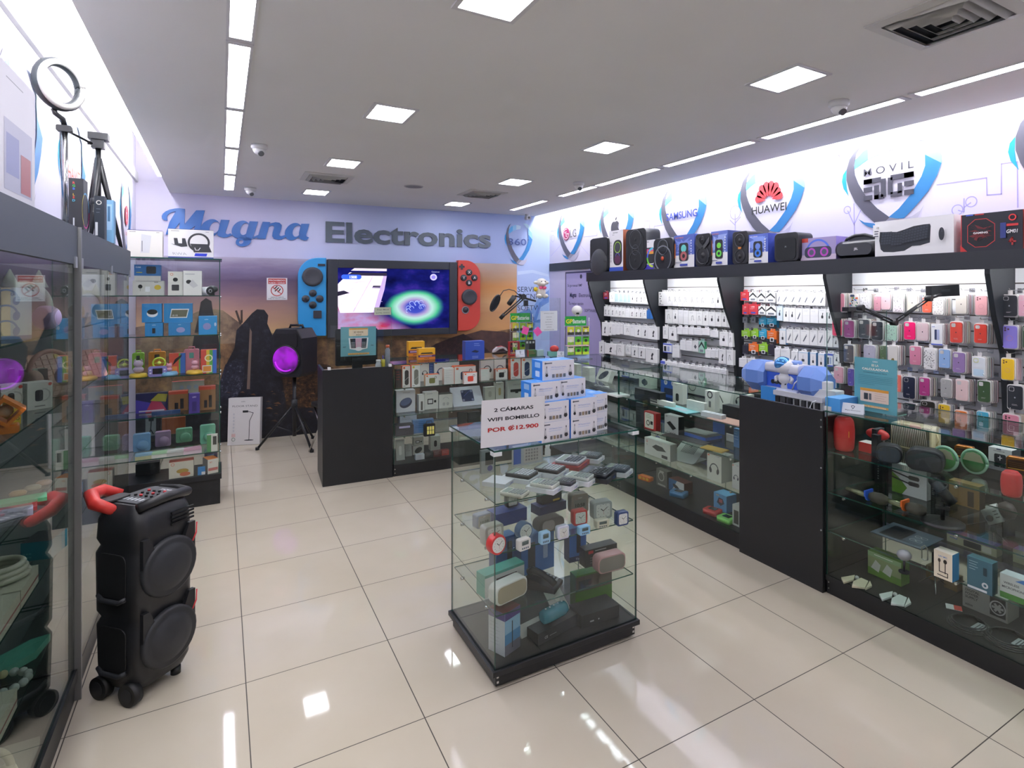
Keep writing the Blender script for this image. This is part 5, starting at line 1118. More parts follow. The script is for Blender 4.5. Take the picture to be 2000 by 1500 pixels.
bk('white carton with black folding headphones near the far end', 946, 743, 971, 702, Z1, .05, WB, GB, WB, pic('hp', '2b2e34')).location.y += .09
bk('white carton with dark blue headphones near the far end', 972, 741, 995, 701, Z1, .05, WB, GB, WB, pic('hp', '3c4a70')).location.y += .09
bk('small white carton with a black pocket speaker picture', 968, 742, 991, 721.5, Z1, .06, WB, 'b06a5a', OB, pic('go', '25282e'))
bk('tall white carton with a red pill speaker picture', 997.5, 740, 1017, 700, Z1, .07, WB, OB, OB, pic('flip', 'b8443c'))
bk('tall white carton with a dark blue pill speaker picture', 1019, 739, 1038.5, 699.5, Z1, .07, WB, OB, OB, pic('flip', '24365c'))
t = put('blister_pack', 'headset', 'dark red and black headset in a clear pack at the counter end', 773, 757, 784, 722, Z1, AB, .04, '3a3436', '2b2b2e', '3a3436', pic('lines', 'b83a3a'))
bk('white carton with a blue-black robot vacuum disc picture', 774, 806.5, 811, 764, Z2, .1, 'e3e5ec', 'd0d2d8', 'eceef2', pic('disc', '2a3050'))
bk('thin white carton with a dark slot beside the vacuum carton', 818, 803, 829, 772, Z2, .08, WB, 'c8c8c8', WB, lambda F: F.rect(.35, .05, .7, .6, '6a6460'))
bk('white carton showing a small camera and bracket', 829.5, 800.5, 856, 767, Z2, .09, 'e6e6e0', 'd0d0cc', 'dedede', pic('cam', '26282c'))
bk('white carton showing white wired earphones, open dark top', 857.5, 798, 884, 771, Z2, .12, 'e6e6e0', 'd0d0cc', '3a3630', pic('buds'))
bk('large white carton leaning back with a dark bathroom scale picture', 886, 795, 945, 752, Z2, .025, 'dfe3ec', 'c8ccd4', 'e4e8ee', pic('scale', '2c3258'), tilt=-38)
bk('white carton with white earbuds picture beside the scale carton', 947, 783, 967, 757, Z2, .06, 'e4e6dc', 'd0d2c8', 'e4e6dc', pic('pod', 'c8cac0'))
bk('taller white carton with gold earphones picture', 968, 781, 984, 748, Z2, .06, 'e6e8de', 'd0d2c8', 'e6e8de', pic('pod', 'c8b888'))
bk('white carton with a black and red hand tool picture', 991, 779, 1029, 744, Z2, .06, 'e2e6e0', 'ccd0ca', 'e2e6e0', pic('tool', '2a2c30', 'b8342c'))
bk('blue-topped white carton standing on the purple striped one', 781, 829.5, 814, 812, Z3 + .075, .1, 'ccd2e0', '3a5a9c', '4a78b8', pic('lines', '5a5e70')).location.z = Z3 + .0815
bk('dark carton with a purple stripe under the blue-topped one', 772.5, 853, 808, 833, Z3, .12, '3c3a44', '2c2a34', '3c3a44', lambda F: (F.rect(.2, .75, .8, .95, 'b8b0d8'), F.bars(.1, .5, .7, 3, '5a5866', .08, .15)))
bk('blue carton behind the yellow work lamp', 810, 850, 851, 824, Z3, .05, '5a82b8', '3a5a8a', '8aaad8', pic('lines', '2a2c34')).location.y += .06
t = thing('work_lamp', 'small black work lamp with six bright yellow squares', 'lamp', onz(838, 852, Z3 + .0006), a); s = ppm(t.location)
mb = MB(); mb.rbox((-10 * s, 0, .0), (12 * s, .03, 24 * s), .01, DKPL); mb.build('body', t)
mb = MB()
for i in range(3):
    for j in range(2): mb.box(((-4 + 5 * i) * s, -.002, (4 + 8 * j) * s), ((-.2 + 5 * i) * s, -.0003, (11 + 8 * j) * s), C('e8e07a', .4))
mb.build('light_squares', t)['kind'] = 'stuff'
mb = MB(); mb.tube([(-5 * s, .015, 24 * s), (-4 * s, .015, 29 * s), (6 * s, .015, 29 * s), (7 * s, .015, 24 * s)], .004, DKPL); mb.build('handle', t)
bk('grey speckled carton behind the yellow work lamp', 829, 823, 850, 803, Z3 + .0, .05, '5a5a58', '44443f', '6a6a66', pic('lines', '8a8a80')).location.y += .2
bk('white carton with red print and a black cable picture', 864, 824, 886, 803, Z3, .05, 'd8d4cc', 'b8b4ac', 'd8d4cc', pic('lines', 'b85a4a')).location.y += .16
bk('black carton lying at a slant on the third shelf', 893, 830, 911, 806, Z3, .03, '2a2d30', '1f2124', '33363a', None, ang=-20)
bk('dark grey carton at the hidden end of the third shelf', 914, 826, 938, 806, Z3, .06, '33363a', '25272b', '3a3d42', pic('lines', '70747a'))
bk('pale blister pack with a white bulb hanging low at the counter end', 774, 900, 791, 861, Z4, .02, 'b9bdb6', 'a0a49c', 'b9bdb6', pic('pod', 'e0e2dc'), tilt=-10)
bk('pale blister pack leaning beside the bulb pack', 792, 892, 805, 868, Z4, .02, 'b4b8b0', '9a9e96', 'b4b8b0', pic('lines', '6a6e66'), tilt=-14)
bk('small white carton with a dark drone picture', 806.5, 889, 828, 872, Z4, .07, 'c8c6bc', 'a8a69c', 'c8c6bc', pic('ovald', '3a3c3a'))
bk('small white carton stacked over the drone picture one', 808, 871.5, 827, 855, Z4 + .078, .06, 'c6c4ba', 'a8a69c', 'c6c4ba', pic('cam', '3a3c3a'))
bk('white carton with a black speaker picture on the counter floor', 841, 880.5, 860, 853, Z4, .08, 'cfd0c6', 'b0b1a8', 'cfd0c6', pic('pod', '25282a'))
for i, (u0, vb, u1, vt, c, l) in enumerate(((812, 899, 829, 889, 'c8ccd0', 'low white and black packet'), (830, 896, 846, 885, '2e2d30', 'low black packet'), (847, 893, 862, 882, '5a2c2c', 'low dark red packet'), (863, 890, 877, 880, '9c3a34', 'low brighter red packet'))):
    bk(l + ' lying along the counter front', u0, vb, u1, vt, Z4, .05, c, None, None, pic('lines', 'a8a8a8'), cat='packet', name='packet')
# on the back counter
ZT = 1.0275
def top(label, u0, vb, u1, vt, d, front, side=None, topc=None, draw=None, cat='boxed gadget', name='product_carton', z=ZT, ang=None, **k): return put(name, cat, label, u0, vb, u1, vt, z, AB if ang is None else ang, d, front, side, topc, draw, group=None, **k)
snack = lambda F: (F.rect(0, .0, 1, .45, 'e0862c'), F.rect(0, .22, 1, .4, '5a3a6a'), F.rect(.1, .28, .8, .34, 'd8b8c8'), F.text('SNACK', .5, .06, .14, '6a2c3a', .02), F.poly([(.1, .5), (.9, .5), (.8, .62), (.2, .62)], C('33302c', .5)))
top('tall yellow snack display carton with an arched header', 799.5, 697, 831, 668, .09, 'efb42a', 'e0a020', 'f0b830', snack, 'snack carton', 'snack_carton').location.y += .03
top('lower yellow and purple snack carton in front of the arched one', 817, 703, 850, 681, .07, 'efb42a', 'e0a020', 'f0c040', snack, 'snack carton', 'snack_carton')
top('royal blue carton with a white hang tab and a small dark picture', 909, 703, 946, 667, .1, '2f4ea8', '24408c', '3c5cb8', lambda F: (F.poly([(.3, .42), (.6, .36), (.72, .44), (.5, .52)], C('1b2444', .5)), F.bars(.45, .85, .4, 2, '9ab0e8', .05, .1), F.bars(.35, .16, .45, 2, 'b8c8f0', .05, .08)))
t = thing('car_toy', 'white and red curved shell toy on a dark tray', 'toy', onz(978, 690, ZT + .0006), a); s = ppm(t.location)
mb = MB(); mb.rbox((-14 * s, 0, 0), (14 * s, .07, .008), .003, DKPL); mb.build('tray', t)
mb = MB(); P = [(-14, 3), (-13, 7), (-6, 13), (4, 14), (12, 11), (15, 5), (12, 5), (6, 10), (-2, 9), (-10, 4)]; mb.prism([(x * s, (z - 2) * s + .006) for x, z in P][::-1], .005, .06, C('d8d0d2', .3)); mb.prism([(x * s, (z - 1.2) * s + .0065) for x, z in ((-5, 13), (4, 14.2), (11, 11.4), (5, 11.6), (-4, 11.4))][::-1], .02, .045, C('b8434c', .4)); mb.build('shell', t)
t = thing('toy_rack', 'red framed mini rack hung with tiny coloured charms', 'toy rack', onz(1005, 694, ZT + .0006), a); s = ppm(t.location)
mb = MB(); RD = C('b83034', .4)
for p, q in (((-11, 0), (-9, 27)), ((9, 0), (11, 27)), ((-9, 25), (9, 27)), ((-9, 0), (9, 2))): mb.box((p[0] * s, 0, p[1] * s), (q[0] * s, .04, q[1] * s), RD)
mb.build('frame', t)
for i, c in enumerate(('6a3c8a', 'd8a83c', '4a6ac8', 'c84a5a', 'e0c8a0', '3a8a5a')):
    mb = MB(); mb.ell(((-6 + 4.5 * (i % 3)) * s + .004, .015, (8 + 10 * (i // 3)) * s), (.007, .007, .011), C(c, .4), 10, 6); mb.build('charm', t)
def tent(label, u, v, z, ang, wpx, hpx):
    p = onz(u, v, z + .0006); s = ppm(p); t = thing('tent_card', label, 'card holder', p, R(ang), 'tent cards with the shop mark'); w, h = wpx * s, hpx * s
    mb = MB(); mb.push(Matrix.Rotation(R(-14), 4, 'X')); mb.box((-w / 2, 0, 0), (w / 2, .001, h), C('e4eaf2', .4)); F = Face(mb, Matrix.Translation((-w / 2, 0, 0)), w, h)
    F.line([(.42, .72), (.5, .46), (.58, .72), (.5, .8), (.42, .72)], h * .05, C('2c3c5c', .5)); F.text('Magna Electronics', .5, .28, .13, '2c3c5c', .005, w=.7); mb.pop(); mb.build('front_leaf', t)
    mb = MB(); mb.push(Matrix.Translation((0, h * .49, 0)) @ Matrix.Rotation(R(14), 4, 'X')); mb.box((-w / 2, -.001, 0), (w / 2, 0, h), C('dfe5ee', .4)); mb.pop(); mb.build('rear_leaf', t)
tent('small white tent card beside the red toy rack', 1017, 697, ZT, AB, 18, 14)
tent('small white tent card on the counter corner below the taped notice', 1096, 699, 1.0235, -40, 17, 13)
tent('white tent card in front of the teal calculator notice', 1665, 808, 1.0235, -72, 40, 20)
for i, (u, c, l) in enumerate(((1029, '5a5c60', 'grey'), (1035, '26282c', 'black'), (1041, '202226', 'second black'))):
    top('%s slim pen pack leaning behind the green packet' % l, u - 3, 692 - i, u + 4.5, 664, .008, c, None, None, lambda F: F.rect(.25, .75, .75, .9, 'e4e6e8'), 'pen pack', 'pen_pack')
top('green and red striped packet by the pen packs', 1033, 697, 1047, 684, .05, '3f6a3c', '9c4a3a', '4a7a44', pic('lines', 'c8503c'), 'packet', 'packet')
top('pale aqua little carton at the corner beside the green packet', 1049, 695.5, 1062, 684, .05, 'a8c8c8', '8ab0b0', 'b8d4d4', None)
t = thing('candy_bowl', 'aqua tray holding a glossy red ball of wrapped sweets', 'candy tray', onz(1083, 696, 1.0241), R(-20)); s = ppm(t.location)
mb = MB(); mb.rbox((-12 * s, 0, 0), (12 * s, .08, 9 * s), .006, C('78b8ac', .4)); mb.build('tray', t)
mb = MB(); mb.ell((1 * s, .04, 14 * s), (9 * s, .035, 7 * s), C('c83a38', .25), 14, 8); mb.build('red_ball', t)
top('pink and sky blue picture carton below the battery rack', 1108, 701, 1151, 676, .1, 'e0b0c0', '9ab4d8', 'd8a8b8', lambda F: (F.rect(0, 0, 1, .45, 'a4bce0'), F.text('PARTY', .35, .75, .13, 'd0607c', .02), F.oval(.68, .55, .02, .03, 'd87090'), F.oval(.68, .68, .025, .025, 'e0b85a'), F.poly([(.04, .3), (.28, .3), (.28, .85), (.04, .85)], C('e8d820', .5)), F.bars(.07, .7, .16, 3, '8a6a20', .04, .12)), 'picture carton', 'picture_carton', z=1.0235, ang=-12)
t = put('tablet', 'tablet', 'flat black tablet lying on the glass below the picture carton', 1096, 702.5, 1128, 700.5, 1.0235, -30, .1, '1d2024', '1d2024', '26292e')

# battery racks
def battery_rack(label, u, v, z, ang, k=1.0, back=0):
    p = onz(u, v, z + .0006) + Vector((0, back, 0)); s = ppm(p) * k; t = thing('battery_rack', label, 'battery rack', p, R(ang), 'battery racks at the counter corner')
    WI = C('b8bcc0', .25, .8); w = 50 * s; h = 80 * s
    mb = MB()
    for x in (-w / 2, w / 2): mb.tube([(x, 0, .003), (x, 0, h)], .003, WI, 6)
    for z_ in (.02, .33, .56, .79): mb.tube([(-w / 2, 0, h * z_), (w / 2, 0, h * z_)], .002, WI, 6)
    mb.tube([(-w / 2, 0, .004), (-w / 2, -.1, .004), (w / 2, -.1, .004), (w / 2, 0, .004)], .003, WI, 6); mb.build('wire_frame', t)
    mb = MB(); mb.box((-w / 2, -.004, h * .8), (w * .38, .0, h * 1.03), C('1f9a3c', .4)); mb.text('GP', -w * .46, h * .86, h * .14, C('f0e030', .4), -.0045, .03); mb.text('Batteries', -w * .18, h * .86, h * .14, WHITE, -.0045, .025, w=w * .52); mb.build('header_sign', t)
    for r, zr in enumerate((.58, .34, .1)):
        for c in range(3):
            x = (-.3 + .31 * c) * w; c1, c2, c3 = (('d8d43c', '3a3c38', 'e8e4d0') if r == 0 else (('e4e8b8', '86b83a', 'f0f0e0') if c == 0 else ('4cae2c', 'b8d838', '2a2c28')))
            mb = MB(); mb.box((x - w * .13, -.034, zr * h), (x + w * .13, -.022, zr * h + h * .2), C(c1 if r or c != 1 else '9ac03a', .35)); F = Face(mb, Matrix.Translation((x - w * .13, -.034, zr * h)), w * .26, h * .2)
            F.rect(0, .0, 1, .35, c2); F.oval(.5, .5, w * .06, w * .06, c3); F.rect(.1, .85, .9, .97, '2a2c28') if r == 2 or c == 2 else None
            mb.tube([(x, -.04, zr * h + h * .21), (x, 0, zr * h + h * .21)], .0015, WI, 6); mb.build('battery_pack', t)
battery_rack('wire battery rack with a bright green header, near the phone outline print', 1127, 700, 1.0235, -12)
battery_rack('wire battery rack seen dim through the taped glass guard', 1035, 693, ZT, AB, .95, .2)
# plush lamb, round camera, notice and slips on the glass guard
p = ony(1055, 603, .098); t = thing('plush_lamb', 'white plush lamb with a pink bow sitting on the corner glass guard', 'plush toy', (p.x, .083, 1.6295), a); s = ppm(p)
PW = paint('lamb_fleece', 'e4e0d6', 'efece4', 60, .95)
mb = MB(); mb.ell((0, 0, 12 * s), (9.5 * s, .05, 12 * s), PW); mb.build('body', t)
mb = MB(); mb.ell((0, -.02, 30 * s), (10 * s, .06, 8.5 * s), PW); mb.ell((-2 * s, -.07, 28 * s), (4.5 * s, .03, 4 * s), C('f0ebe0', .9)); mb.build('head', t)
for sd in (-1, 1):
    mb = MB(); mb.ell((sd * 11 * s, -.01, 30 * s), (5 * s, .02, 3.4 * s), PW); mb.build('ear', t)
    mb = MB(); mb.ell((sd * 7 * s, -.035, 4.2 * s), (5 * s, .045, 4.2 * s), PW); mb.build('foot', t)
    mb = MB(); mb.ell((sd * 4 * s - 1 * s, -.077, 32 * s), (.006, .005, .006), INK, 10, 6); mb.build('eye', t)
mb = MB(); mb.ell((-4 * s, -.05, 20 * s), (4 * s, .015, 3 * s), C('e8608a', .7)); mb.ell((4 * s, -.05, 20 * s), (4 * s, .015, 3 * s), C('e8608a', .7)); mb.build('bow', t)
mb = MB(); mb.ell((-13 * s, -.02, 17 * s), (4 * s, .02, 4.5 * s), C('e8cc28', .7)); mb.build('yellow_flower', t)
p = onz(1128, 602, 1.612); t = thing('round_camera', 'white ball camera with a small dark lens on top of the battery rack', 'camera', onz(1127, 700, 1.024) + Vector((0, 0, .0)), R(-25))
zt = 80 * ppm(t.location) * 1.03; mb = MB(); mb.ell((0, 0, zt + .058), (.055, .055, .05), C('ecebe8', .3), 22, 12); mb.build('ball', t)
mb = MB(); mb.rbox((-.014, -.056, zt + .022), (.014, -.04, zt + .038), .004, INK); mb.build('lens', t); t.location.z += .0
mb = MB(); mb.cyl((0, 0, zt - .001), (0, 0, zt + .012), .02, WHITE); mb.build('foot', t)
def sheet(label, u0, v0, u1, v1, c, draw, cat, name, y=.094, rot=0):
    p = ony(u0, v1, y); q = ony(u1, v0, y); w, h = q.x - p.x, q.z - p.z
    mb = MB(); mb.push(Matrix.Rotation(R(rot), 4, 'Y')); mb.box((-w / 2, -.0008, -h / 2), (w / 2, 0, h / 2), C(c, .5)); F = Face(mb, Matrix.Translation((-w / 2, -.0008, -h / 2)), w, h)
    if draw: draw(F)
    return tag(mb.build(name, None, ((p.x + q.x) / 2, y - .0575 * 0, (p.z + q.z) / 2), a), label, cat)
GY = .104 - .0575 * .35
def note(F):
    for i, sx_ in enumerate(('ESTIMADO CLIENTE', 'SI NECESITA', 'FACTURA', 'ELECTRONICA', 'SOLICITARLO', 'ANTES DE', 'CANCELAR EN CAJA')): F.text(sx_, .5, .86 - .125 * i - (.06 if i else 0), .06, '7a7e88', .0)
sheet('white printed notice in capitals taped to the corner glass guard', 1056, 607, 1088, 647, 'e6eaf0', note, 'notice', 'paper_notice', .066)
sheet('pink sticky slip on the corner guard, tilted one way beside the green packet', 1020, 638, 1032, 653, 'ec5aa8', lambda F: F.bars(.2, .6, .6, 2, 'c8408a', .05, .2), 'sticky note', 'sticky_note', .078, 18)
sheet('pink sticky slip on the corner guard, under the printed notice edge', 1044, 640, 1056, 655, 'ec5aa8', lambda F: F.bars(.2, .6, .6, 2, 'c8408a', .05, .2), 'sticky note', 'sticky_note', .073, -38)
# microphone arm with pop filter, clamped on the corner guard
def arm_tube(mb, pts, r, m): mb.tube(pts, r, m, 8)
o = ony(1012, 585, .05); t = thing('microphone_arm', 'black microphone arm with a round pop filter clamped to the corner guard', 'microphone arm', (o.x, .06, 1.6), a)
def q_(u, v, y): p = ony(u, v, y); return t.matrix_basis.inverted() @ p
mb = MB(); P1, P2 = q_(981, 618, .0), q_(1022, 582, .03)
for dz in (-.014, .014): mb.tube([P1 + Vector((0, 0, dz)), P2 + Vector((0, 0, dz))], .007, DKPL)
mb.tube([P1 + Vector((-.02, 0, -.02)), P1 + Vector((.02, 0, .02))], .02, DKPL); mb.build('lower_arm', t)
mb = MB(); mb.tube([q_(1014, 575, .03), q_(1024, 582, .03), q_(1046, 588, .06)], .011, DKPL); mb.build('upper_arm', t)
mb = MB(); p = q_(1022, 580, .03); mb.cyl(p + Vector((0, -.02, 0)), p + Vector((0, .02, 0)), .028, DKPL2); mb.build('joint', t)
mb = MB(); p = q_(1027, 592, .06); mb.box(p + Vector((-.018, -.02, -.03)), p + Vector((.018, .02, .03)), DKPL); mb.build('clamp', t)
mb = MB(); mb.tube([q_(1004, 580, .02), q_(994, 594, .0)], [.028, .026], C('1d1f22', .4)); mb.tube([q_(1006, 578, .02), q_(1014, 580, .03)], .008, DKPL); mb.build('microphone', t)
mb = MB(); mb.tube([q_(1014, 577, .03), q_(1005, 568, .02), q_(994, 565, .01), q_(983, 568, 0), q_(977, 577, -.01), q_(975, 582, -.02)], .0045, DKPL); mb.build('gooseneck', t)
mb = MB(); p = q_(967, 592, -.03); mb.push(Matrix.Translation(p) @ Matrix.Rotation(R(24), 4, 'Y') @ Matrix.Rotation(R(90 + 8), 4, 'X') @ Matrix.Rotation(R(50), 4, 'Y') ); mb.lathe([(.0, 0), (.082, 0)], C('3a3d42', .8), 28); mb.torus((0, 0, 0), .085, .008, DKPL, 'z', 28); mb.pop(); mb.build('pop_filter', t)

# the monitor on the black desk, with its flyer
p = ony(697, 700, .36); t = thing('monitor', 'black monitor seen from behind with a teal flyer on its back', 'monitor', (p.x, .36, .956), a)
MW = ony(737, 700, .36).x - ony(656, 700, .36).x; MB0, MB1 = ony(697, 713, .36).z - .956, ony(697, 642, .36).z - .956
mb = MB(); mb.rbox((-MW / 2, 0, MB0), (MW / 2, .035, MB1), .012, DKPL); mb.rbox((-MW * .3, -.02, MB0 + .04), (MW * .3, -.0005, MB1 - .07), .02, DKPL); mb.build('housing', t)
mb = MB(); mb.box((-.045, -.04, .015), (.045, -.0205, MB0 + .12), DKPL); mb.rbox((-.11, -.09, 0), (.11, .1, .015), .02, DKPL, 'z'); mb.build('stand', t)
mb = MB(); mb.box((-MW * .46, .0352, MB0 + .02), (MW * .46, .037, MB1 - .015), C('0e0f12', .1)); mb.build('display', t)
TEAL = '6fa9b4'
def flyer(F):
    F.rrect(.23, .68, .77, .95, .01, 'f0d8b8'); F.rect(.24, .9, .76, .95, 'e0a040'); F.text('SE VENDE', .5, .79, .07, '8a6a3a', .02); F.text('AQUÍ', .5, .7, .07, '8a6a3a', .02)
    F.poly([(.25, .25), (.22, .62), (.78, .62), (.75, .25), (.5, .19)], C('f0f0f0', .5)); F.poly([(.29, .27), (.26, .6), (.42, .6), (.44, .27)], C('2a2c30', .5)); F.poly([(.56, .27), (.58, .6), (.74, .6), (.71, .27)], C('2a2c30', .5)); F.poly([(.42, .24), (.41, .6), (.59, .6), (.58, .24)], C('d8a8b8', .5))
    for X in (.3, .45, .6):
        for i in range(3):
            for j in range(4): F.rect(X + .035 * i, .3 + .05 * j, X + .035 * i + .02, .3 + .05 * j + .025, 'c8ccd0')
    F.oval(.5, .24, .03, .018, 'f0f0f0'); F.rect(.2, .05, .8, .11, 'd8a860'); F.text('CALCULADORAS', .5, .06, .045, '7a5a2a', .01, w=.5); F.text('-837', .1, .3, .06, INK, .01); F.text('-991', .88, .33, .06, INK, .01)
q0, q1 = ony(665.5, 697, .30), ony(734, 637, .30)
mb = MB(); w, h = q1.x - q0.x, q1.z - q0.z; mb.box((-w / 2, -.001, 0), (w / 2, 0, h), C(TEAL, .5)); flyer(Face(mb, Matrix.Translation((-w / 2, -.001, 0)), w, h))
tag(mb.build('flyer', None, ((q0.x + q1.x) / 2, .30, q0.z), a), 'teal calculator flyer with three calculators on the back of the monitor', 'flyer')
t = thing('pen_cup', 'yellow pen cup at the end of the black desk', 'pen cup', onz(751, 718, .956) * 1, 0); s = ppm(t.location); t.location = (onz(751, 718, .956).x, .3, .956)
p = Vector((ony(751, 712, .26).x, .26, .956)); t.location = p
mb = MB(); mb.lathe([(.0, 0), (.028, 0), (.03, .11), (.026, .11), (.025, .01)], C('d8c83c', .4), 18, caps=False); mb.build('cup', t)
for i, c in enumerate(('3a4ac0', '26282c', 'c8c8cc')): mb = MB(); mb.tube([(-.008 + .008 * i, 0, .012), (-.014 + .016 * i, .005, .145 + .01 * i)], .004, C(c, .4), 6); mb.build('pen', t)
t = thing('glass_jar', 'small white jar between the monitor and the pen cup', 'jar', (ony(739, 712, .24).x, .24, .956)); mb = MB(); mb.lathe([(0, 0), (.025, 0), (.028, .06), (.02, .085), (.02, .09)], C('c8ccd0', .2), 18); mb.build('body', t)
mb = MB(); mb.cyl((0, 0, .0905), (0, 0, .11), .022, C('e8e8e4', .4)); mb.build('lid', t)
t = thing('spray_bottle', 'slim grey spray bottle with an orange cap by the glass guard', 'bottle', (ony(757, 700, .21).x, .21, .956)); mb = MB(); mb.lathe([(0, 0), (.022, 0), (.022, .2), (.014, .215), (.014, .22)], C('8a8e98', .3), 18); mb.build('body', t)
mb = MB(); mb.cyl((0, 0, .2205), (0, 0, .245), .017, C('c8603c', .4)); mb.build('cap', t)
q0, q1 = ony(732, 615.5, .105), ony(764.5, 600, .105)
mb = MB(); w, h = q1.x - q0.x, q1.z - q0.z; mb.box((-w / 2, -.0008, 0), (w / 2, 0, h), C('e4e2d0', .5)); F = Face(mb, Matrix.Translation((-w / 2, -.0008, 0)), w, h); F.text('Sinpe Móvil', .5, .62, .2, '55585c', .01, w=.7); F.text('6296-0003', .5, .18, .24, '8a8a84', .01, w=.8)
tag(mb.build('paper_label', None, ((q0.x + q1.x) / 2, .122, q0.z), a), 'small cream paper label with a phone number on the desk glass guard', 'label')
# ---------------------------------------------------------------- counters along the emblem wall
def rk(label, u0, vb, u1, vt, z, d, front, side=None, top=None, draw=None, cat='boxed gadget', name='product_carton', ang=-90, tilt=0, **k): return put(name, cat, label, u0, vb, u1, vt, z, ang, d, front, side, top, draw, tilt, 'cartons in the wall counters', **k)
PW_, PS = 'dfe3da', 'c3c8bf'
S1, S2, S3, S4 = .8, .583, .365, .105
rk('mint pouch with a white egg-shaped gadget picture', 1068, 730, 1085, 708, S1, .03, '7fc0a8', '5a9a84', '8fd0b8', lambda F: F.oval(.5, .5, F.w * .3, F.h * .3, 'e8ece8'), ang=-60)
rk('dark maroon bottle carton behind the mint pouch', 1086, 731, 1097, 705, S1, .05, '4a2c34', '33282c', '4a2c34', None, ang=-60)
rk('white carton with a small dark square picture', 1111, 736, 1126, 709, S1, .06, PW_, PS, PW_, pic('pod', '5a5e60'))
rk('tall white carton with faint grey print by the counter joint', 1137, 744, 1151, 716, S1, .07, PW_, PS, PW_, pic('lines', 'b8bcb8'))
rk('white carton leaning back with a dark oval picture', 1163, 741, 1187, 718, S1, .05, PW_, 'b4b8b0', PW_, pic('ovald', '4a4e5a'), tilt=-24)
put('slim_keyboard', 'keyboard', 'slim dark keyboard lying flat near the corner of the counters', 1124, 747, 1185, 744, S1, -100, .12, '3a4046', '2a3036', '4a5056', drawt=pic('keys', '2a2e34'))
put('white_wand', 'gadget', 'white stick gadget lying behind the slim dark keyboard', 1160, 757, 1186, 752, S1, -75, .03, 'e6ebe8')
put('drawing_pad', 'gadget', 'flat white pad beside the upright counter joint', 1166, 766, 1206, 763, S1, -90, .13, 'e2e8e4', drawt=lambda F: F.rect(.1, .12, .9, .88, 'd0d8d4'))
# second unit
rk('white carton with a dark cloud-shaped picture', 1228, 757, 1250, 733, S1, .08, PW_, PS, PW_, lambda F: [F.oval(.5 + dx, .45 + dz, F.w * .13, F.w * .13, '4c5456') for dx, dz in ((-.13, 0), (.13, 0), (0, .1), (0, -.1), (0, 0))]).location.x += .12
rk('blue carton with two silver speaker cones', 1273, 775, 1307, 739, S1, .1, '2f5cb0', '203c70', '22304c', pic('twin', '2b2e36', '2f5cb0')).location.x += .1
rk('black carton with keys printed in rows', 1240, 778, 1289, 757, S1, .06, '22262a', '1a1d20', '2c3034', pic('keys', '33383c'))
rk('white carton hung with a dark cable loop picture', 1314, 786, 1333, 747, S1, .05, PW_, PS, PW_, lambda F: (F.rrect(.3, .12, .62, .5, F.w * .12, '3a3f3c'), F.bars(.2, .9, .5, 1, 'b4b8b0')))
rk('large white carton behind the loop picture one', 1305, 770, 1350, 744, S1, .05, PW_, PS, PW_, lambda F: F.ring(.3, .6, F.h * .4, F.h * .05, '4a4e4c')).location.x += .2
rk('long low white carton lying in front of the black one', 1270, 786, 1313, 777, S1, .035, 'e2e6de', PS, 'e8ece4')
put('teal_mat', 'mat', 'thin turquoise mat lying on the top shelf', 1296, 795, 1342, 793.8, S1, -95, .12, '7fc4c8', '6fb0b4', '86ccd0', drawt=lambda F: F.rect(.3, .2, .75, .7, 'b0c0cc'))
rk('long white carton standing across the top shelf', 1341, 799, 1376, 780, S1, .03, PW_, PS, PW_, pic('lines', 'b8bcb4'))
rk('white carton leaning with a phone stand picture', 1362, 795, 1404, 758, S1, .03, PW_, PS, PW_, lambda F: (F.line([(.25, .45), (.45, .75), (.7, .35)], .008, C('4a4e50', .5)), F.rect(.2, .38, .4, .44, '4a4e50')), tilt=-14).location.x += .1
rk('slim white carton with a small black ring cable picture', 1377, 801, 1396, 762, S1, .05, PW_, PS, PW_, lambda F: (F.ring(.5, .82, F.w * .28, F.w * .1, '2a2e30'), F.rrect(.38, .2, .62, .5, .004, '6a6e70')))
rk('white carton with black headphones near the black cabinet edge', 1408, 795, 1444, 767, S1, .06, PW_, PS, PW_, pic('hp', '33363a')).location.x += .1
rk('black carton standing on the pink mat', 1411, 812, 1444, 790, S1, .07, '1e2124', '181a1c', '26292c', pic('lines', '33373a'))
put('pink_mat', 'mat', 'thin salmon pink mat at the end of the top shelf', 1380, 817, 1443, 816, S1, -90, .14, 'd8a898', 'c89888', 'dcb0a0')
put('power_strip', 'power strip', 'white flat carton with a grooved top beside the pink mat', 1369, 812, 1409, 803, S1, -85, .05, 'd8dde2', 'c0c6cc', 'e4e8ec', drawt=lambda F: [F.rect(.08 + .22 * i, .2, .24 + .22 * i, .8, 'b8c0c8') for i in range(4)])
rk('tall dark carton leaning beside the red framed one', 1242, 824, 1258, 785, S2, .04, '33383e', '26292e', '3c4248', pic('lines', '50565c'))
rk('white carton with a broad red frame and cable picture', 1258, 835, 1281, 802, S2, .05, 'b83434', '982a2a', 'b83434', pic('redframe'))
rk('white carton with a black hub picture and black side', 1298, 843, 1325, 808, S2, .06, 'c8ccc8', '1c1f1e', 'b8bcb8', pic('hub', '1c1f1e'), drawr=lambda F: F.rect(0, 0, 1, 1, '1c1f1e'))
rk('long blue carton at the back of the second shelf', 1352, 850, 1432, 822, S2, .05, '3a4048', '2f6cc0', '4a8ad8', lambda F: (F.rect(0, 0, .3, 1, '2f66b8'), F.rect(0, .8, 1, 1, '3a78c8'))).location.x += .22
put('mechanical_keyboard', 'keyboard', 'dark keyboard resting on its blue carton on the second shelf', 1326, 846, 1378, 840, S2, -90, .17, '2f5cae', '24488a', '2a2e30', drawt=pic('keys', '6a726c'))
put('pad', 'mat', 'black mouse pad curled under the blue keyboard carton', 1292, 850, 1372, 848.6, S2, -82, .1, '24272a')
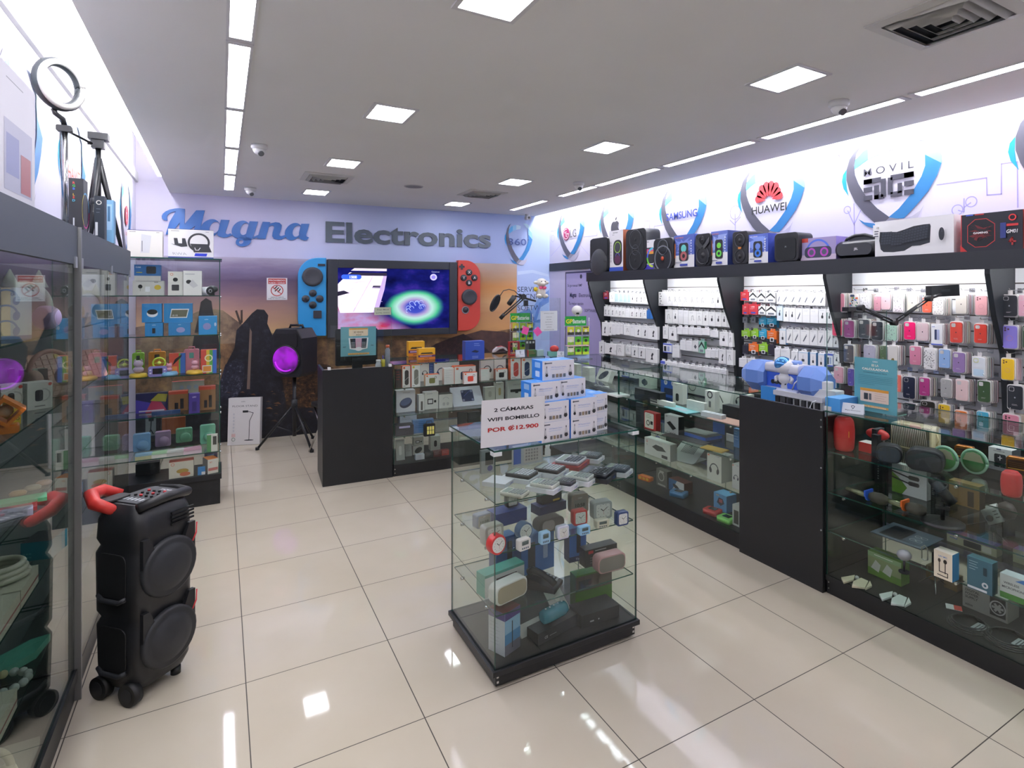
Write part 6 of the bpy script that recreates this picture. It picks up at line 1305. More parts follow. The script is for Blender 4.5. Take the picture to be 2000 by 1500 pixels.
put('yellow_folder', 'packet', 'thin ochre envelope lying on the second shelf', 1368, 875, 1410, 873, S2, -80, .09, 'c8a444', 'b09038', 'd0ac4c')
rk('sky blue carton standing against the black cabinet', 1433, 872, 1444.5, 836, S2, .07, '3f78b0', '2f5c8a', '4a86bc', pic('lines', '9ac0e0'))
rk('white card standing in front of the sky blue carton', 1407, 862, 1432, 848, S2, .006, 'c4c8c6', None, None, lambda F: F.text('990', .75, .2, .4, '8a8e90', .01)).location.x += .06
rk('big white carton with a black set-top box picture', 1259, 884, 1309, 853, S3, .07, 'd0d4cc', 'b8bcb4', 'd8dcd4', pic('box3d', '4c4f4c'))
rk('white carton with a blue headband behind the set-top one', 1244, 880, 1262, 848, S3, .06, 'd4d8c8', 'b8bcb0', 'd4d8c8', lambda F: F.ring(.75, .55, F.h * .35, F.h * .08, '6a7ab8', 60, 240)).location.x += .15
t = thing('laptop_stand', 'translucent grey laptop stand with slots, tilted on the third shelf', 'laptop stand', onz(1308, 896, S3 + .001), R(-80)); s = ppm(t.location)
mb = MB(); mb.push(Matrix.Rotation(R(34), 4, 'X')); mb.rbox((0, 0, 0), (58 * s, .24, .006), .03, C('a4aca4', .3), 'z'); [mb.box((13 * s + 3.2 * s * i, .09, .0062), (13 * s + 3.2 * s * i + 1.4 * s, .19, .0072), C('4c524e', .5)) for i in range(10)]; mb.pop(); mb.build('plate', t)
mb = MB(); mb.rbox((4 * s, .02, 0), (54 * s, .2, .006), .02, C('7d857e', .35), 'z'); mb.box((20 * s, .17, .006), (34 * s, .18, .11), C('7d857e', .35)); mb.build('foot', t)
rk('tall white carton with black over-ear headphones, third shelf', 1381, 934, 1409, 884, S3, .12, 'cdd0c4', 'b4b7ac', 'd4d7cc', pic('hp', '3a3d3c'))
rk('white carton with dark violet headphones against the black cabinet', 1430, 952, 1445, 905, S3, .1, 'c4c6c4', 'a8aaa8', 'c8cac8', pic('hp', '3c3c50'))
rk('grey carton printed with a coiled cable in white lines', 1282, 946, 1303, 914, S4, .05, '6a6b64', '4c4d48', '6a6b64', lambda F: (F.ring(.45, .6, F.w * .28, F.w * .06, 'b8b8ae'), F.rect(.15, .05, .85, .15, 'b0b0a6'), F.rect(.3, .85, .7, .95, 'b0b0a6')))
rk('carton with a slanted white panel and a black console picture', 1306, 955, 1336, 933, S4, .09, '3a6a98', '50302e', '6a3430', pic('tri', '2c2e30', 'd0d2d0'))
t = thing('flame_toy', 'small orange and yellow flame patterned packet', 'toy', onz(1246, 935, S4 + .0006), R(-80)); s = ppm(t.location); mb = MB(); mb.rbox((0, 0, 0), (30 * s, .05, 8 * s), .008, C('d06a28', .5)); mb.build('body', t)
for i in range(3): mb = MB(); mb.ell(((6 + 9 * i) * s, -.001, 4 * s), (3.5 * s, .002, 2.5 * s), C('e0b03c', .5), 10, 6); mb.build('spot', t)
def handheld(label, u, v, ang, c, z=S4):
    t = thing('handheld_game', label, 'toy', onz(u, v, z + .0006), R(ang)); s = ppm(t.location); mb = MB(); mb.rbox((0, 0, 0), (32 * s, .09, 9 * s), .015, C(c, .4), 'z'); mb.build('body', t)
    mb = MB(); mb.box((8 * s, .03, 9.1 * s), (24 * s, .075, 9.8 * s), C('3a3f3a', .2)); mb.build('screen', t)
handheld('lime green handheld game lying at the counter front', 1398, 1016, -85, '7ac85a')
handheld('red handheld game lying behind the lime green one', 1371, 1002, -78, 'b83a34')
handheld('little blue handheld game lying near the tilted panel carton', 1306, 968, -70, '3a7aa8')
rk('light blue carton with a black square toy console picture', 1394, 992, 1419, 960, S4, .1, '5a9ac8', '4a84b4', '6aaad8', pic('hand', '2c2f38', 'b0606a'))
rk('white and grey carton tight against the black cabinet', 1430.5, 1024, 1444, 984, S4, .08, 'b4b8b4', '3a4a78', 'c4c8c4', lambda F: F.rect(.2, .1, .9, .75, '3a3c36'))
# near counter
N1, N2, N3, N4 = .797, .568, .35, .105
def drum(label, u, vb, vt, wpx, z, c, cat='speaker', stripe='d89a30'):
    p = onz(u, vb, z + .0006); s = ppm(p); r, h = wpx * s / 2, (vb - vt) * s; p = p + Vector((r * FW.x, r * FW.y, 0)) * .9; t = thing('portable_speaker', label, cat, p, 0)
    mb = MB(); mb.lathe([(r * .55, 0), (r * .8, h * .02), (r * .93, h * .12), (r, h * .4), (r, h * .62), (r * .9, h * .88), (r * .72, h * .96)], C(c, .5), 28); mb.build('body', t)
    mb = MB(); mb.lathe([(r * .66, h * .965), (r * .62, h), (r * .3, h * 1.005), (0, h)], C(c, .3), 24, caps=False); mb.build('top_cap', t)
    if stripe: mb = MB(); d = -FW; mb.push(Matrix.Translation((d.x * r * 1.001, d.y * r * 1.001, h * .44)) @ Matrix.Rotation(YAW, 4, 'Z')); mb.box((-.002, -.001, 0), (.002, .002, h * .18), C(stripe, .4)); mb.pop(); mb.build('stripe', t)
    return t
drum('tall red barrel speaker with a thin yellow stripe, near the black cabinet', 1657, 884, 817, 39, N1, 'c02a28')
drum('squat red cylinder speaker at the photo edge of the top shelf', 1988, 974, 925, 36, N1, 'b82c2a', stripe=None)
rk('low red and white carton under the red lens speaker', 1677, 880, 1728, 862, N1, .07, 'b82a2a', 'c4c4c0', 'd0ccc8', pic('toast'))
t = thing('lens_speaker', 'red lens-shaped speaker with a black strap on top of a low red carton', 'speaker', onz(1706, 879, N1) + Vector((.04, 0, .052)), R(-90)); s = ppm(t.location)
mb = MB(); mb.ell((0, 0, 11 * s), (23 * s, .035, 11 * s), C('b82a2a', .45), 24, 12); mb.build('body', t)
mb = MB(); mb.box((-3 * s, -.042, 0), (6 * s, .038, 23 * s), C('22262c', .6)); mb.build('strap', t)
rk('black stick speaker standing before the red lens speaker', 1702, 891, 1715, 848, N1, .03, '1c1f24', '15171a', '26292e')
t = thing('retro_speaker', 'cream retro speaker with a diagonal mesh front and side strap', 'speaker', None or onz(1728, 872, N1 + .0006) + Vector((.06, 0, 0)), R(-90)); s = ppm(t.location); w, h = 76 * s, 46 * s
mb = MB(); mb.rbox((0, 0, 0), (w, .1, h), .014, C('d8cca4', .45)); mb.build('cabinet', t, bevel=.003)
mb = MB(); mb.box((w * .04, -.003, h * .08), (w * .95, -.0003, h * .9), C('5a5440', .6)); [mb.tube([(w * (.04 + .045 * i), -.0035, h * .88), (w * (.04 + .045 * i + .06), -.0035, h * .1)], .0022, C('d0c8b8', .5), 4) for i in range(19)]; mb.build('mesh_front', t)
mb = MB(); mb.tube([(w + .002, .05, h * .75), (w + .012, .05, h * .5), (w + .002, .05, h * .3)], .004, C('c8b88c', .5)); mb.build('strap', t)
def blob(label, u, vb, vt, wpx, z, ang, c='1e2126', rim='3a4046', name='earphone_case', cat='speaker', k=.5):
    p = onz(u, vb, z + .0006); s = ppm(p); w, h = wpx * s, (vb - vt) * s; t = thing(name, label, cat, p, R(ang)); mb = MB(); mb.rbox((-w / 2, 0, 0), (w / 2, h * .9, h), h * .42, C(c, .45)); mb.build('shell', t, bevel=.006)
    mb = MB(); mb.rbox((-w * .42, -.004, h * .1), (w * .42, -.0003, h * .9), h * .36, C(rim, k)); mb.build('mesh_front', t); return t
blob('black rounded speaker with a silver edge, first in the dark pair', 1736, 905, 871, 46, N1, -62)
blob('long black oval speaker, second in the dark pair', 1805, 922, 880, 66, N1, -70, '1d2024', '26292e')
def disc(label, u, v, r_px, x, c):
    p = onx(u, v, x); s = ppm(p); p.z = N1 + r_px * s + .001; t = thing('round_speaker', label, 'speaker', p, R(-90)); r = r_px * s
    mb = MB(); mb.push(Matrix.Rotation(R(90), 4, 'X')); mb.torus((0, 0, 0), r * .88, r * .12, C('8ab49a', .2), 'z', 32); mb.pop(); mb.build('ring', t)
    mb = MB(); mb.push(Matrix.Rotation(R(90), 4, 'X')); mb.lathe([(r * .78, -.01), (r * .78, .01), (0, .012)], C(c, .35), 28); mb.pop(); mb.add([(-r * .74, -.0125, r * .04), (r * .74, -.0125, r * .04), (r * .5, -.0125, r * .6), (0, -.0125, r * .76), (-r * .5, -.0125, r * .6)], [(0, 1, 2, 3, 4)], C('9a9a80', .3)); mb.build('face', t)
disc('round green see-through speaker behind the bronze radio', 1846, 862, 25, 2.99, '4a8a4c')
disc('second round green speaker, mostly behind the white carton', 1903, 860, 25, 3.06, '427a46')
def radio(label, u, vb, vt, wpx):
    p = onz(u, vb, N1 + .0006); s = ppm(p); w, h = wpx * s, (vb - vt) * s; t = thing('mini_radio', label, 'radio', p, R(-80)); mb = MB(); mb.rbox((-w / 2, 0, 0), (w / 2, .04, h), .01, C('b8763a', .25, .7)); mb.build('case', t)
    mb = MB(); mb.rbox((-w * .42, -.002, h * .06), (w * .42, -.0002, h * .88), .007, C('3a2418', .4)); [mb.box((-w * .36, -.0032, h * (.5 + .1 * i)), (w * .36, -.0021, h * (.53 + .1 * i)), C('6a4a2a', .4)) for i in range(3)]; mb.box((-w * .4, -.0036, h * .36), (w * .4, -.0021, h * .42), C('d8a04c', .3, .6)); mb.build('front', t)
radio('bronze mini radio beside the round green speaker', 1882, 905, 872, 31); radio('bronze mini radio at the photo edge above the red cylinder', 1985, 930, 894, 33)
rk('white carton with a black rounded speaker under a cross sign', 1916, 904, 1962, 876, N1, .1, 'd4d8d8', '50545a', 'dcdfe0', pic('sand', '2c3036')).location.x += .08
rk('long black soundbar bar lying across the top shelf', 1851, 914, 1962, 896, N1, .06, '17191c', '121416', '24272a', cat='soundbar', name='soundbar')
rk('black carton with white microphone lettering up its edge', 1688, 945, 1704, 898, N2, .06, '1e2321', '181c1a', '262b29', lambda F: [F.text(c, .5, .84 - .1 * i, .075, 'b0b8b4', .01) for i, c in enumerate('MICROPHO')]).location.x += .1
rk('white and green carton with two black microphones', 1722, 965, 1790, 908, N2, .04, 'c4c6c4', '8a8c8a', 'd0d2d0', pic('mics', '2a282c')).location.x += .1
rk('narrow black carton beside the two-microphone carton', 1797, 975, 1809, 935, N2, .05, '1e2022', '17191a', '26282a', lambda F: [F.rect(.3, .1 + .09 * i, .7, .15 + .09 * i, '8a8c88') for i in range(9)]).location.x += .1
def karaoke(label, u, v, c):
    t = thing('karaoke_microphone', label, 'microphone', onz(u, v, N2 + .0006) + Vector((0, 0, .03)), R(-90)); s = ppm(t.location)
    mb = MB(); mb.cyl((-42 * s, .03, 0), (2 * s, .03, -.004), .012, C('8a8c70', .15, .6), .014); mb.build('handle', t)
    mb = MB(); mb.cyl((2.2 * s, .03, 0), (6 * s, .03, 0), .028, C(c, .4), n=20); mb.box((2.4 * s, -.005, .0), (5.8 * s, .065, .03), C(c, .4)); mb.build('collar', t)
    mb = MB(); mb.lathe; mb.push(Matrix.Translation((6.2 * s, .03, 0)) @ Matrix.Rotation(R(90), 4, 'Y')); mb.lathe([(.015, 0), (.026, .02), (.03, .06), (.024, .09), (0, .1)], C('4a463c', .6), 18); mb.pop(); mb.build('head', t)
karaoke('metal karaoke microphone with a blue collar, lying at the shelf front', 1686, 979, '2a5ac8'); karaoke('metal karaoke microphone with an orange collar, lying at the shelf front', 1757, 1000, 'e06a2a')
t = thing('studio_microphone', 'black studio microphone on a wide round base inside the near counter', 'microphone', onz(1841, 1022, N2 + .0006), R(-60)); s = ppm(t.location)
mb = MB(); mb.lathe([(38 * s, 0), (38 * s, .008), (30 * s, .014), (5 * s, .018), (0, .018)], DKPL, 30); mb.build('base', t)
mb = MB(); mb.cyl((0, 0, .018), (0, 0, 40 * s), 4 * s, DKPL); mb.box((-12 * s, -.012, 28 * s), (12 * s, .012, 34 * s), DKPL); mb.build('stand', t)
mb = MB(); mb.push(Matrix.Translation((0, 0, 62 * s)) @ Matrix.Rotation(R(-38), 4, 'Y')); mb.cyl((0, 0, -26 * s), (0, 0, 24 * s), 10 * s, C('1b1d1f', .4), n=20); mb.ell((0, 0, 24 * s), (10 * s, 10 * s, 9 * s), C('2c2e30', .6)); mb.torus((0, 0, 6 * s), 15 * s, 1.6 * s, DKPL, 'z', 24); mb.pop(); mb.build('microphone', t)
rk('brown kraft carton printed with a dark microphone', 1826, 990, 1886, 945, N2, .06, '8a6c3c', '33291c', '9a7a46', lambda F: (F.rect(.62, .05, .82, .7, '3a3020'), F.bars(.1, .9, .8, 2, '6a5230', .05, .1), F.rect(.05, .1, .3, .3, '6a5230'))).location.x += .14
t = thing('silver_microphone', 'silver grille microphone head above a pale carton', 'microphone', onz(1913, 964, N2 + .0006), 0); s = ppm(t.location); mb = MB(); mb.cyl((0, 0, 0), (0, 0, 14 * s), 10 * s, C('8a8c88', .4), 12 * s); mb.build('body', t)
mb = MB(); mb.lathe([(13 * s, 14.1 * s), (13.5 * s, 20 * s), (11 * s, 26 * s), (0, 27 * s)], C('70746f', .5, .5), 20); mb.build('grille', t)
t = thing('mixer_microphone', 'white and black hand microphone with buttons on a small tripod', 'microphone', onz(1940, 1058, N3 + .0006), R(-70)); s = ppm(t.location)
mb = MB(); mb.push(Matrix.Translation((-4 * s, 0, 52 * s)) @ Matrix.Rotation(R(62), 4, 'Y')); mb.cyl((0, 0, -50 * s), (0, 0, -10 * s), 8 * s, DKPL, 10 * s, 18); mb.lathe([(11 * s, 18.2 * s), (16 * s, 22 * s), (17 * s, 34 * s), (10 * s, 42 * s), (0, 44 * s)], C('3a302c', .5), 22); mb.pop(); mb.build('body', t)
mb = MB(); mb.push(Matrix.Translation((-4 * s, 0, 52 * s)) @ Matrix.Rotation(R(62), 4, 'Y')); mb.rbox((-15 * s, -15 * s, -10 * s), (15 * s, 15 * s, 18 * s), 5 * s, C('cfd2d0', .35), 'z'); mb.cyl((2 * s, -15.2 * s, -2 * s), (2 * s, -16.4 * s, -2 * s), 6 * s, '2c2e30'); [mb.box((-9 * s + 6 * s * i, -15.8 * s, 8 * s), (-7.6 * s + 6 * s * i, -15.1 * s, 15 * s), C('3a3c3e', .4)) for i in range(3)]; mb.pop(); mb.build('control_block', t)
mb = MB(); mb.cyl((0, 0, 20 * s), (0, 0, 40 * s), 7 * s, DKPL, 5 * s); [mb.tube([(0, 0, 22 * s), (34 * s * math.cos(q), 34 * s * math.sin(q), .004)], 1.2 * s, DKPL) for q in (R(-150), R(-30), R(90))]; mb.build('tripod', t)
put('folded_carton', 'boxed gadget', 'big blue-grey carton lying on its back with a tablet and icon print', 1700, 1040, 1800, 1038, N3, -88, .24, '3a4650', '2a333c', '5c6a78', drawt=lambda F: (F.rrect(.12, .1, .55, .85, .01, '1c2228'), [F.ring(.68 + .12 * (i % 2), .35 + .25 * (i // 2), .016, .003, 'b8c0c4') for i in range(4)], F.text('RING LIGHT', .75, .1, .08, '2a3036', .01)))
rk('wide carton with a violet top and two black speaker pictures', 1826, 1066, 1924, 1046, N3, .06, 'a8a88e', '7a7a66', '3c3670', lambda F: (F.rect(0, .78, 1, 1, '3f3a72'), F.rrect(.35, .1, .7, .7, .004, '2c2c30'), F.rrect(.72, .12, .9, .68, .004, 'c8c8c0'), F.text('POWER', .15, .45, .2, '3a5ab8', .02))).location.x += .12
rk('cream and blue carton with two clip-on microphones picture', 1824, 1124, 1860, 1072, N3, .06, 'e6dcc4', '3a86b8', 'e4e0d0', pic('lav', '2a2620'), drawr=lambda F: F.rect(0, 0, 1, 1, '3a86b8'))
rk('teal printed carton with a silver mount picture', 1889, 1146, 1938, 1085, N3, .05, '3c606a', '2c464e', '48707a', lambda F: (F.bars(.08, .88, .4, 4, 'a8c0c4', .04, .08), F.ring(.72, .25, F.h * .09, F.h * .05, 'c0c8c8'), F.rrect(.65, .55, .8, .8, .003, '22363c'), F.rect(.02, .03, .8, .1, 'c8d0d0')))
rk('white and green carton with wireless microphone lettering', 1953, 1164, 2030, 1118, N3, .06, 'd0d4d2', '3a3c40', 'b8c0c4', lambda F: (F.rect(0, 0, 1, .25, '4a8a3a'), F.text('WIRELESS', .3, .62, .13, '3a3c44', .015), F.text('MICROPHONE', .36, .44, .13, '3a3c44', .015), F.poly([(.4, .85), (.6, 1), (1, 1), (1, .8)], C('3a78c0', .5))))
rk('carton with a violet top at the photo edge', 1956, 1108, 2030, 1082, N3, .07, 'a8a88e', '7a7a66', '33306e', pic('lines', '3a5ab8')).location.x += .12
t = thing('clip_carabiner', 'grey carabiner clip standing on a brown block', 'gadget', onz(1806, 1096, N3 + .0006), R(-80)); s = ppm(t.location); mb = MB(); mb.tube([(-5 * s, 0, 4 * s), (-5 * s, 0, 26 * s), (0, 0, 31 * s), (5 * s, 0, 26 * s), (5 * s, 0, 4 * s), (0, 0, .004), (-5 * s, 0, 4 * s)], 1.1 * s, C('a8a8a0', .3, .7)); mb.build('loop', t)
t = thing('table_microphone', 'round grey microphone head on a thin stand, third shelf', 'microphone', onz(1766, 1118, N3 + .0006), 0); s = ppm(t.location); mb = MB(); mb.ell((0, 0, 34 * s), (13 * s, 13 * s, 10 * s), C('8a8e90', .5, .4)); mb.build('head', t)
mb = MB(); mb.cyl((0, 0, 0), (0, 0, 26 * s), 2.2 * s, DKPL); mb.cyl((0, 0, 0), (0, 0, .006), 10 * s, DKPL); mb.build('stand', t)
rk('green carton with solar lamp pictures on the counter floor', 1695, 1118, 1760, 1074, N4, .08, '8a9a6a', '4c7a2c', '5c8a34', pic('solar'), drawr=lambda F: F.rect(0, 0, 1, 1, '4c7a2c'))
def starlight(label, u, v, c):
    t = thing('fold_lamp', label, 'lamp', onz(u, v, N4 + .0006), R(-75)); s = ppm(t.location)
    mb = MB(); mb.ell((0, .03, 5 * s), (4 * s, 4 * s, 4 * s), C('b8bcb8', .3)); mb.build('hub', t)
    for q, P in enumerate((((-26, -.02), (-8, .06), (-3, .0), (-14, -.07)), ((-1, -.02), (6, .05), (22, .04), (26, -.05), (4, -.08)), ((24, .05), (34, .0), (28, -.06)))):
        V = [Vector((x * s * .9, y + .0, .003)) for x, y in P]; mb = MB(); n = len(V); mb.add([tuple(v) for v in V] + [(v.x, v.y, .012) for v in V], [tuple(range(n, 2 * n))] + [tuple(reversed(range(n)))] + [(i, (i + 1) % n, n + (i + 1) % n, n + i) for i in range(n)], C(c, .4)); mb.build('leaf', t)
starlight('warm white folding lamp with fan leaves by the green carton', 1670, 1137, 'd8d0b4'); starlight('cool white folding lamp with fan leaves, nearer the counter front', 1745, 1170, 'd0d8d4')
rk('grey carton lettered for a power supply with a fan picture', 1880, 1182, 1968, 1138, N4, .12, '9a9a94', '7a7a74', 'aaaaa4', pic('fan'))
t = thing('mini_tripod', 'dark tripod with thin silver legs on the counter floor', 'tripod', onz(1826, 1150, N4 + .0006), 0); s = ppm(t.location); mb = MB(); mb.cyl((0, 0, 26 * s), (0, 0, 70 * s), 6 * s, DKPL, 5 * s); mb.build('column', t)
for q in (-150, -20, 90): mb = MB(); mb.tube([(0, 0, 28 * s), (30 * s * math.cos(R(q)), 30 * s * math.sin(R(q)), .003)], 1.0 * s, C('a8aaa8', .25, .8)); mb.build('leg', t)
for i, (u0, vb, u1, vt) in enumerate(((1797, 1133, 1818, 1108), (1832, 1152, 1858, 1126))): rk('plain brown block %s the mini tripod' % ('left behind' if i == 0 else 'beside'), u0, vb, u1, vt, N4, .06, '6a5430', '5a4628', '74603a').location.x += .06
def coil(label, u, v, r):
    t = thing('cable_coil', label, 'cable', onz(u, v, N4 + .0006), 0); s = ppm(t.location); mb = MB()
    for k in range(4): mb.torus((0, 0, .004 + .006 * k), (r - 3 * k) * s, .003, C('26282a', .4), 'z', 26)
    mb.build('coil', t); mb = MB(); mb.rbox((-.03, -r * s * .8, .012), (.045, -r * s * .8 + .05, .0125), .003, C('9aa0a2', .4)); [mb.box((-.024, -r * s * .8 + .008 + .012 * i, .0126), (.036, -r * s * .8 + .013 + .012 * i, .0128), C('3a3c40', .4)) for i in range(3)]; mb.build('paper_tag', t)
coil('black coiled cable with a paper tag in front of the power supply carton', 1892, 1222, 36); coil('black coiled cable with a paper tag nearest the photo edge', 1968, 1252, 40)
put('card', 'card', 'small red and white card lying by the mini tripod', 1848, 1188, 1880, 1187, N4, -60, .05, 'c8ccd0', 'a8acb0', 'b8443c', drawt=lambda F: F.rect(0, 0, .5, 1, 'c8c8c8'))

# on top of the near and middle counters
TC = 1.0235
p = onz(1490, 773, TC + .0006); t = thing('blue_boombox', 'light blue and white faceted speaker with a barrel end on the counter glass', 'speaker', p + Vector((.14, 0, 0)), R(-90)); s = ppm(t.location)
BL1, BL2 = C('5f83c8', .45), C('6f92d6', .45); zc, rb = 33 * s, 34 * s
def octa(mb, x0, r0, x1, r1, m, zc=zc, ph=22.5):
    V = [(x, r * math.sin(R(45 * k + ph)) , zc + r * math.cos(R(45 * k + ph)) * .93) for x, r in ((x0, r0), (x1, r1)) for k in range(8)]
    mb.add(V, [(k, (k + 1) % 8, 8 + (k + 1) % 8, 8 + k) for k in range(8)], m)
mb = MB(); octa(mb, -74 * s, 20 * s, -52 * s, rb, BL2); octa(mb, -52 * s, rb, -22 * s, rb, BL1); octa(mb, -22 * s, rb, -14 * s, 26 * s, BL2); V = [(-74 * s, 20 * s * math.sin(R(45 * k + 22.5)), zc + 20 * s * math.cos(R(45 * k + 22.5)) * .93) for k in range(8)]; mb.add(V, [tuple(reversed(range(8)))], BL1); V = [(-14 * s, 26 * s * math.sin(R(45 * k + 22.5)), zc + 26 * s * math.cos(R(45 * k + 22.5)) * .93) for k in range(8)]; mb.add(V, [tuple(range(8))], BL1); mb.build('barrel_end', t)
mb = MB(); octa(mb, 62 * s, 26 * s, 70 * s, rb, BL2); octa(mb, 70 * s, rb, 96 * s, rb, BL1); octa(mb, 96 * s, rb, 112 * s, 20 * s, BL2)
for x, r, rv in ((62 * s, 26 * s, 1), (112 * s, 20 * s, 0)): V = [(x, r * math.sin(R(45 * k + 22.5)), zc + r * math.cos(R(45 * k + 22.5)) * .93) for k in range(8)]; mb.add(V, [tuple(reversed(range(8))) if rv else tuple(range(8))], BL1)
mb.build('barrel_end', t)
mb = MB(); mb.rbox((-13.8 * s, -20 * s, 44 * s), (61.8 * s, 20 * s, 62 * s), 6 * s, C('dcdce6', .35), 'x'); mb.rbox((-13.8 * s, -22 * s, 4 * s), (61.8 * s, 22 * s, 16 * s), 4 * s, C('c4cbe2', .35), 'x'); mb.build('shell', t)
mb = MB(); mb.box((-13.7 * s, -14 * s, 16.2 * s), (61.7 * s, 16 * s, 43.8 * s), C('3b66d8', .5)); mb.build('inner_body', t)
for i in range(4): mb = MB(); mb.cyl((2 * s + 9 * s * i, -14.1 * s, 26 * s), (2 * s + 9 * s * i, -17 * s, 26 * s), 4 * s, DKPL2); mb.build('knob', t)
mb = MB(); mb.rbox((4 * s, -12 * s, 62.2 * s), (50 * s, 12 * s, 68 * s), 5 * s, C('7f9fe0', .4), 'z'); mb.build('handle', t)
# white riser with watch straps hanging under it, and what stands on it
p = onz(1516, 803, .951); YR0, YR1 = onx(1510, 780, 2.93).y, onx(1606, 790, 2.93).y
t = thing('display_riser', 'long white plastic display riser holding dark watch straps', 'display riser', (2.93, YR0, .951), R(-90)); w = YR0 - YR1
mb = MB(); mb.rbox((0, 0, .085), (w, .2, .115), .006, C('d9dae0', .35)); mb.build('tray', t)
for x in (0.0, w - .012): mb = MB(); mb.box((x, .02, 0), (x + .012, .18, .0845), C('c8ccd2', .3)); mb.build('leg', t)
for i in range(7): mb = MB(); mb.rbox((.02 + w * .135 * i, -.004, .012), (.045 + w * .135 * i, .012, .08), .006, C(('2c2c2e', '3a3c3e', '1f2022')[i % 3], .4)); mb.build('watch_strap', t)
t = thing('astronaut_projector', 'white astronaut star projector with a shiny blue visor on the white riser', 'projector lamp', (2.99, onx(1534, 750, 2.99).y, 1.0665), R(-90)); s = ppm(t.location)
AW = C('e6e7ea', .3); mb = MB(); mb.lathe([(8 * s, 0), (9 * s, 4 * s), (8 * s, 12 * s), (13 * s, 17 * s), (14 * s, 26 * s), (9 * s, 33 * s), (0, 34 * s)], AW, 20); mb.build('body', t)
mb = MB(); mb.ell((0, 0, 46 * s), (21 * s, 20 * s, 16 * s), AW, 24, 14); mb.build('helmet', t)
mb = MB(); mb.ell((-2 * s, -4 * s, 50 * s), (17 * s, 17.5 * s, 15 * s), C('4f8fd0', .08, .5), 22, 10); mb.build('visor', t)
for sd in (-1, 1):
    mb = MB(); mb.tube([(sd * 13 * s, 0, 28 * s), (sd * 19 * s, -3 * s, 22 * s), (sd * 17 * s, -6 * s, 14 * s)], [4 * s, 4.4 * s, 4 * s], AW, 10); mb.build('arm', t)
    mb = MB(); mb.ell((sd * 20 * s, 6 * s, 50 * s), (5 * s, 5 * s, 6 * s), AW, 12, 8); mb.build('ear_cap', t)
t = thing('power_strip', 'white plug block with a dark plug and white cords on the riser end', 'power strip', (2.95, onx(1594, 778, 2.95).y, 1.0665), R(-90)); s = ppm(t.location)
mb = MB(); mb.rbox((-14 * s, 0, 0), (42 * s, .08, 15 * s), .006, C('e0e2e4', .35)); mb.rbox((4 * s, .01, 15.1 * s), (24 * s, .06, 30 * s), .008, C('e6e7ea', .35)); mb.build('body', t)
mb = MB(); mb.cyl((0, .03, 15.2 * s), (0, .03, 30 * s), 7 * s, DKPL2); mb.build('plug', t)
mb = MB(); mb.tube([(-12 * s, .03, 15 * s), (-14 * s, .02, 34 * s), (-28 * s, .0, 38 * s), (-44 * s, -.02, 20 * s), (-50 * s, -.02, 6 * s)], 1.5 * s, AW); mb.build('cord', t)
t2 = thing('white_cable', 'white cable drooping in front of the white riser', 'cable', (2.90, onx(1594, 800, 2.9).y, .951), R(-90)); mb = MB(); mb.tube([(0, .0, .098), (-.012, -.02, .09), (-.02, -.03, .06), (-.012, -.03, .02), (-.004, -.03, .003)], .004, AW); mb.build('cord', t2)
def blue_box(label, u0, vb, u1, vt, z, d, c): put('blue_carton', 'carton', label, u0, vb, u1, vt, z, -90, d, c, '3f7fc0', '64a8e4')
blue_box('plain bright blue carton at the near end of the black cabinet top', 1486, 790, 1514, 753, .951, .1, '3f92dc')
put('blue_carton', 'carton', 'plain sky blue carton under the plug block beside the glass guard', 1612, 800, 1641, 775, TC, -90, .16, '4a9ade', '3f84c4', '6cb0ea')
# teal calculator notice in its holder
q0, q1 = onx(1669, 802, 3.0), onx(1752, 712, 3.0)
t = thing('notice_stand', 'tall teal calculator notice standing in a clear holder on the near counter', 'notice', (3.0, q0.y, TC + .0006), R(-90)); w, h = q0.y - q1.y, q1.z - TC + .02
def big_notice(F):
    F.text('CASIO', .5, .925, .035, 'f0f0e8', .015); F.text('ES LA', .5, .85, .055, 'f0e8d0', .025); F.text('CALCULADORA', .5, .775, .055, 'f4f0e0', .03, w=.62); F.text('la creatividad que hay detrás', .5, .72, .035, '2a5a64', .0, w=.55)
    for i in range(6): F.rect(.1, .665 - .032 * i, .9 if i < 5 else .5, .672 - .032 * i, '4a8a94')
    F.rrect(.15, .18, .82, .43, .004, 'ecd8c8'); F.rect(.15, .38, .82, .43, 'e0a040'); F.rect(.24, .22, .34, .34, '3a3c40'); F.rect(.36, .22, .42, .34, '6a6c70'); F.bars(.5, .35, .28, 4, 'c8a898', .02, .04); F.rect(.22, .08, .82, .12, 'd8a860'); F.text('EN EL CALCULADORA', .52, .087, .028, 'f0f0e0', .01, w=.5)
mb = MB(); mb.box((0, 0, 0), (w, .0012, h), C('62a6b2', .5)); big_notice(Face(mb, Matrix.Identity(4), w, h)); mb.build('printed_sheet', t)
mb = MB(); pane(mb, (-.002, .0016, 0), (w + .002, .0036, h * .98), GLASS, GEDGE2); pane(mb, (0, .004, 0), (w, .09, .003), GLASS, GEDGE2); mb.build('holder', t)
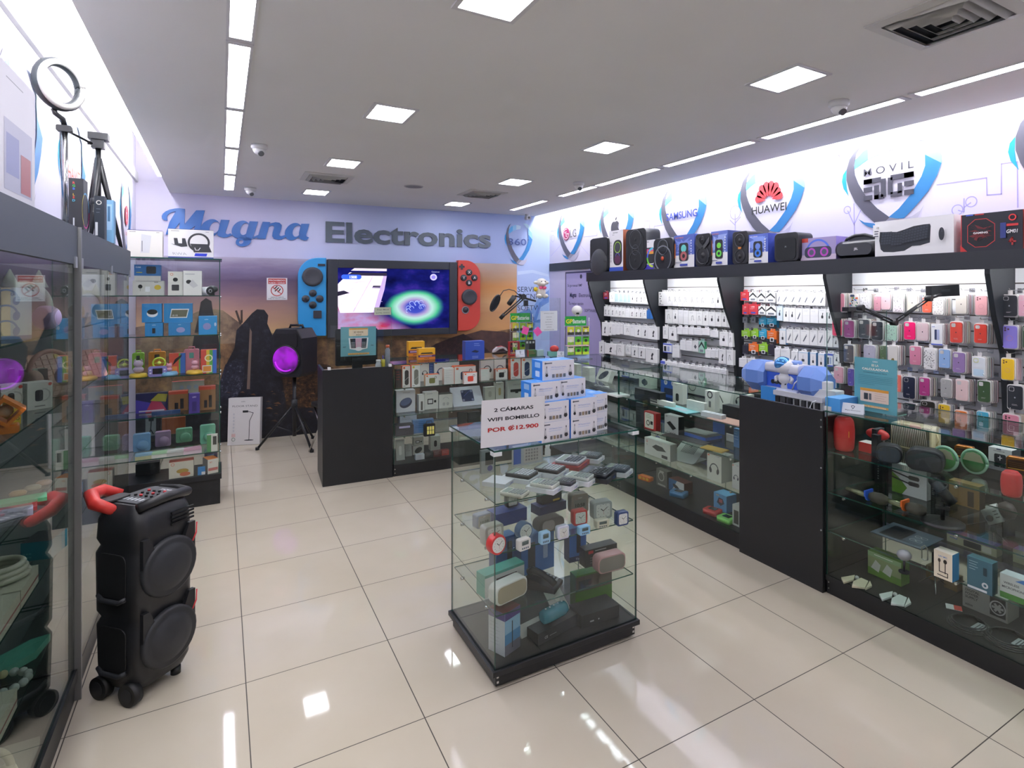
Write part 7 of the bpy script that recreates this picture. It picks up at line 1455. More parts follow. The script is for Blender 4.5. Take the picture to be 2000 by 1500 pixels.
# lamp arm clamped to the near guard
def g_(u, v, y): return ony(u, v, y)
t = thing('lamp_arm', 'black jointed desk arm with a box lamp head over the phone cases', 'desk lamp', (2.85, -3.22, 1.53), 0)
def gl_(u, v, y): return ony(u, v, y) - Vector((2.85, -3.22, 1.53))
A0, A1, A2 = gl_(1681, 601, -3.22), gl_(1746, 630, -3.3), gl_(1814, 583, -3.4)
for nm, (p, q) in (('lower_arm', (A0, A1)), ('upper_arm', (A1, A2))):
    mb = MB()
    for dz in (-.009, .009): mb.tube([p + Vector((0, 0, dz)), q + Vector((0, 0, dz))], .005, DKPL, 6)
    mb.tube([p * .7 + q * .3 + Vector((0, .0, .0)), p * .35 + q * .65], .0075, DKPL2, 8); mb.build(nm, t)
for p in (A0, A1, A2): mb = MB(); mb.cyl(p + Vector((0, -.018, 0)), p + Vector((0, .018, 0)), .018, DKPL); mb.build('joint', t)
mb = MB(); p = gl_(1658, 604, -3.22); mb.box(p + Vector((-.035, -.02, -.012)), p + Vector((.04, .02, .012)), DKPL); mb.box(p + Vector((.005, -.012, -.05)), p + Vector((.028, .012, -.012)), DKPL); mb.build('clamp', t)
mb = MB(); p = gl_(1842, 568, -3.42); k = ppm(p + Vector((2.85, -3.22, 1.53))); mb.push(Matrix.Translation(p) @ Matrix.Rotation(YAW + R(4), 4, 'Z') @ Matrix.Rotation(R(-3), 4, 'Y')); mb.box((-29 * k, -.02, -11 * k), (29 * k, .03, 11 * k), C('1d2023', .4)); mb.box((-9 * k, -.0215, -2 * k), (9 * k, -.0202, 2 * k), C('2c3034', .4)); mb.pop(); mb.build('lamp_head', t, bevel=.003)
mb = MB(); mb.tube([A2, p + Vector((-.02, 0, -.02))], .01, DKPL); mb.build('neck', t)
# ================================================================ IN AND ON THE CENTRAL CASE
CT = 1.0176
def bulbbox(label, loc, w, h, d, ang):
    def fr(F):
        F.rect(.08, .84, .3, .9, '5a5c64'); F.ring(.09, .87, F.h * .05, F.h * .02, INK); F.text('WiFi Panorama Camera', .5, .62, .1, '6f8fd0', .0, w=.46); F.rect(.25, .53, .68, .55, 'b4c4e4')
        for x, q in ((.13, .8), (.87, 1.1)):
            F.poly([(x - .03 * q, .5), (x - .02 * q, .62), (x + .02 * q, .62), (x + .03 * q, .5), (x + .055 * q, .36), (x - .055 * q, .36)], C('c9c9cc', .4)); F.rect(x - .016 * q, .62, x + .016 * q, .72, '5a5c60'); F.oval(x, .26, F.h * .1 * q, F.h * .1 * q, '2c2d30'); F.rect(x - .05 * q, .34, x + .05 * q, .37, '8a8a8e')
        for i, c in enumerate(('6a6a70', '8a7a60', '7a7268', '55606a')): F.rect(.29 + .115 * i, .12, .37 + .115 * i, .3, c)
    return carton('camera_carton', label, 'boxed camera', w, d, h, loc, R(ang), 'e6e5ea', '2f82d8', '4a9ae6', fr, 'stack of bulb camera cartons on the case', lambda F: (F.rrect(.3, .62, .8, .9, .003, '9cc4ee'), F.rrect(.35, .15, .75, .45, .004, 'd8e8f8')), lambda F: F.rect(.35, .35, .7, .6, 'a8d0f4'))
bw, bh, bd = .150, .0885, .095
def base_of(u, v, z): return onz(u, v, z)
q = onz(1114, 856, CT); g = Vector((q.x + bw / 2, q.y, CT)); e = R(4); ex = Vector((math.cos(e), math.sin(e), 0)); ey = Vector((-math.sin(e), math.cos(e), 0))
fl = g - ex * (bw + .006) + ey * .004; hl = g + ex * (.128) + ey * .045
up = Vector((0, 0, bh + .0006))
bulbbox('bulb camera carton, lowest of the three-high column behind the paper sign', fl, bw, bh, bd, 4); bulbbox('bulb camera carton, bottom of the middle column of the stack', g, bw, bh, bd, 4); bulbbox('bulb camera carton, bottom of the stack end nearest the emblem wall', hl, .098, bh, .14, 10)
bulbbox('bulb camera carton, second up behind the paper sign', fl + up + ex * -.004, bw, bh, bd, 3); bulbbox('bulb camera carton, second up in the middle column', g + up, bw, bh, bd, 4); bulbbox('bulb camera carton, upper one at the stack end nearest the emblem wall', hl + up + ex * .001, .098, bh, .14, 10)
bulbbox('bulb camera carton, third up behind the paper sign with its top in view', fl + up * 2 + ex * -.04 + ey * .02, bw, bh, bd, 2); bulbbox('bulb camera carton, third up with its blue side showing', g + up * 2 + ex * -.045 + ey * .03, bw, bh, bd, 5); bulbbox('bulb camera carton crowning the whole stack', fl + up * 3 + ex * .045 + ey * .045, .170, bh, .10, 1)
p0, p1 = ony(939, 876, -3.014), ony(1063, 868, -3.014); w = p1.x - p0.x; h = ony(939, 783, -3.014).z - p0.z
mb = MB(); mb.push(Matrix.Rotation(R(1.2), 4, 'Y')); mb.box((0, -.0012, 0), (w, 0, h), C('e6e5e6', .3)); F = Face(mb, Matrix.Translation((0, -.0012, 0)), w, h)
F.text('2 CÁMARAS', .5, .74, .105, '1e1f24', .025, w=.62); F.text('WIFI BOMBILLO', .5, .545, .105, '1e1f24', .025, w=.82); F.text('POR ₡12.900', .5, .32, .12, 'b42a26', .03, w=.8); mb.pop()
tag(mb.build('paper_sign', None, (p0.x, -3.012, p0.z), 0), 'white paper price sign in capitals on the front corner of the glass case', 'price sign')
# calculators
def calc(label, u, v, z, ang, w, l, c, kc, pack=None, disp='9aa898', packc='d8dade', lift=0, th=.016):
    t = thing('calculator', label, 'calculator', onz(u, v, z + .0007) + Vector((0, 0, lift)), R(ang), 'calculators in the case'); z0 = 0
    if pack:
        mb = MB(); mb.box((-w * .62, -l * .58, 0), (w * .62, l * .62, .02), packc); F = Face(mb, Matrix.Translation((-w * .62, -l * .58, 0)), w * 1.24, .02); F.text('CASIO', .62, .22, .6, '2c4a9c', .02); mb.box((-w * .3, l * .6, .0201), (w * .3, l * .62, .0205), GREY); mb.build('pack', t); z0 = .0205
    if c:
        mb = MB(); mb.rbox((-w / 2, -l / 2, z0), (w / 2, l / 2, z0 + th), .008, C(c, .4), 'z'); mb.build('body', t)
        mb = MB(); mb.box((-w * .42, l * .2, z0 + th), (w * .42, l * .42, z0 + th + .001), C(disp, .15)); mb.build('display', t)
        mb = MB(); [mb.box((-w * .42 + w * .172 * i, -l * .45 + l * .125 * j, z0 + th), (-w * .42 + w * .172 * i + w * .13, -l * .45 + l * .125 * j + l * .085, z0 + th + .003), C(kc if (i + j) % 7 or kc == 'c8cdd0' else '8a8a90', .4)) for i in range(5) for j in range(5)]; mb.build('keypad', t)
    return t
K = CASE_SH[0]
calc('white calculator pack with blue print, first on the case shelf corner', 975, 945, K, 38, .085, .1, None, None, 1)
calc('small cream calculator lying bare at the front of the shelf', 1005, 966, K, 34, .07, .115, 'd4d2c4', '9aa09c')
calc('black desk calculator on its carton behind the bare cream one', 1019, 936, K, 34, .1, .13, '2c2c2a', 'c8cdd0', 1)
calc('cream calculator on its carton in the front middle of the shelf', 1064, 957, K, 33, .075, .12, 'd0d0c4', 'a4a8a4', 1)
calc('black desk calculator on its carton in the middle of the shelf', 1074, 926, K, 34, .1, .13, '2c2a2a', 'c8cdd0', 1)
calc('small black calculator on a low carton at the front', 1101, 952, K, 33, .065, .1, '33343a', '6a6e74', 1)
calc('cream calculator on its carton beside the big flat black one', 1132, 942, K, 33, .075, .12, 'ccd0c8', '9aa4a0', 1)
calc('silver desk calculator with blue-black keys on a red carton', 1115, 909, K, 36, .125, .13, 'c8ccd0', '2c3244', 1, packc='9c3a3a')
calc('big flat black calculator at the emblem wall end of the shelf', 1166, 933, K, 34, .12, .14, '1e2024', '33363c', 1, disp='5a6468', packc='26282c')
calc('calculator in a white pack with a dark face, last on the shelf', 1206, 925, K, 33, .08, .11, '3a444c', '5a666e', 1)
calc('calculator in a white and blue pack behind the big flat black one', 1153, 899, K, 36, .08, .11, '4a5458', '6a767c', 1)
def ck(label, u0, vb, u1, vt, z, ang, d, front, side=None, top=None, draw=None, name='product_carton', cat='boxed gadget', **k): return put(name, cat, label, u0, vb, u1, vt, z, ang, d, front, side, top, draw, group='cartons in the glass case', **k)
ck('grey hanging pack with a dark window standing at the back corner', 940, 926, 966, 881, K, 0, .02, '9aa09c', '7a807c', None, lambda F: (F.rect(.3, .35, .9, .9, '2c302c'), F.oval(.65, .2, F.w * .2, F.w * .2, '4a4a8a')))
ck('pale pack showing a cream calculator behind the black ones', 1003, 912, 1060, 873, K, 2, .02, 'c4c8c4', 'a4a8a4', None, lambda F: (F.rect(.0, .1, .25, .9, '4a6ab4'), F.rrect(.34, .1, .95, .9, .006, 'd4d0c4'), [F.rect(.4 + .09 * i, .2 + .16 * j, .46 + .09 * i, .3 + .16 * j, '9a968c') for i in range(5) for j in range(4)]))
# clocks
def clock(label, u, vb, wpx, hpx, z, ang, c, style='sq', lift=0, face='d8dcd4'):
    p = onz(u, vb, z + .0006); s = ppm(p); p.z += lift; t = thing('alarm_clock', label, 'clock', p, R(ang), 'small clocks in the glass case'); w, h, d = wpx * s, hpx * s, wpx * s * .5
    mb = MB(); mb.rbox((-w / 2, 0, 0), (w / 2, d, h), h * (.5 if style == 'rd' else .16), C(c, .35)); mb.build('case', t, bevel=.002)
    mb = MB(); F = Face(mb, Matrix.Translation((-w / 2, -.0006, 0)), w, h)
    if style == 'dg': F.rrect(.2, .48, .8, .85, .003, '5a6a66'); F.text('10:58', .5, .55, .22, '1c2422', .015, w=.5); [F.rect(.2 + .16 * i, .15, .31 + .16 * i, .3, '5a6470') for i in range(4)]
    elif style == 'lcd': F.rrect(.1, .1, .9, .9, .005, '9a948a'); F.rrect(.16, .2, .84, .72, .004, '8a9088'); F.text('10:58', .5, .36, .24, '1c2020', .02, w=.55); F.text('CASIO', .5, .78, .08, 'e0e0dc', .01)
    else:
        if style == 'rd': F.oval(.5, .5, w * .42, w * .42, face)
        else: F.rrect(.13, .13, .87, .87, h * .1, face)
        for k in range(12): F.oval(.5 + .3 * math.sin(k * PI / 6), .5 + .3 * w / h * math.cos(k * PI / 6), w * .018, w * .018, '5a6058')
        F.line([(.5, .5), (.36, .62)], w * .035, INK); F.line([(.5, .5), (.7, .68)], w * .028, INK); F.line([(.5, .5), (.52, .3)], w * .012, 'a83a3a')
    mb.build('dial', t); return t
Q = CASE_SH[1]
o1 = ck('blue carton under the little black clock', 969, 1032, 1029, 1006, Q, 6, .09, '2c3f80', '23336a', '3a4c90'); clock('little black square clock on top of a blue carton', 1003, 1026, 26, 25, Q, 6, '2a2c2e', lift=.075).location = o1.location + Vector((.02, .03, .0685))
o2 = ck('navy carton under the black desk radio', 1055, 1009, 1106, 992, Q, 8, .08, '2f3560', '262b50', '3a4070'); t = ck('black desk radio on top of the navy carton', 1062, 1006, 1100, 988, Q, 8, .05, '2a2c2c', '222424', '3a3c3a', lambda F: F.rect(.55, .1, .9, .3, 'c8a83c'), name='desk_radio', cat='radio'); t.location = o2.location + Vector((0, .015, .0475))
clock('bronze digital clock with a big time display at the back', 1133, 1003, 37, 38, Q, -6, 'a0988a', 'lcd'); clock('silver rectangular clock with white dial behind the red one', 1178, 1014, 40, 34, Q, -8, 'a8b0ac'); clock('bright red square clock in front of the bronze digital one', 1134, 1026, 30, 29, Q, -6, 'b8342e'); clock('navy square clock alone at the shelf corner', 1217, 1027, 26, 27, Q, -4, '33456a')
clock('flat cream digital timer beside the red square clock', 1178, 1031, 28, 15, Q, -6, 'd0ceb8', 'dg'); clock('small white square clock in the middle of the front row', 1101, 1053, 25, 25, Q, 2, 'cdd0dc'); clock('pale blue digital clock with rounded corners, front row', 1066, 1063, 22, 24, Q, 4, '9cc8e0', 'dg'); clock('pale blue wide digital timer under the red square clock', 1143, 1045, 24, 17, Q, 0, '8fc0dc', 'dg')
clock('round-faced blue clock behind the white digital timer', 1027, 1055, 33, 34, Q, 8, '4a6484', 'rd'); clock('white digital timer at the front of the shelf', 1026, 1075, 27, 22, Q, 10, 'd8d8d0', 'dg'); clock('round-faced red clock nearest the case corner', 974, 1084, 36, 39, Q, 12, 'c03a38', 'rd'); clock('silver rectangular clock behind the round red one', 966, 1064, 42, 38, Q, 8, 'a8aca0'); clock('grey digital clock at the far corner of the clock shelf', 946, 1030, 34, 26, Q, 10, '8a94a8', 'lcd')
t = thing('round_speaker', 'grey and black pill speaker lying between the clocks', 'speaker', onz(1078, 1038, Q + .0006), R(4)); s = ppm(t.location); mb = MB(); mb.rbox((-30 * s, 0, 0), (30 * s, .06, 26 * s), 12 * s, C('5a5550', .5)); mb.build('body', t, bevel=.003)
mb = MB(); mb.rbox((-22 * s, -.002, 3 * s), (6 * s, -.0004, 23 * s), 8 * s, C('8a8480', .6)); mb.build('front_grille', t)
J = CASE_SH[2]
phone = lambda F: (F.rrect(.2, .12, .42, .8, .008, '2a2f3a'), F.rrect(.66, .3, .8, .7, .006, '9ab0d0'))
ck('tall blue phone carton with white lettering up its edge', 1018, 1127, 1082, 1050, J, 4, .07, '3f6fae', '2c4a80', '4a7ab8', phone, drawr=lambda F: F.rect(0, 0, 1, 1, '2c4a80'))
ck('blue phone carton standing at the case corner', 969, 1123, 1008, 1054, J, 6, .07, '3f6fae', '2c4a80', '4a7ab8', lambda F: F.rrect(.55, .1, .8, .85, .008, '25303f'))
ck('blue phone carton lettered T16 at the foot', 1112, 1100, 1145, 1034, J, -4, .06, '3c6cb0', '23335c', '4a7ab8', lambda F: (F.rect(0, 0, 1, .16, '23335c'), F.text('T16', .5, .04, .09, 'c8d4e8', .01), F.rrect(.42, .25, .66, .9, .006, '22262e')))
t = thing('desk_phone', 'black desk phone with a tilted handset and number keys', 'telephone', onz(1092, 1150, J + .0006), R(40)); s = ppm(t.location)
mb = MB(); mb.prism([(0, 0), (70 * s, 0), (70 * s, 22 * s), (0, 8 * s)], 0, 46 * s, C('1d1e21', .4)); mb.build('base', t, bevel=.004) if False else None
mb = MB(); V = [(-24 * s, 0, 0), (24 * s, 0, 0), (24 * s, 62 * s, 0), (-24 * s, 62 * s, 0), (-24 * s, 0, 7 * s), (24 * s, 0, 7 * s), (24 * s, 62 * s, 24 * s), (-24 * s, 62 * s, 24 * s)]; mb.add(V, [(0, 3, 2, 1), (4, 5, 6, 7), (0, 1, 5, 4), (1, 2, 6, 5), (2, 3, 7, 6), (3, 0, 4, 7)], C('1d1e21', .4)); mb.build('base', t, bevel=.003)
mb = MB(); [mb.box((4 * s + 6 * s * i, 8 * s + 7 * s * j, 9.4 * s + 1.9 * s * j), (8 * s + 6 * s * i, 12.5 * s + 7 * s * j, 10.8 * s + 1.9 * s * j), C('b8bcc0', .4)) for i in range(3) for j in range(4)]; mb.build('keypad', t)
mb = MB(); mb.tube([(-14 * s, 4 * s, 14 * s), (-15 * s, 12 * s, 22 * s), (-15 * s, 30 * s, 30 * s), (-15 * s, 50 * s, 36 * s), (-14 * s, 58 * s, 30 * s)], [7 * s, 7 * s, 5 * s, 7 * s, 7 * s], C('191a1d', .4), 10); mb.build('handset', t)
ck('teal and white carton behind the cream speaker', 947, 1170, 1024, 1126, J, 10, .07, 'd8dcd8', '3f9a8a', '4aa898', lambda F: (F.rect(.28, .25, .8, .7, '4a3a40'), F.rect(.0, .88, 1, 1, '3f9a8a')))
def softbox(label, u0, vb, u1, vt, z, ang, c, front): 
    loc, w, h, tt = span(u0, vb, u1, vt, z + .0006, ang); t = thing('mini_speaker', label, 'speaker', loc, tt); mb = MB(); mb.rbox((-w / 2, 0, 0), (w / 2, .06, h), h * .3, C(c, .4)); mb.build('shell', t, bevel=.003); mb = MB(); mb.rbox((-w * .46, -.0015, h * .08), (w * .46, -.0003, h * .92), h * .27, C(front, .6)); mb.build('front_grille', t)
softbox('white speaker with a beige front before the teal carton', 970, 1188, 1030, 1150, J, 14, 'e0e0da', 'a89c84'); softbox('pink speaker with a grey front by the dark microphone carton', 1169, 1124, 1222, 1091, J, -2, 'c89a98', '8a827a')
ck('charcoal carton with red dots and white small print', 1143, 1110, 1205, 1076, J, -2, .06, '2c2e2e', '232525', '3a3c3c', lambda F: (F.rect(.1, .75, .25, .92, 'b83a3a'), F.bars(.3, .85, .5, 1, 'c0c4c4', .12), F.bars(.15, .5, .35, 3, '9aa0a0', .06, .14)))
Y = .0856
ck('tall carton with a violet top and a blue seascape print', 986, 1284, 1016, 1200, Y, 22, .1, '8ab4d0', 'c8ccd4', '7a3040', lambda F: (F.rect(0, .0, 1, .25, '6a6a78'), F.rect(0, .25, 1, .5, '4a86b4'), F.rect(0, .82, 1, 1, '4a3a7a'), F.rect(.44, .12, .5, .75, '1e2830')), draws=lambda F: (F.rect(0, .82, 1, 1, '4a3a7a'), F.bars(.1, .7, .7, 7, '8a90a0', .02, .08)))
ck('white kitchen scale carton with a black glass plate picture, leaning', 1019, 1248, 1118, 1180, Y, 12, .04, 'cfd0c8', 'b8b9b0', 'd8d9d0', lambda F: (F._go(lambda: F.mb.add([(x, 0, z) for x, z in rr(F.w * .05, F.h * .35, F.w * .68, F.h * 1.5, .012)], [tuple(range(20))], C('25282a', .3))), F.oval(.86, .55, .014, .012, 'e8e8d8')), tilt=-46)
ck('green carton with a garden picture standing at the back', 1124, 1190, 1195, 1126, Y, -4, .06, '4f7a34', '3a5a28', '4a8a3a', lambda F: (F.rect(0, .5, 1, .95, '5c5248'), F.rect(.08, .52, .42, .82, '2c3238'), F.rect(0, 0, 1, .3, '4c7c2c'), F.text('SMART', .25, .16, .07, 'c8d8a8', .01)))
ck('flat black carton at the emblem wall side of the case floor', 1136, 1228, 1209, 1204, Y, -2, .12, '26282a', '1c1e20', '2c2e30', lambda F: (F.rect(.22, .3, .32, .42, '9a9ea0'), F.oval(.45, .38, .004, .004, '9a9ea0')))
o3 = ck('dark carton with a teal speaker resting on it', 1051, 1262, 1128, 1239, Y, 12, .08, '22262c', '1a1d22', '2a3036', lambda F: (F.text('CE', .2, .3, .3, 'b0b4b8', .01), F.rect(.28, .36, .45, .4, '8a8e92')))
t = thing('teal_speaker', 'glossy teal barrel speaker lying on a dark carton', 'speaker', o3.location + Vector((-.005, .035, .058)), R(12)); mb = MB(); mb.push(Matrix.Translation((0, 0, .034)) @ Matrix.Rotation(R(90), 4, 'Y')); mb.lathe([(.016, -.075), (.028, -.07), (.033, -.05), (.033, .05), (.028, .07), (.016, .075)], C('2f7a8a', .15), 22); mb.pop(); mb.build('body', t)
mb = MB(); [mb.cyl((-.05 + .025 * i, 0, .066), (-.05 + .025 * i, 0, .069), .004, C('c8d8dc', .3), n=8) for i in range(5)]; mb.build('button_row', t)
# ================================================================ THE TOWER AND THE LEFT WALL CABINETS
def tk(label, u0, vb, u1, vt, i, d, front, side=None, top=None, draw=None, name='product_carton', cat='boxed gadget', ang=0, y=0, **k):
    z = ([.2456] + [q for q in reversed(TOWZ)] + [1.9556])[i]; o = put(name, cat, label, u0, vb, u1, vt, z, ang, d, front, side, top, draw, group='cartons in the glass tower', **k); o.location.y = max(o.location.y, .158) + y; return o
blu = '2a7fb8'
camp = lambda F: (F.rrect(.45, .45, .82, .9, .01, '1e2228'), F.rect(.0, 0, 1, .32, 'd4d2c8'), F.text('CAM', .15, .8, .12, 'e0e8f0', .02), F.rect(.08, .5, .3, .54, 'd8c83c'))
o4 = tk('white carton with a small stand camera and smart plug picture', 259, 577, 320, 548, 5, .1, 'd8d6cc', 'c0beb4', 'd8d6cc', lambda F: (F.oval(.24, .6, .014, .016, '22262a'), F.rect(.23, .3, .25, .5, '8a8a88'), F.rrect(.4, .25, .55, .6, .004, 'f0f0ee'), F.oval(.8, .55, .022, .02, 'd8b83c'), F.text('WiFi', .75, .85, .12, INK, .01)))
t = tk('blue and white camera carton stacked on the smart plug one', 262, 577, 314, 545, 5, .09, '2c6ca8', '24588a', '3a7ab8', camp); t.location.z = o4.location.z + .113
tk('white carton with two dark lens pictures', 328, 577, 357, 530, 5, .1, 'd8d8d0', 'c0c0b8', 'd8d8d0', lambda F: (F.oval(.5, .66, .016, .016, '1e2024'), F.rrect(.25, .2, .75, .45, .005, '2c2e34'), F.ring(.25, .88, .01, .003, 'd87a3c')))
tk('white carton printed with a bullet camera', 357.5, 577, 394, 528.5, 5, .1, 'dcdcd8', 'c4c4c0', 'dcdcd8', lambda F: (F.oval(.3, .55, .018, .016, '1e2024'), F.bars(.1, .85, .8, 1, '9a9ea4'), F.poly([(.3, .45), (.55, .3), (.8, .4), (.5, .65)], C('c4c4c6', .4))))
t = thing('bullet_camera', 'white bullet camera lying before its printed carton', 'security camera', onz(400, 577, 1.6636) + Vector((0, .0, .035)), R(0)); t.location.y = .2; mb = MB(); mb.push(Matrix.Rotation(R(35), 4, 'Z') @ Matrix.Rotation(R(90), 4, 'X')); mb.lathe([(.03, -.09), (.032, -.08), (.034, .05), (.034, .06)], C('d8dadc', .35), 22); mb.lathe([(.0, .0605), (.03, .0605), (.034, .06)], C('22262a', .2), 22, caps=False); mb.torus((0, 0, .061), .012, .003, '8a8e94', 'z', 16); mb.pop(); mb.build('body', t)
t = thing('mini_camera', 'small dark camera behind the white bullet camera', 'security camera', (ony(414, 560, .33).x, .36, 1.6636)); mb = MB(); mb.ell((0, 0, .05), (.045, .045, .03), C('2a3438', .3)); mb.cyl((0, 0, 0), (0, 0, .03), .02, DKPL); mb.build('body', t)
sp_ = lambda shp: (lambda F: (F.oval(.55, .42, F.w * .2, F.h * .22, shp), F.text('echo', .5, .82, .1, 'd8e8f4', .0)))
o5 = tk('sky blue carton with a small dark smart button picture', 283, 657, 318, 631, 4, .09, blu, '1f6494', '3a8fc8', lambda F: (F.rrect(.4, .2, .58, .6, .003, '14181c'), F.text('echo', .5, .8, .12, 'd8e8f4')))
t = tk('sky blue carton in shrink wrap with a domed clock picture', 277, 657, 316, 620, 4, .08, blu, '1f6494', '3a8fc8', lambda F: (F.oval(.52, .48, F.w * .28, F.h * .2, 'd8dce0'), F.oval(.52, .56, F.w * .26, F.h * .14, '1c2226'))); t.location.z = o5.location.z + .104
o6 = tk('sky blue carton with a lilac pebble speaker picture', 329, 655, 372, 631, 4, .1, blu, '1f6494', '3a8fc8', sp_('9a9ac8'))
t = tk('big sky blue carton with a smart screen picture', 320, 655, 376, 617, 4, .09, '2a84bc', '1f6494', '3a8fc8', lambda F: (F.poly([(.2, .25), (.8, .25), (.88, .72), (.26, .72)], C('e0e4e4', .3)), F.poly([(.23, .3), (.78, .3), (.84, .67), (.28, .67)], C('6a6a58', .3)), F.text('10:10', .38, .34, .12, 'f0f0ec'))); t.location.z = o6.location.z + .096
tk('sky blue cube carton alone with a lilac ball speaker picture', 388, 654, 424, 618, 4, .11, '2f90cc', '2274aa', '4aa4dc', lambda F: (F.oval(.45, .45, F.w * .22, F.w * .22, '8f90c4'), F.text('echo', .42, .8, .09, 'd8e8f4'), F.oval(.9, .55, F.w * .06, F.w * .12, 'b8c8e0')))
def hcase(label, u0, vb, u1, vt, c, hc): 
    loc, w, h, tt = span(u0, vb, u1, vt, TOWZ[2] + .0006, 0); t = thing('carry_case', label, 'gift case', Vector((loc.x, max(loc.y, .24), loc.z)), 0, 'little carry cases in the tower'); mb = MB(); mb.rbox((-w / 2, 0, 0), (w / 2, .06, h), .012, C(c, .4)); F = Face(mb, Matrix.Translation((-w / 2, 0, 0)), w, h); F.rrect(.35, .6, .65, .85, .004, hc); mb.build('shell', t); mb = MB(); mb.tube([(-w * .2, .03, h), (-w * .18, .03, h + .018), (w * .18, .03, h + .018), (w * .2, .03, h)], .005, C(c, .4)); mb.build('handle', t)
hcase('lime green little carry case', 258, 724, 281, 690, '8cbc38', '3a3c34'); hcase('orange little carry case', 290, 722, 323, 688, 'd88a28', '3a342c'); hcase('pink taller carry case', 359, 726, 389, 683, 'd88a98', '6ab0a0')
def figure(label, u, vb, c, base, hpx=36):
    p = onz(u, vb, TOWZ[2] + .0006); p.y = .2; s = ppm(p); t = thing('figure_lamp', label, 'figure lamp', p, 0, 'cat-eared lamps in the tower'); mb = MB(); mb.lathe([(14 * s, 0), (15 * s, 3 * s), (13 * s, 7 * s), (0, 8 * s)], C(base, .4), 22); mb.build('ring_base', t)
    k = hpx / 36; mb = MB(); mb.ell((0, 0, 8 * s + 6.4 * s * k), (9 * s * k, 8 * s * k, 7 * s * k), C(c, .4)); mb.ell((0, 0, 8 * s + 18 * s * k), (8 * s * k, 7 * s * k, 7 * s * k), C(c, .4)); [mb.lathe([(3 * s * k, 0), (0, 6 * s * k)], C(c, .4), 10, (sd * 5 * s * k, 0, 8 * s + 22.5 * s * k)) for sd in (-1, 1)]; mb.build('figure', t)
figure('lilac-grey cat-eared figure lamp on a yellow ring base', 269, 738, 'b8a8b8', 'd8b83c'); figure('small pink figure lamp on a pale blue ring base', 329, 735, 'd89aa8', '7ab0d0', 22); figure('pink figure lamp on a yellow ring base', 380, 732, 'd8a0b0', 'd8b040', 26)
t = thing('toy_console', 'lavender toy console with a black screen and side buttons', 'toy', onz(281, 737, TOWZ[2] + .0006) + Vector((.085, 0, 0))); t.location.y = .165; s = ppm(t.location); mb = MB(); mb.rbox((-15 * s, 0, 0), (15 * s, .02, 20 * s), 4 * s, C('8a82c0', .4)); mb.build('shell', t); mb = MB(); mb.box((-8 * s, -.001, 5 * s), (8 * s, -.0002, 16 * s), C('22252c', .2)); mb.build('screen', t)
for sd in (-1, 1):
    for j in range(2): mb = MB(); mb.cyl((sd * 11.5 * s, -.0001, (7 + 6 * j) * s), (sd * 11.5 * s, -.003, (7 + 6 * j) * s), 1.6 * s, C('e0e0f0', .4), n=10); mb.build('button', t)
t = thing('mini_fan', 'lime green hand fan standing before the orange case', 'fan', (ony(311, 736, .22).x, .21, TOWZ[2] + .0006)); s = ppm(t.location); mb = MB(); mb.lathe([(7 * s, 0), (7 * s, 3 * s), (3 * s, 6 * s), (3 * s, 14 * s), (0, 15 * s)], C('a8c83c', .4), 16); mb.build('stand', t); mb = MB(); mb.push(Matrix.Translation((0, 0, 25 * s)) @ Matrix.Rotation(R(90), 4, 'X')); mb.torus((0, 0, 0), 10 * s, 1.6 * s, C('b8d040', .4), 'z', 24); mb.lathe([(3.4 * s, -1 * s), (3.4 * s, 1 * s), (0, 1.5 * s)], C('c8d860', .4), 14); [mb.box((-.6 * s, 3.4 * s, -.4 * s), (.6 * s, 9.4 * s, .4 * s), C('a8c83c', .4)) for _ in (0,)]; mb.box((-9.4 * s, -.6 * s, -.4 * s), (9.4 * s, .6 * s, .4 * s), C('a8c83c', .4)); mb.pop(); mb.build('head', t)
tk('red and blue striped carton with a black bird-like toy picture', 329, 732, 361, 692, 3, .06, 'c8503c', '3a5aa8', 'c8503c', lambda F: (F.rect(.7, 0, 1, 1, '3a6ab8'), F.rect(.6, 0, .7, 1, '6aa84a'), F.poly([(.2, .4), (.75, .8), (.8, .95), (.35, .7)], C('26222a', .5)), F.rect(.15, .1, .5, .35, 'd88a3c')), y=.06)
tk('rainbow carton with a pale cat-eared fan picture', 392, 730, 423, 684, 3, .08, 'c84a3c', 'a83a3a', 'd85a40', lambda F: (F.rect(.75, 0, 1, 1, '3a6ac0'), F.rect(.55, 0, .75, 1, '5aa84a'), F.rect(.35, 0, .55, 1, 'd8b83c'), F.ring(.5, .65, F.w * .26, F.w * .08, 'e8e4c0'), F.rect(.1, .05, .7, .35, 'e0e0d8'), F.rect(.15, .08, .65, .31, 'd88a3c')))
tk('white carton with red edge and three pale bulbs picture', 333, 800, 398, 775, 2, .05, 'd4ccc4', 'b83a30', 'b8443a', lambda F: [F.oval(.3 + .22 * i, .5, .016, .018, 'c0c8e0') for i in range(3)], y=.15).location.z += .1
tk('black carton with a rainbow light strip picture', 265, 808, 327, 770, 2, .06, '2a2a5a', '1c1c30', '22223a', lambda F: (F.poly([(0, 0), (0, .7), (.45, .5), (.5, 0)], C('4a3aa8', .5)), F.poly([(.3, 0), (.5, .6), (.8, .5), (1, 0)], C('b03a5a', .5)), F.poly([(.45, .6), (.7, .95), (1, .9), (.95, .5)], C('a8a03a', .5)), F.rect(.1, .05, .9, .12, 'c8c8d8')))
for u0, vb, u1, vt, l in ((329, 804, 367, 766, 'shorter'), (388, 802, 421, 756, 'taller')): tk(l + ' brown kraft carton with a red lid and two dark bottles picture', u0, vb, u1, vt, 2, .08, '8a6440', '6a4c30', 'b84a34', lambda F: (F.rect(0, .86, 1, 1, 'b84a34'), F.rect(.32, .1, .5, .42, '26242a'), F.rect(.6, .1, .78, .62, '26242a')))
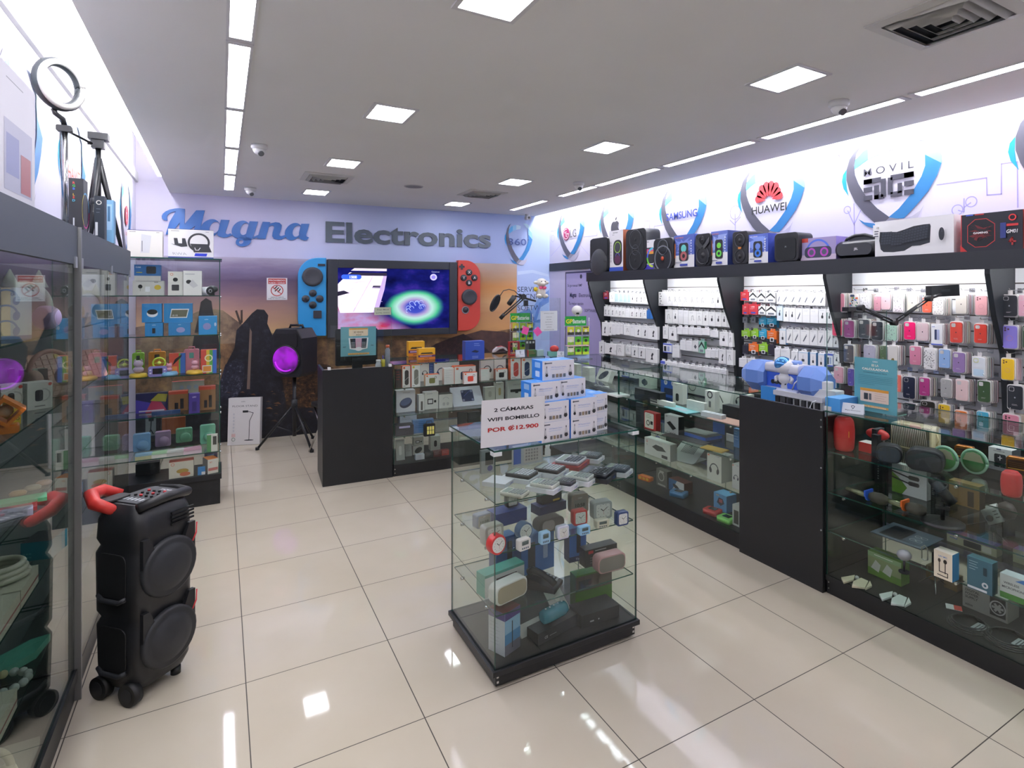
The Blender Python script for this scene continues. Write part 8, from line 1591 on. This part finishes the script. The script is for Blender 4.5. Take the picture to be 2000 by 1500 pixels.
tk('narrow violet carton between the two kraft ones', 369, 808, 390, 770, 2, .07, '4a3a8a', '382c6c', '5a4a9a', lambda F: (F.text('LED', .5, .8, .1, 'c8c0e8', .02), F.rect(.3, .1, .7, .6, '382c6c')))
t = tk('long dark blue light bar lying at the shelf front', 296, 812, 352, 805, 2, .03, '24406a', '1c3050', '2c4c80', name='light_bar', cat='light bar')
def ccase(label, u0, vb, u1, vt, c):
    loc, w, h, tt = span(u0, vb, u1, vt, TOWZ[4] + .0006, 4); t = thing('camera_case', label, 'camera case', Vector((loc.x, max(loc.y, .25), loc.z)), tt, 'pastel instant camera cases'); mb = MB(); mb.rbox((-w / 2, 0, 0), (w / 2, .06, h), .014, C(c, .4)); mb.build('shell', t, bevel=.003); mb = MB(); mb.push(Matrix.Translation((w * .05, 0, h * .38)) @ Matrix.Rotation(R(90), 4, 'X')); mb.lathe([(w * .34, 0), (w * .33, .02), (w * .28, .026), (0, .027)], C(c, .4), 24, caps=False); mb.pop(); mb.build('lens_bulge', t); mb = MB(); mb.rbox((-w * .5, -.004, h * .72), (w * .5, -.0003, h), .012, C(c, .45)); mb.build('flap', t)
ccase('baby blue instant camera case', 259.5, 884, 294, 850, '8ab8dc'); ccase('lilac instant camera case', 303, 874, 334, 845, 'b494b8'); ccase('mint green instant camera case', 343.5, 866, 376, 839, '86c4a0'); ccase('mint case with a blue lid at the tower edge', 391, 868, 421, 832, '84ccac')
for i, (u, v, c, l) in enumerate(((318, 884, 'a8d0a8', 'mint'), (346, 882, 'd0d4d0', 'white'), (378, 877, 'd0a4b8', 'pink'), (285, 892, '9cc4d8', 'pale blue'))):
    p = onz(u, v, TOWZ[4] + .0006); p.y = .16; s = ppm(p); t = thing('instant_camera', l + ' slim instant printer lying flat with film packs under it', 'instant printer', p, R(5), 'slim printers before the camera cases'); mb = MB(); mb.box((-15 * s, 0, 0), (15 * s, .05, 7 * s), C(('e0e0d8', 'c8c4c0', 'e0c8d4', 'd8d8a8')[i], .4)); mb.build('film_pack', t); mb = MB(); mb.rbox((-15 * s, -.004, 7.1 * s), (15 * s, .055, 12 * s), 3 * s, C(c, .4)); mb.build('body', t)
tk('grey carton with a small black tripod picture', 280, 860, 301, 818, 1, .04, '8a9094', '2a2c30', '9aa0a4', lambda F: (F.rrect(.3, .7, .8, .95, .004, '22262a'), F.line([(.55, .7), (.5, .3), (.35, .08)], .008, C('22262a', .5)), F.line([(.5, .3), (.75, .08)], .008, C('22262a', .5))), y=.16)
tk('reddish wood-brown flat carton behind the lilac case', 313, 858, 360, 825, 1, .03, '8a4a2c', '6a3820', '8a4a2c', None, y=.17)
tk('small white and green carton at the tower edge', 404, 884, 425, 851, 1, .04, 'd4d6cc', '3a7a44', 'dcdcd4', lambda F: (F.rect(.0, 0, .4, 1, '4a8a54'), F.rect(.55, .4, .9, .9, '3a3c38')))
tk('white carton with a red top and orange cooker picture', 326, 950, 376, 917, 0, .1, 'c8c4b4', 'a8a494', 'b84a30', lambda F: (F.ring(.15, .85, .012, .003, 'c8503c'), F.oval(.55, .4, .04, .018, 'a88a3c'), F.oval(.65, .2, .035, .016, 'b8603c')))
tk('white carton with an orange top showing small cups', 404, 951, 426, 921, 0, .12, 'd4d0c4', '8a8a84', 'd87a2c', lambda F: (F.rect(.05, .2, .95, .4, 'b0605a'), F.text('SET', .3, .75, .12, 'c8603c', .02)), ang=18)
tk('tiny blue and white carton on the tower floor', 382, 962, 398, 946, 0, .03, '2a7ab8', '1f5c8c', '3a8ac8', lambda F: F.rect(.5, 0, 1, .4, 'e0e4e8'))
tk('dark boxed gadget in the shade of the tower floor', 262, 936, 310, 913, 0, .08, '1e2024', '181a1e', '26282c', pic('lines', '3c3e44'), y=.08)
tk('violet-blue fiery printed carton high on the tower floor', 397, 940, 424, 902, 0, .06, '3a345c', '2c2844', '4a4470', lambda F: (F.poly([(0, 0), (1, 0), (.9, .3), (.3, .35)], C('a8443c', .5)), F.text('GAME', .5, .7, .12, '8ab0d8', .01)), y=.16)
# what stands on the tower and the left cabinets
def sonyish(F, tx=1): F.bars(.06, .92, .2, 1, '4a4c54', .05); F.bars(.82, .92, .12, 1, '5a5c64', .04)
o = tk('white wrapped console carton with a pale console picture', 241, 498, 313, 443, 6, .1, 'e6e4dc', 'd0cec6', 'e6e4dc', lambda F: (sonyish(F), F.poly([(.37, .15), (.62, .15), (.68, .8), (.4, .85)], C('d4d6d8', .3)), F.rect(.41, .2, .425, .6, '2a2c30'), F.rect(0, .985, 1, 1, '3a3a8a')), cat='boxed console'); 
o = tk('white carton with a black steering wheel and pedals picture', 321, 498, 416, 437, 6, .12, 'e6e6e6', 'cfcfd2', '2c3a8a', lambda F: (sonyish(F), F.rect(0, 0, 1, .04, '2c3a8a'), F.rect(0, .99, 1, 1, '3a3a5a'), F.ring(.67, .55, F.h * .33, F.h * .065, '2a2d33'), F.poly([(.48, .5), (.88, .5), (.96, .22), (.56, .2)], C('2a2d33', .5)), F.poly([(.06, .48), (.14, .46), (.12, .68), (.2, .68), (.22, .5), (.3, .5), (.3, .68), (.37, .68), (.42, .4), (.28, .38)], C('2a2d33', .5)), F.line([(.58, .36), (.6, .28), (.66, .28), (.7, .36)], .006, C('c8c8cc', .3)), F.text('RWA', .26, .1, .12, 'a8a8b0', .0, shear=-.2, w=.3), F.poly([(.57, .07), (.84, .07), (.86, .17), (.59, .17)], C('2438c0', .5))), cat='boxed steering wheel')
LT = 1.9556
def lk(label, u0, vb, u1, vt, z, ang, d, front, side=None, top=None, draw=None, name='product_carton', cat='boxed gadget', x=None, **k): return put(name, cat, label, u0, vb, u1, vt, z, ang, d, front, side, top, draw, group='cartons of the left cabinets', **k)
pc = onx(66, 414, -.625); w1, d1 = .23, .36; h1 = .40
def ps_front(F): F.rect(0, .97, 1, 1, '3a3a8a'); F.text('SONY', .4, .86, .08, '3a3c44', .01); F.text('PS5', .55, .7, .1, '4a4c54', .0, sx=1.4); F.rect(0, .36, 1, .64, '2a4a94'); F.poly([(0, .36), (.4, .42), (1, .36)], C('b8763a', .5)); F.text('ASTRO', .45, .52, .1, 'e8ecf4', .03); F.text('BOT', .4, .42, .1, 'e8ecf4', .03); F.rect(0, .08, 1, .36, '22242c'); F.poly([(.0, .1), (.5, .25), (1, .32), (1, .2), (.4, .12)], C('a83038', .5)); F.poly([(0, .15), (.6, .3), (.3, .32), (0, .25)], C('2c4a78', .5))
def ps_side(F): F.bars(.15, .9, .5, 1, '9a9ca4', .03); F.rect(.1, .08, .9, .6, 'b4b6c8'); F.rect(.15, .2, .5, .5, '8a90b8'); F.rect(.55, .1, .85, .4, 'a86a70')
o = carton('console_carton', 'huge shrink-wrapped white game console carton on the near left cabinet', 'boxed console', w1, d1, h1, Vector((-.745, -3.02, LT)), 0, 'e8e8ea', 'd8d8de', 'c8c8d8', ps_front, None, None, None, None, 0, ps_side)
lk('black carton with rainbow lettering down its front and a ring light side', 134, 458, 163, 347, LT, 0, .1, '22242a', '2c3036', '26282e', lambda F: ([F.text(c, .35 + (0), .9 - .052 * i, .055, col, .02) for i, (c, col) in enumerate(zip('RGB LED', ('d84a3c', '3ab04a', '3a6ad8', '22242a', 'd8b83c', 'd84a3c', '4ab8d8')))], F.rect(.3, .08, .4, .3, 'c8ccd0')), drawr=lambda F: (F.ring(.5, .45, F.h * .32, F.h * .025, '5ab0e0', 0, 120), F.ring(.5, .45, F.h * .32, F.h * .025, 'd8c83c', 120, 240), F.ring(.5, .45, F.h * .32, F.h * .025, 'd84a9c', 240, 360)), cat='boxed ring light')
lk('narrow black carton with a small ring picture', 184, 468, 204, 382, LT, 0, .07, '1f2a36', '2a343e', '1f2a36', lambda F: (F.ring(.45, .85, F.w * .28, F.w * .1, 'd8d8d0'), F.rect(.1, .1, .35, .4, 'd0d4d8'), F.bars(.2, .7, .4, 2, '8a94a0', .02, .08)), cat='boxed ring light')
lk('light blue printed carton between the narrow black one and the tripod', 205, 474, 222, 390, LT, 0, .07, '7fb4d8', '6a9cc0', '8fc0e0', lambda F: (F.rect(.1, .3, .8, .9, 'a8d0ec'), F.rect(.3, .5, .6, .85, '4a7aa0')), cat='boxed tripod')
t = thing('ring_light', 'ring light on a silver pole standing over the left cabinets', 'ring light', (-.75, -1.55, LT), 0); zt = onx(130, 250, -.75).z - LT
mb = MB(); mb.cyl((0, 0, .01), (0, 0, zt), .013, CHROME); mb.build('pole', t); mb = MB(); mb.lathe([(.06, 0), (.06, .01), (0, .012)], DKPL, 20); mb.build('base', t)
mb = MB(); mb.tube([(0, 0, zt), (-.005, -.01, zt + .03), (-.03, -.03, zt + .05), (-.035, -.03, zt + .07)], .012, DKPL); mb.rbox((-.03, -.02, zt - .03), (.03, .02, zt), .008, DKPL); mb.build('bracket', t)
mb = MB(); mb.push(Matrix.Translation((-.015, -.03, zt + .19)) @ Matrix.Rotation(R(-38), 4, 'Z') @ Matrix.Rotation(R(8), 4, 'X')); mb.torus((0, 0, 0), .105, .022, C('2a2f33', .5), 'x', 36); mb.torus((.016, 0, 0), .105, .014, C('d0d0cc', .4), 'x', 36); mb.pop(); mb.build('ring', t)
t = thing('camera_tripod', 'black camera tripod with a pan handle standing on the left cabinets', 'tripod', (-.72, -.85, LT), 0); hz = onx(200, 300, -.72).z - LT
mb = MB(); mb.cyl((0, 0, hz * .3), (0, 0, hz), .014, DKPL); mb.build('centre_column', t)
for q in (R(20), R(140), R(262)):
    mb = MB(); e_ = Vector((.11 * math.cos(q), .15 * math.sin(q), .004)); mb.tube([(0, 0, hz * .9), e_ * .5 + Vector((0, 0, hz * .45)), e_], [.018, .014, .010], DKPL, 8); mb.tube([e_ * .48 + Vector((0, 0, hz * .47)), e_ * .54 + Vector((0, 0, hz * .41))], .02, DKPL2, 8); mb.build('leg', t)
mb = MB(); mb.box((-.03, -.03, hz), (.03, .03, hz + .05), DKPL); mb.box((-.045, -.04, hz + .051), (.05, .04, hz + .09), DKPL); mb.cyl((-.02, 0, hz + .03), (-.05, 0, hz + .03), .012, DKPL); mb.build('pan_head', t)
mb = MB(); mb.tube([(-.02, -.02, hz + .02), (-.12, -.12, hz + .06), (-.13, -.2, hz + .1)], [.007, .007, .012], DKPL, 8); mb.build('pan_handle', t)
# inside the left cabinets: fronts face the shop floor
def ik(label, u0, vb, u1, vt, i, d, front, side=None, top=None, draw=None, name='product_carton', cat='boxed gadget', ang=25, **k):
    z = ((.1306,) + tuple(q for q in reversed(CABZ)))[i]; o = put(name, cat, label, u0, vb, u1, vt, z, ang, d, front, side, top, draw, group='cartons of the left cabinets', **k); o.location.x = min(o.location.x, -.66); return o
def headset(label, loc, rz, sc_, band, cup, ear=None):
    t = thing('headphones', label, 'headphones', loc, rz); r = .085 * sc_; zc = r * 1.05
    mb = MB(); mb.torus((0, 0, zc), r, .010 * sc_, C(band, .4), 'y', 24, R(-15), R(195)); mb.build('headband', t)
    for sd in (-1, 1):
        mb = MB(); mb.push(Matrix.Translation((sd * r * .98, 0, zc - r * .38)) @ Matrix.Rotation(R(90 * sd), 4, 'Y')); mb.lathe([(.036 * sc_, -.03 * sc_), (.042 * sc_, -.022 * sc_), (.042 * sc_, .0), (.036 * sc_, .012 * sc_), (0, .014 * sc_)], C(cup, .35), 24); mb.pop(); mb.build('ear_cup', t)
        if ear: mb = MB(); mb.lathe([(.026 * sc_, 0), (.002, .06 * sc_)], C(ear, .4), 12, (sd * r * .55, 0, zc + r * .86)); mb.build('cat_ear', t)
t = ik('pale yellow and blue carton printed with cat-eared headphones', 2, 664, 62, 562, 5, .06, 'e0dcb8', '9cc4dc', 'd8d8c8', lambda F: (F.rect(.3, 0, 1, 1, 'b8d4dc'), F.rect(0, 0, 1, .07, '6a8ab0'), F.text('CAT', .4, .85, .07, '5a7ab0', .02, w=.2), [hpic(F, .15, .2 + .3 * j, .03, '6a9ac0') for j in range(3)]), ang=30, cat='boxed headphones')
headset('lavender cat-eared headphones standing before their carton', Vector((-.69, -2.50, 1.5326)), R(52), 1.05, 'c8d8c8', 'a89ac0', 'b4d0b8')
t = thing('ball_toy', 'soft yellow round toy at the near end of the upper shelf', 'toy', (-.70, -3.06, 1.5326)); mb = MB(); mb.ell((0, 0, .08), (.06, .06, .08), C('e0d890', .5)); mb.lathe([(.075, 0), (.07, .02), (0, .025)], C('d8cc5a', .5), 20); mb.build('body', t)
ik('glossy pink carton with a lilac side on the second shelf', 28, 752, 53, 684, 4, .1, 'c07a8c', 'a88ab0', 'd88a9c', None, ang=20, drawr=lambda F: F.rect(0, 0, 1, 1, 'b49ac0'))
for k, (u0, vb, u1, vt, l) in enumerate(((22, 772, 60, 722, 'first'), (74, 762, 122, 722, 'second'))): ik('clear grey hang-tab pack, %s behind the white watch cartons' % l, u0, vb, u1, vt, 4, .04, '8a7c7c', '6a5e5e', 'c8c0b8', lambda F: F.rect(.4, .9, .6, 1.0, 'd8d4cc'), ang=30).location.x -= .05
wat = lambda F: (F.rrect(.3, .3, .62, .72, .008, '26282a'), F.ring(.6, .52, F.h * .25, F.h * .05, 'b0b2ac', -90, 90), F.oval(.9, .9, F.h * .06, F.h * .06, 'c84a34'), F.rect(.28, .1, .7, .14, '7a7c78'))
ik('white watch carton with a square black watch picture', 77, 801, 125, 748, 4, .06, 'd0d4cc', 'b4b8b0', 'd8dcd4', wat, ang=38, cat='boxed watch'); ik('white watch carton with a black band picture, nearer the photo edge', 2, 812, 44, 754, 4, .06, 'd0d4cc', 'b4b8b0', 'd8dcd4', wat, ang=38, cat='boxed watch')
ik('yellow carton with white ringed dots under a lettered cream block', 58, 828, 78, 784, 4, .05, 'd8bc2c', 'b89c20', 'c8c4a0', lambda F: ([F.ring(.35 + .35 * (k % 2), .25 + .3 * (k // 2), F.w * .15, F.w * .05, '3a3c3c') for k in range(4)], F.rect(0, .72, 1, 1, 'c0bc98'), F.bars(.1, .9, .8, 3, '6a6650', .03, .07)), ang=35)
t = thing('cube_lamp', 'orange open cube lamp holding a sparkling crystal ball', 'lamp', onz(41, 842, 1.2576), R(12)); t.location.x = -.655; s = ppm(t.location); OR = C('d87a28', .4)
mb = MB(); mb.rbox((-20 * s, -.03, 0), (20 * s, .04, 14 * s), 4 * s, OR); mb.build('foot', t)
mb = MB(); mb.push(Matrix.Translation((0, 0, 42 * s)) @ Matrix.Rotation(R(40), 4, 'Y')); [mb.box(p, q, OR) for p, q in (((-21 * s, -.04, -21 * s), (-15 * s, .04, 21 * s)), ((15 * s, -.04, -21 * s), (21 * s, .04, 21 * s)), ((-15 * s, -.04, 15 * s), (15 * s, .04, 21 * s)), ((-15 * s, -.04, -21 * s), (15 * s, .04, -15 * s)))]; mb.pop(); mb.build('cube_frame', t)
mb = MB(); mb.ell((0, 0, 42 * s), (12 * s, 12 * s, 12 * s), C('d8d4b8', .08), 14, 8); mb.build('crystal_ball', t)
for i, (u, v, c) in enumerate(((35, 966, 'c8a878'), (64, 955, 'b8b49a'), (96, 944, 'c8a48a'))):
    t = thing('glitter_disc', 'small glittery oval grip, %s along the third shelf' % ordn[i], 'phone grip', onz(u, v, .9806), R(20), 'glitter grips'); t.location.x = min(t.location.x, -.65); mb = MB(); mb.lathe([(.022, 0), (.024, .006), (.018, .012), (0, .013)], C(c, .3), 20); mb.build('grip', t)
def flat(label, u0, v0, u1, z, w, l, c, top=None, ang=12, th=.012, cat='phone case', name='flat_pack'):
    p = onz((u0 + u1) / 2, v0, z + .0006); p.x = min(p.x, -.68); return carton(name, label, cat, w, l, th, p, R(ang), c, c, top or c, None, 'packs lying in the left cabinet')
flat('mint green flat case lying on the third shelf', 20, 985, 93, .98, .17, .07, '6ac08a'); flat('dark red phone case pack lying on the third shelf', 8, 1003, 80, .98, .16, .06, 'a8383c'); flat('pale lilac case lying before the dark red one', 8, 1012, 72, .98, .16, .05, 'b4b4c8', th=.02)
ik('teal open-top display carton with a dark tray', 40, 1098, 100, 1062, 2, .12, '1f7a8a', '1a6674', '22282c', lambda F: [F.rect(.08 + .1 * i, .15 + .2 * j, .15 + .1 * i, .22 + .2 * j, '5aa0a8') for i in range(3) for j in range(2)], ang=-12, cat='display carton')
t = thing('cable_coil', 'thick white cable coil lying over the pale power strips', 'cable', (-.71, -2.72, .7606), 0); mb = MB(); [mb.torus((0, 0, .012 + .016 * k), .075 - .006 * k, .009, C('b8bca8', .5), 'z', 26) for k in range(3)]; mb.build('coil', t)
for i, (y, z, l) in enumerate(((-2.74, .70, 'upper pale power strip carton, farther'), (-2.95, .70, 'upper pale power strip carton, nearer'), (-2.98, .42, 'middle pale power strip carton, farther'), (-3.1, .1306, 'lowest pale power strip carton'), (-2.72, .1306, 'long grey slotted carton on the cabinet floor'))):
    mb = MB(); mb.box((-.09, -.1, 0), (.09, .1, .058 if i < 4 else .03), C('b8bca8' if i < 4 else '8a9080', .5)); mb.box((-.02, -.08, .0581 if i < 4 else .0301), (.0, .08, .059 if i < 4 else .031), C('2c302c', .5)); mb.box((.0901, -.1, .02), (.0906, .1, .026), C('8a3a34', .5)) if i < 4 else None; tag(mb.build('power_strip_carton', None, (-.715, y, z + .0006)), l + ' in the near glass cabinet', 'power strip', 'power strip cartons')
t = thing('bead_bracelet', 'pale blue and yellow bead bracelet lying on the lower shelf', 'bracelet', (-.69, -2.74, .4206), 0); 
for k in range(14): mb = MB(); mb.ell((.06 * math.cos(k * .449), .06 * math.sin(k * .449), .013), (.013, .013, .013), C(random.choice(('a8b8b0', '9ab0b8', 'b8b88a')), .3), 10, 6); mb.build('bead', t)
mb = MB(); V = [(-.1, -.16, .03), (.06, .02, .03), (.085, .09, .05), (.03, .1, .04), (-.06, .0, .04)]; n = len(V); mb.add(V + [(x, y, z - .025) for x, y, z in V], [tuple(range(n)), tuple(reversed(range(n, 2 * n)))] + [(i, n + i, n + (i + 1) % n, (i + 1) % n) for i in range(n)], C('4a9a84', .4)); tag(mb.build('teal_pouch', None, (-.70, -2.62, .4156)), 'crumpled teal pouch lying beside the bead bracelet', 'pouch')
headset('cream headphones lying on the near cabinet floor', Vector((-.70, -2.98, .1906)), R(30), 1.0, 'b8b89a', 'b8b89a')
# second cabinet
t = thing('pink_keyboard', 'pink keyboard leaning upright in the second cabinet', 'keyboard', (-.72, -1.62, 1.2576), R(50)); mb = MB(); mb.push(Matrix.Rotation(R(-24), 4, 'X')); mb.rbox((-.2, 0, 0), (.2, .02, .15), .012, C('d8a49c', .4)); mb.pop(); mb.build('case', t)
mb = MB(); mb.push(Matrix.Rotation(R(-24), 4, 'X')); [mb.box((-.185 + .031 * i, -.006, .012 + .027 * j), (-.16 + .031 * i, -.0004, .034 + .027 * j), C('e0b4ac' if (i + j) % 9 else 'd8c070', .4)) for i in range(12) for j in range(5)]; mb.pop(); mb.build('keys', t)
headset('pink headphones resting above the pink keyboard', Vector((-.73, -1.95, 1.2576)), R(52), 1.0, 'd89a94', 'd8a8a0'); headset('white bunny-eared headphones on the upper shelf of the second cabinet', Vector((-.72, -1.15, 1.5326)), R(50), .9, 'd8d8c8', 'd0ccb8', 'e0e0d0')
put('gamepad_carton', 'boxed gadget', 'pink and lilac gadget carton at the near end of the second cabinet', 172, 700, 210, 640, 1.2576, 30, .06, 'c89aa0', 'a890b0', 'd8a8b0').location.x = -.70
# ================================================================ STANDING ON THE FLOOR
cr = Vector((-.385, -2.345, 0)); th = R(43); W, D, HH = .262, .25, .80
t = thing('party_speaker', 'tall black two-woofer trolley speaker with a red rear handle on the tiles', 'speaker', cr, th)
DB = C('1b1c1f', .45); DB2 = C('222428', .55)
def ringpts(z, g, n=6):
    x0, y0, x1, y1 = -g, -g, W + g, D + g; return [(x, y, z) for x, y in rr(x0, y0, x1, y1, .055, n)]
mb = MB(); prof = [(.03, -.05), (.05, -.015), (.09, 0), (.30, .004), (.33, -.008), (.36, .004), (.60, .006), (.63, -.006), (.66, .004), (.74, .0), (.775, -.012), (HH, -.035)]
RGS = [ringpts(z, g) for z, g in prof]; n = len(RGS[0]); mb.add([p for r_ in RGS for p in r_], [(i * n + k, i * n + (k + 1) % n, (i + 1) * n + (k + 1) % n, (i + 1) * n + k) for i in range(len(prof) - 1) for k in range(n)], DB, True); mb.add(RGS[0], [tuple(reversed(range(n)))], DB); mb.add(RGS[-1], [tuple(range(n))], DB); mb.build('cabinet', t)
# woofer guards on the front (local -y), side recesses on -x
for zc in (.22, .52):
    mb = MB(); mb.push(Matrix.Translation((W * .5, -.005, zc)) @ Matrix.Rotation(R(90), 4, 'X')); mb.lathe([(.122, 0), (.122, .016), (.112, .022), (.1, .018), (.09, .026), (.06, .034), (0, .038)], DB2, 30, caps=False); mb.pop(); mb.build('woofer_grille', t)
    for sd in (-1, 1):
        mb = MB(); mb.prism([(W * .5 + sd * .05, zc + .05), (W * .5 + sd * .118, zc + .02), (W * .5 + sd * .118, zc + .15), (W * .5 + sd * .09, zc + .15)][::sd], -.018, .0, DB); mb.build('corner_guard', t)
    mb = MB(); mb.tube([(W * .86, -.031, zc + .07), (W * .93, -.03, zc + .1), (W * .98, -.018, zc + .14)], .003, C('c8303a', .4)); mb.build('red_stripe', t)
    mb = MB(); mb.rbox((-.0095, .05, zc - .09), (-.004, D - .05, zc + .09), .03, C('0f1012', .6), 'x'); mb.build('side_recess', t)
    mb = MB(); mb.tube([(-.008, .05, zc - .085), (-.016, .08, zc - .1), (-.016, D - .08, zc - .1), (-.008, D - .05, zc - .085)], .01, DB2); mb.build('side_rib', t)
mb = MB(); [mb.box((W * .55, -.012, .685 + .016 * i), (W * .95, -.004, .693 + .016 * i), C('0c0d0f', .5)) for i in range(4)]; mb.build('vent_slats', t)
TZ = HH + .0005
mb = MB(); mb.prism(rr(.045, -.0, W + .01, D, .05), 0, 0.001, DB) if False else mb.rbox((.05, .02, TZ), (W - .02, D - .03, TZ + .004), .03, C('2a2d31', .5), 'z')
for i in range(6): mb.box((.075, .06 + .022 * i, TZ + .0041), (.1, .07 + .022 * i, TZ + .0046), C('b8bcc0', .4))
for i in range(5):
    for j in range(3): mb.cyl((.125 + .03 * j, .05 + .03 * i, TZ + .004), (.125 + .03 * j, .05 + .03 * i, TZ + .012), .006, DKPL if (i + j) % 3 else C('b02a30', .4), n=10)
mb.push(Matrix.Translation((.222, .05, TZ + .0045)) @ Matrix.Rotation(R(90), 4, 'Z') @ Matrix.Rotation(R(-90), 4, 'X')); mb.text('KARAOKE', 0, 0, .02, C('c8ccd0', .4), 0, .01); mb.pop(); mb.build('control_panel', t)
mb = MB(); mb.tube([(W * .5 - .1, -.0, HH - .03), (.02, .02, HH + .0), (W * .5, .0, HH + .015), (W - .02, .02, HH), (W - .0, .1, HH - .005), (W - .005, D - .06, HH - .01)][1:], .02, DB, 10); mb.build('front_rim', t)
mb = MB(); mb.tube([(.03, D - .1, HH - .03), (-.01, D - .03, HH + .01), (.02, D + .03, HH + .03), (.08, D + .045, HH + .03), (.13, D + .01, HH + .0)], [.02, .026, .028, .026, .02], C('c4352e', .4), 12); mb.build('red_handle', t)
mb = MB(); mb.rbox((.02, D - .07, TZ), (.12, D - .005, TZ + .012), .02, C('0e0f11', .5), 'z'); mb.build('handle_well', t)
for y in (.04, D - .05):
    mb = MB(); mb.cyl((-.012, y, .046), (.024, y, .046), .046, C('121315', .5), n=24); mb.cyl((-.014, y, .046), (-.0125, y, .046), .028, DB2, n=16); mb.build('wheel', t)
for y in (.05, D - .05): mb = MB(); mb.cyl((W - .05, y, 0), (W - .05, y, .031), .02, DKPL); mb.build('foot', t)
# speaker on a tripod in front of the mural
px, py = ony(575, 700, 1.72).x, 1.72; a = R(-38)
t = thing('tripod_speaker', 'black speaker with a violet-lit cone on a tripod stand before the mural', 'speaker', (px, py, 0), a); s = ppm((px, py, 1))
z0, z1 = ony(575, 733, 1.72).z, ony(575, 641, 1.72).z; w = .36; d = .3
mb = MB(); P = [(-w / 2, z0 + .04), (-w / 2 + .04, z0), (w / 2 - .04, z0), (w / 2, z0 + .04), (w / 2, z1 - .1), (w / 2 - .06, z1), (-w / 2 + .06, z1), (-w / 2, z1 - .1)]; mb.prism(P, -d / 2, d / 2, C('17181b', .45)); mb.build('cabinet', t, bevel=.008)
mb = MB(); mb.rbox((-w * .36, -d / 2 - .01, z1 - .2), (w * .36, -d / 2 - .0003, z1 - .05), .03, C('101113', .6)); mb.build('horn_grille', t)
def viol():
    m, nt, b = nodes_mat('violet_cone'); b.inputs['Base Color'].default_value = lin('3a1050'); b.inputs['Roughness'].default_value = .3
    tc = N(nt, 'ShaderNodeTexCoord'); ns = N(nt, 'ShaderNodeTexNoise', i_Scale=5.0); nt.links.new(tc.outputs['Object'], ns.inputs['Vector']); rp = ramp(nt, [(.42, '1a0824'), (.62, 'b41ee0')]); nt.links.new(ns.outputs[0], rp.inputs[0]); nt.links.new(rp.outputs[0], b.inputs['Emission Color']); b.inputs['Emission Strength'].default_value = .8; return m
VIO = C('a81cd8', .3, emit=1.1)
mb = MB(); zc = z0 + (z1 - z0) * .36; mb.push(Matrix.Translation((0, -d / 2 - .0004, zc)) @ Matrix.Rotation(R(90), 4, 'X')); mb.lathe([(.15, 0), (.145, .012), (.12, .006), (.05, -.0), (.03, .012), (0, .014)], viol(), 32, caps=False); mb.pop(); mb.build('lit_woofer', t)
mb = MB(); mb.torus((0, -d / 2 - .008, zc), .152, .008, DKPL, 'y', 32); mb.build('woofer_rim', t)
mb = MB(); mb.torus((0, -d / 2 - .013, zc), .118, .007, VIO, 'y', 20, R(190), R(300)); mb.build('light_ring', t)
mb = MB(); mb.tube([(-.08, .04, z1), (-.07, .04, z1 + .03), (.07, .04, z1 + .03), (.08, .04, z1)], .014, DKPL); mb.build('handle', t)
mb = MB(); mb.cyl((0, 0, .12), (0, 0, z0), .02, DKPL); mb.cyl((0, 0, .42), (0, 0, .52), .032, DKPL2); mb.build('pole', t)
for q in (R(-190) - a, R(-68) - a, R(52) - a): mb = MB(); e_ = (.36 * math.cos(q), .36 * math.sin(q), .012); mb.tube([(0, 0, .47), e_], .013, DKPL, 8); mb.tube([(e_[0] * .5, e_[1] * .5, .24), (0, 0, .15)], .007, DKPL2, 6); mb.cyl((e_[0], e_[1], 0), (e_[0], e_[1], .03), .02, DKPL); mb.build('leg', t)
# floor stand carton leaning on the mural
p, q = onz(444, 871, 0), onz(507, 868, 0); w = (q - p).length; hgt = (871 - 779) * ppm(p)
def fs(F): F.text('FLOOR STAND', .52, .8, .055, '2c2e32', -.004, w=.78); F.text('mobo', .46, .905, .035, '4a4c50', .0); F.line([(.66, .1), (.67, .5), (.78, .67), (.62, .7)], .006, C('2a2c30', .5)); F.rect(.45, .68, .62, .725, '2a2c30'); F.oval(.66, .095, F.w * .15, F.h * .012, '2a2c30'); [F.oval(.18, .65 - .07 * i, .008, .012, 'c0c2c6') for i in range(6)]; F.rect(.12, .17, .24, .24, 'd8b8b4'); F.ring(.18, .12, .02, .006, '8a9a8a')
ang = math.atan2(q.y - p.y, q.x - p.x)
mb = MB(); mb.push(Matrix.Rotation(R(-4), 4, 'X')); mb.box((-w / 2, 0, .004), (w / 2, .07, hgt), C('d6d4d2', .5), {'+x': C('c4c2c2', .5)}); fs(Face(mb, Matrix.Translation((-w / 2, 0, .004)), w, hgt)); mb.pop()
tag(mb.build('floor_stand_carton', None, (p + q) / 2, ang), 'white carton with a drawn lamp-like floor stand, standing under the mural', 'boxed floor stand')
# chrome legged stool half hidden by the desk
t = thing('folding_stool', 'folding stool with chrome legs half hidden behind the black desk', 'stool', (.92, 1.25, 0), R(20)); mb = MB(); mb.rbox((-.17, -.17, .50), (.17, .17, .54), .05, DKPL, 'z'); mb.build('seat', t)
for sx_ in (-1, 1):
    mb = MB(); mb.tube([(sx_ * .14, -.2, .012), (sx_ * .13, .15, .499)], .011, CHROME); mb.build('leg', t)
    mb = MB(); mb.tube([(sx_ * .155, .2, .012), (sx_ * .15, -.15, .499)], .011, CHROME); mb.build('leg', t)
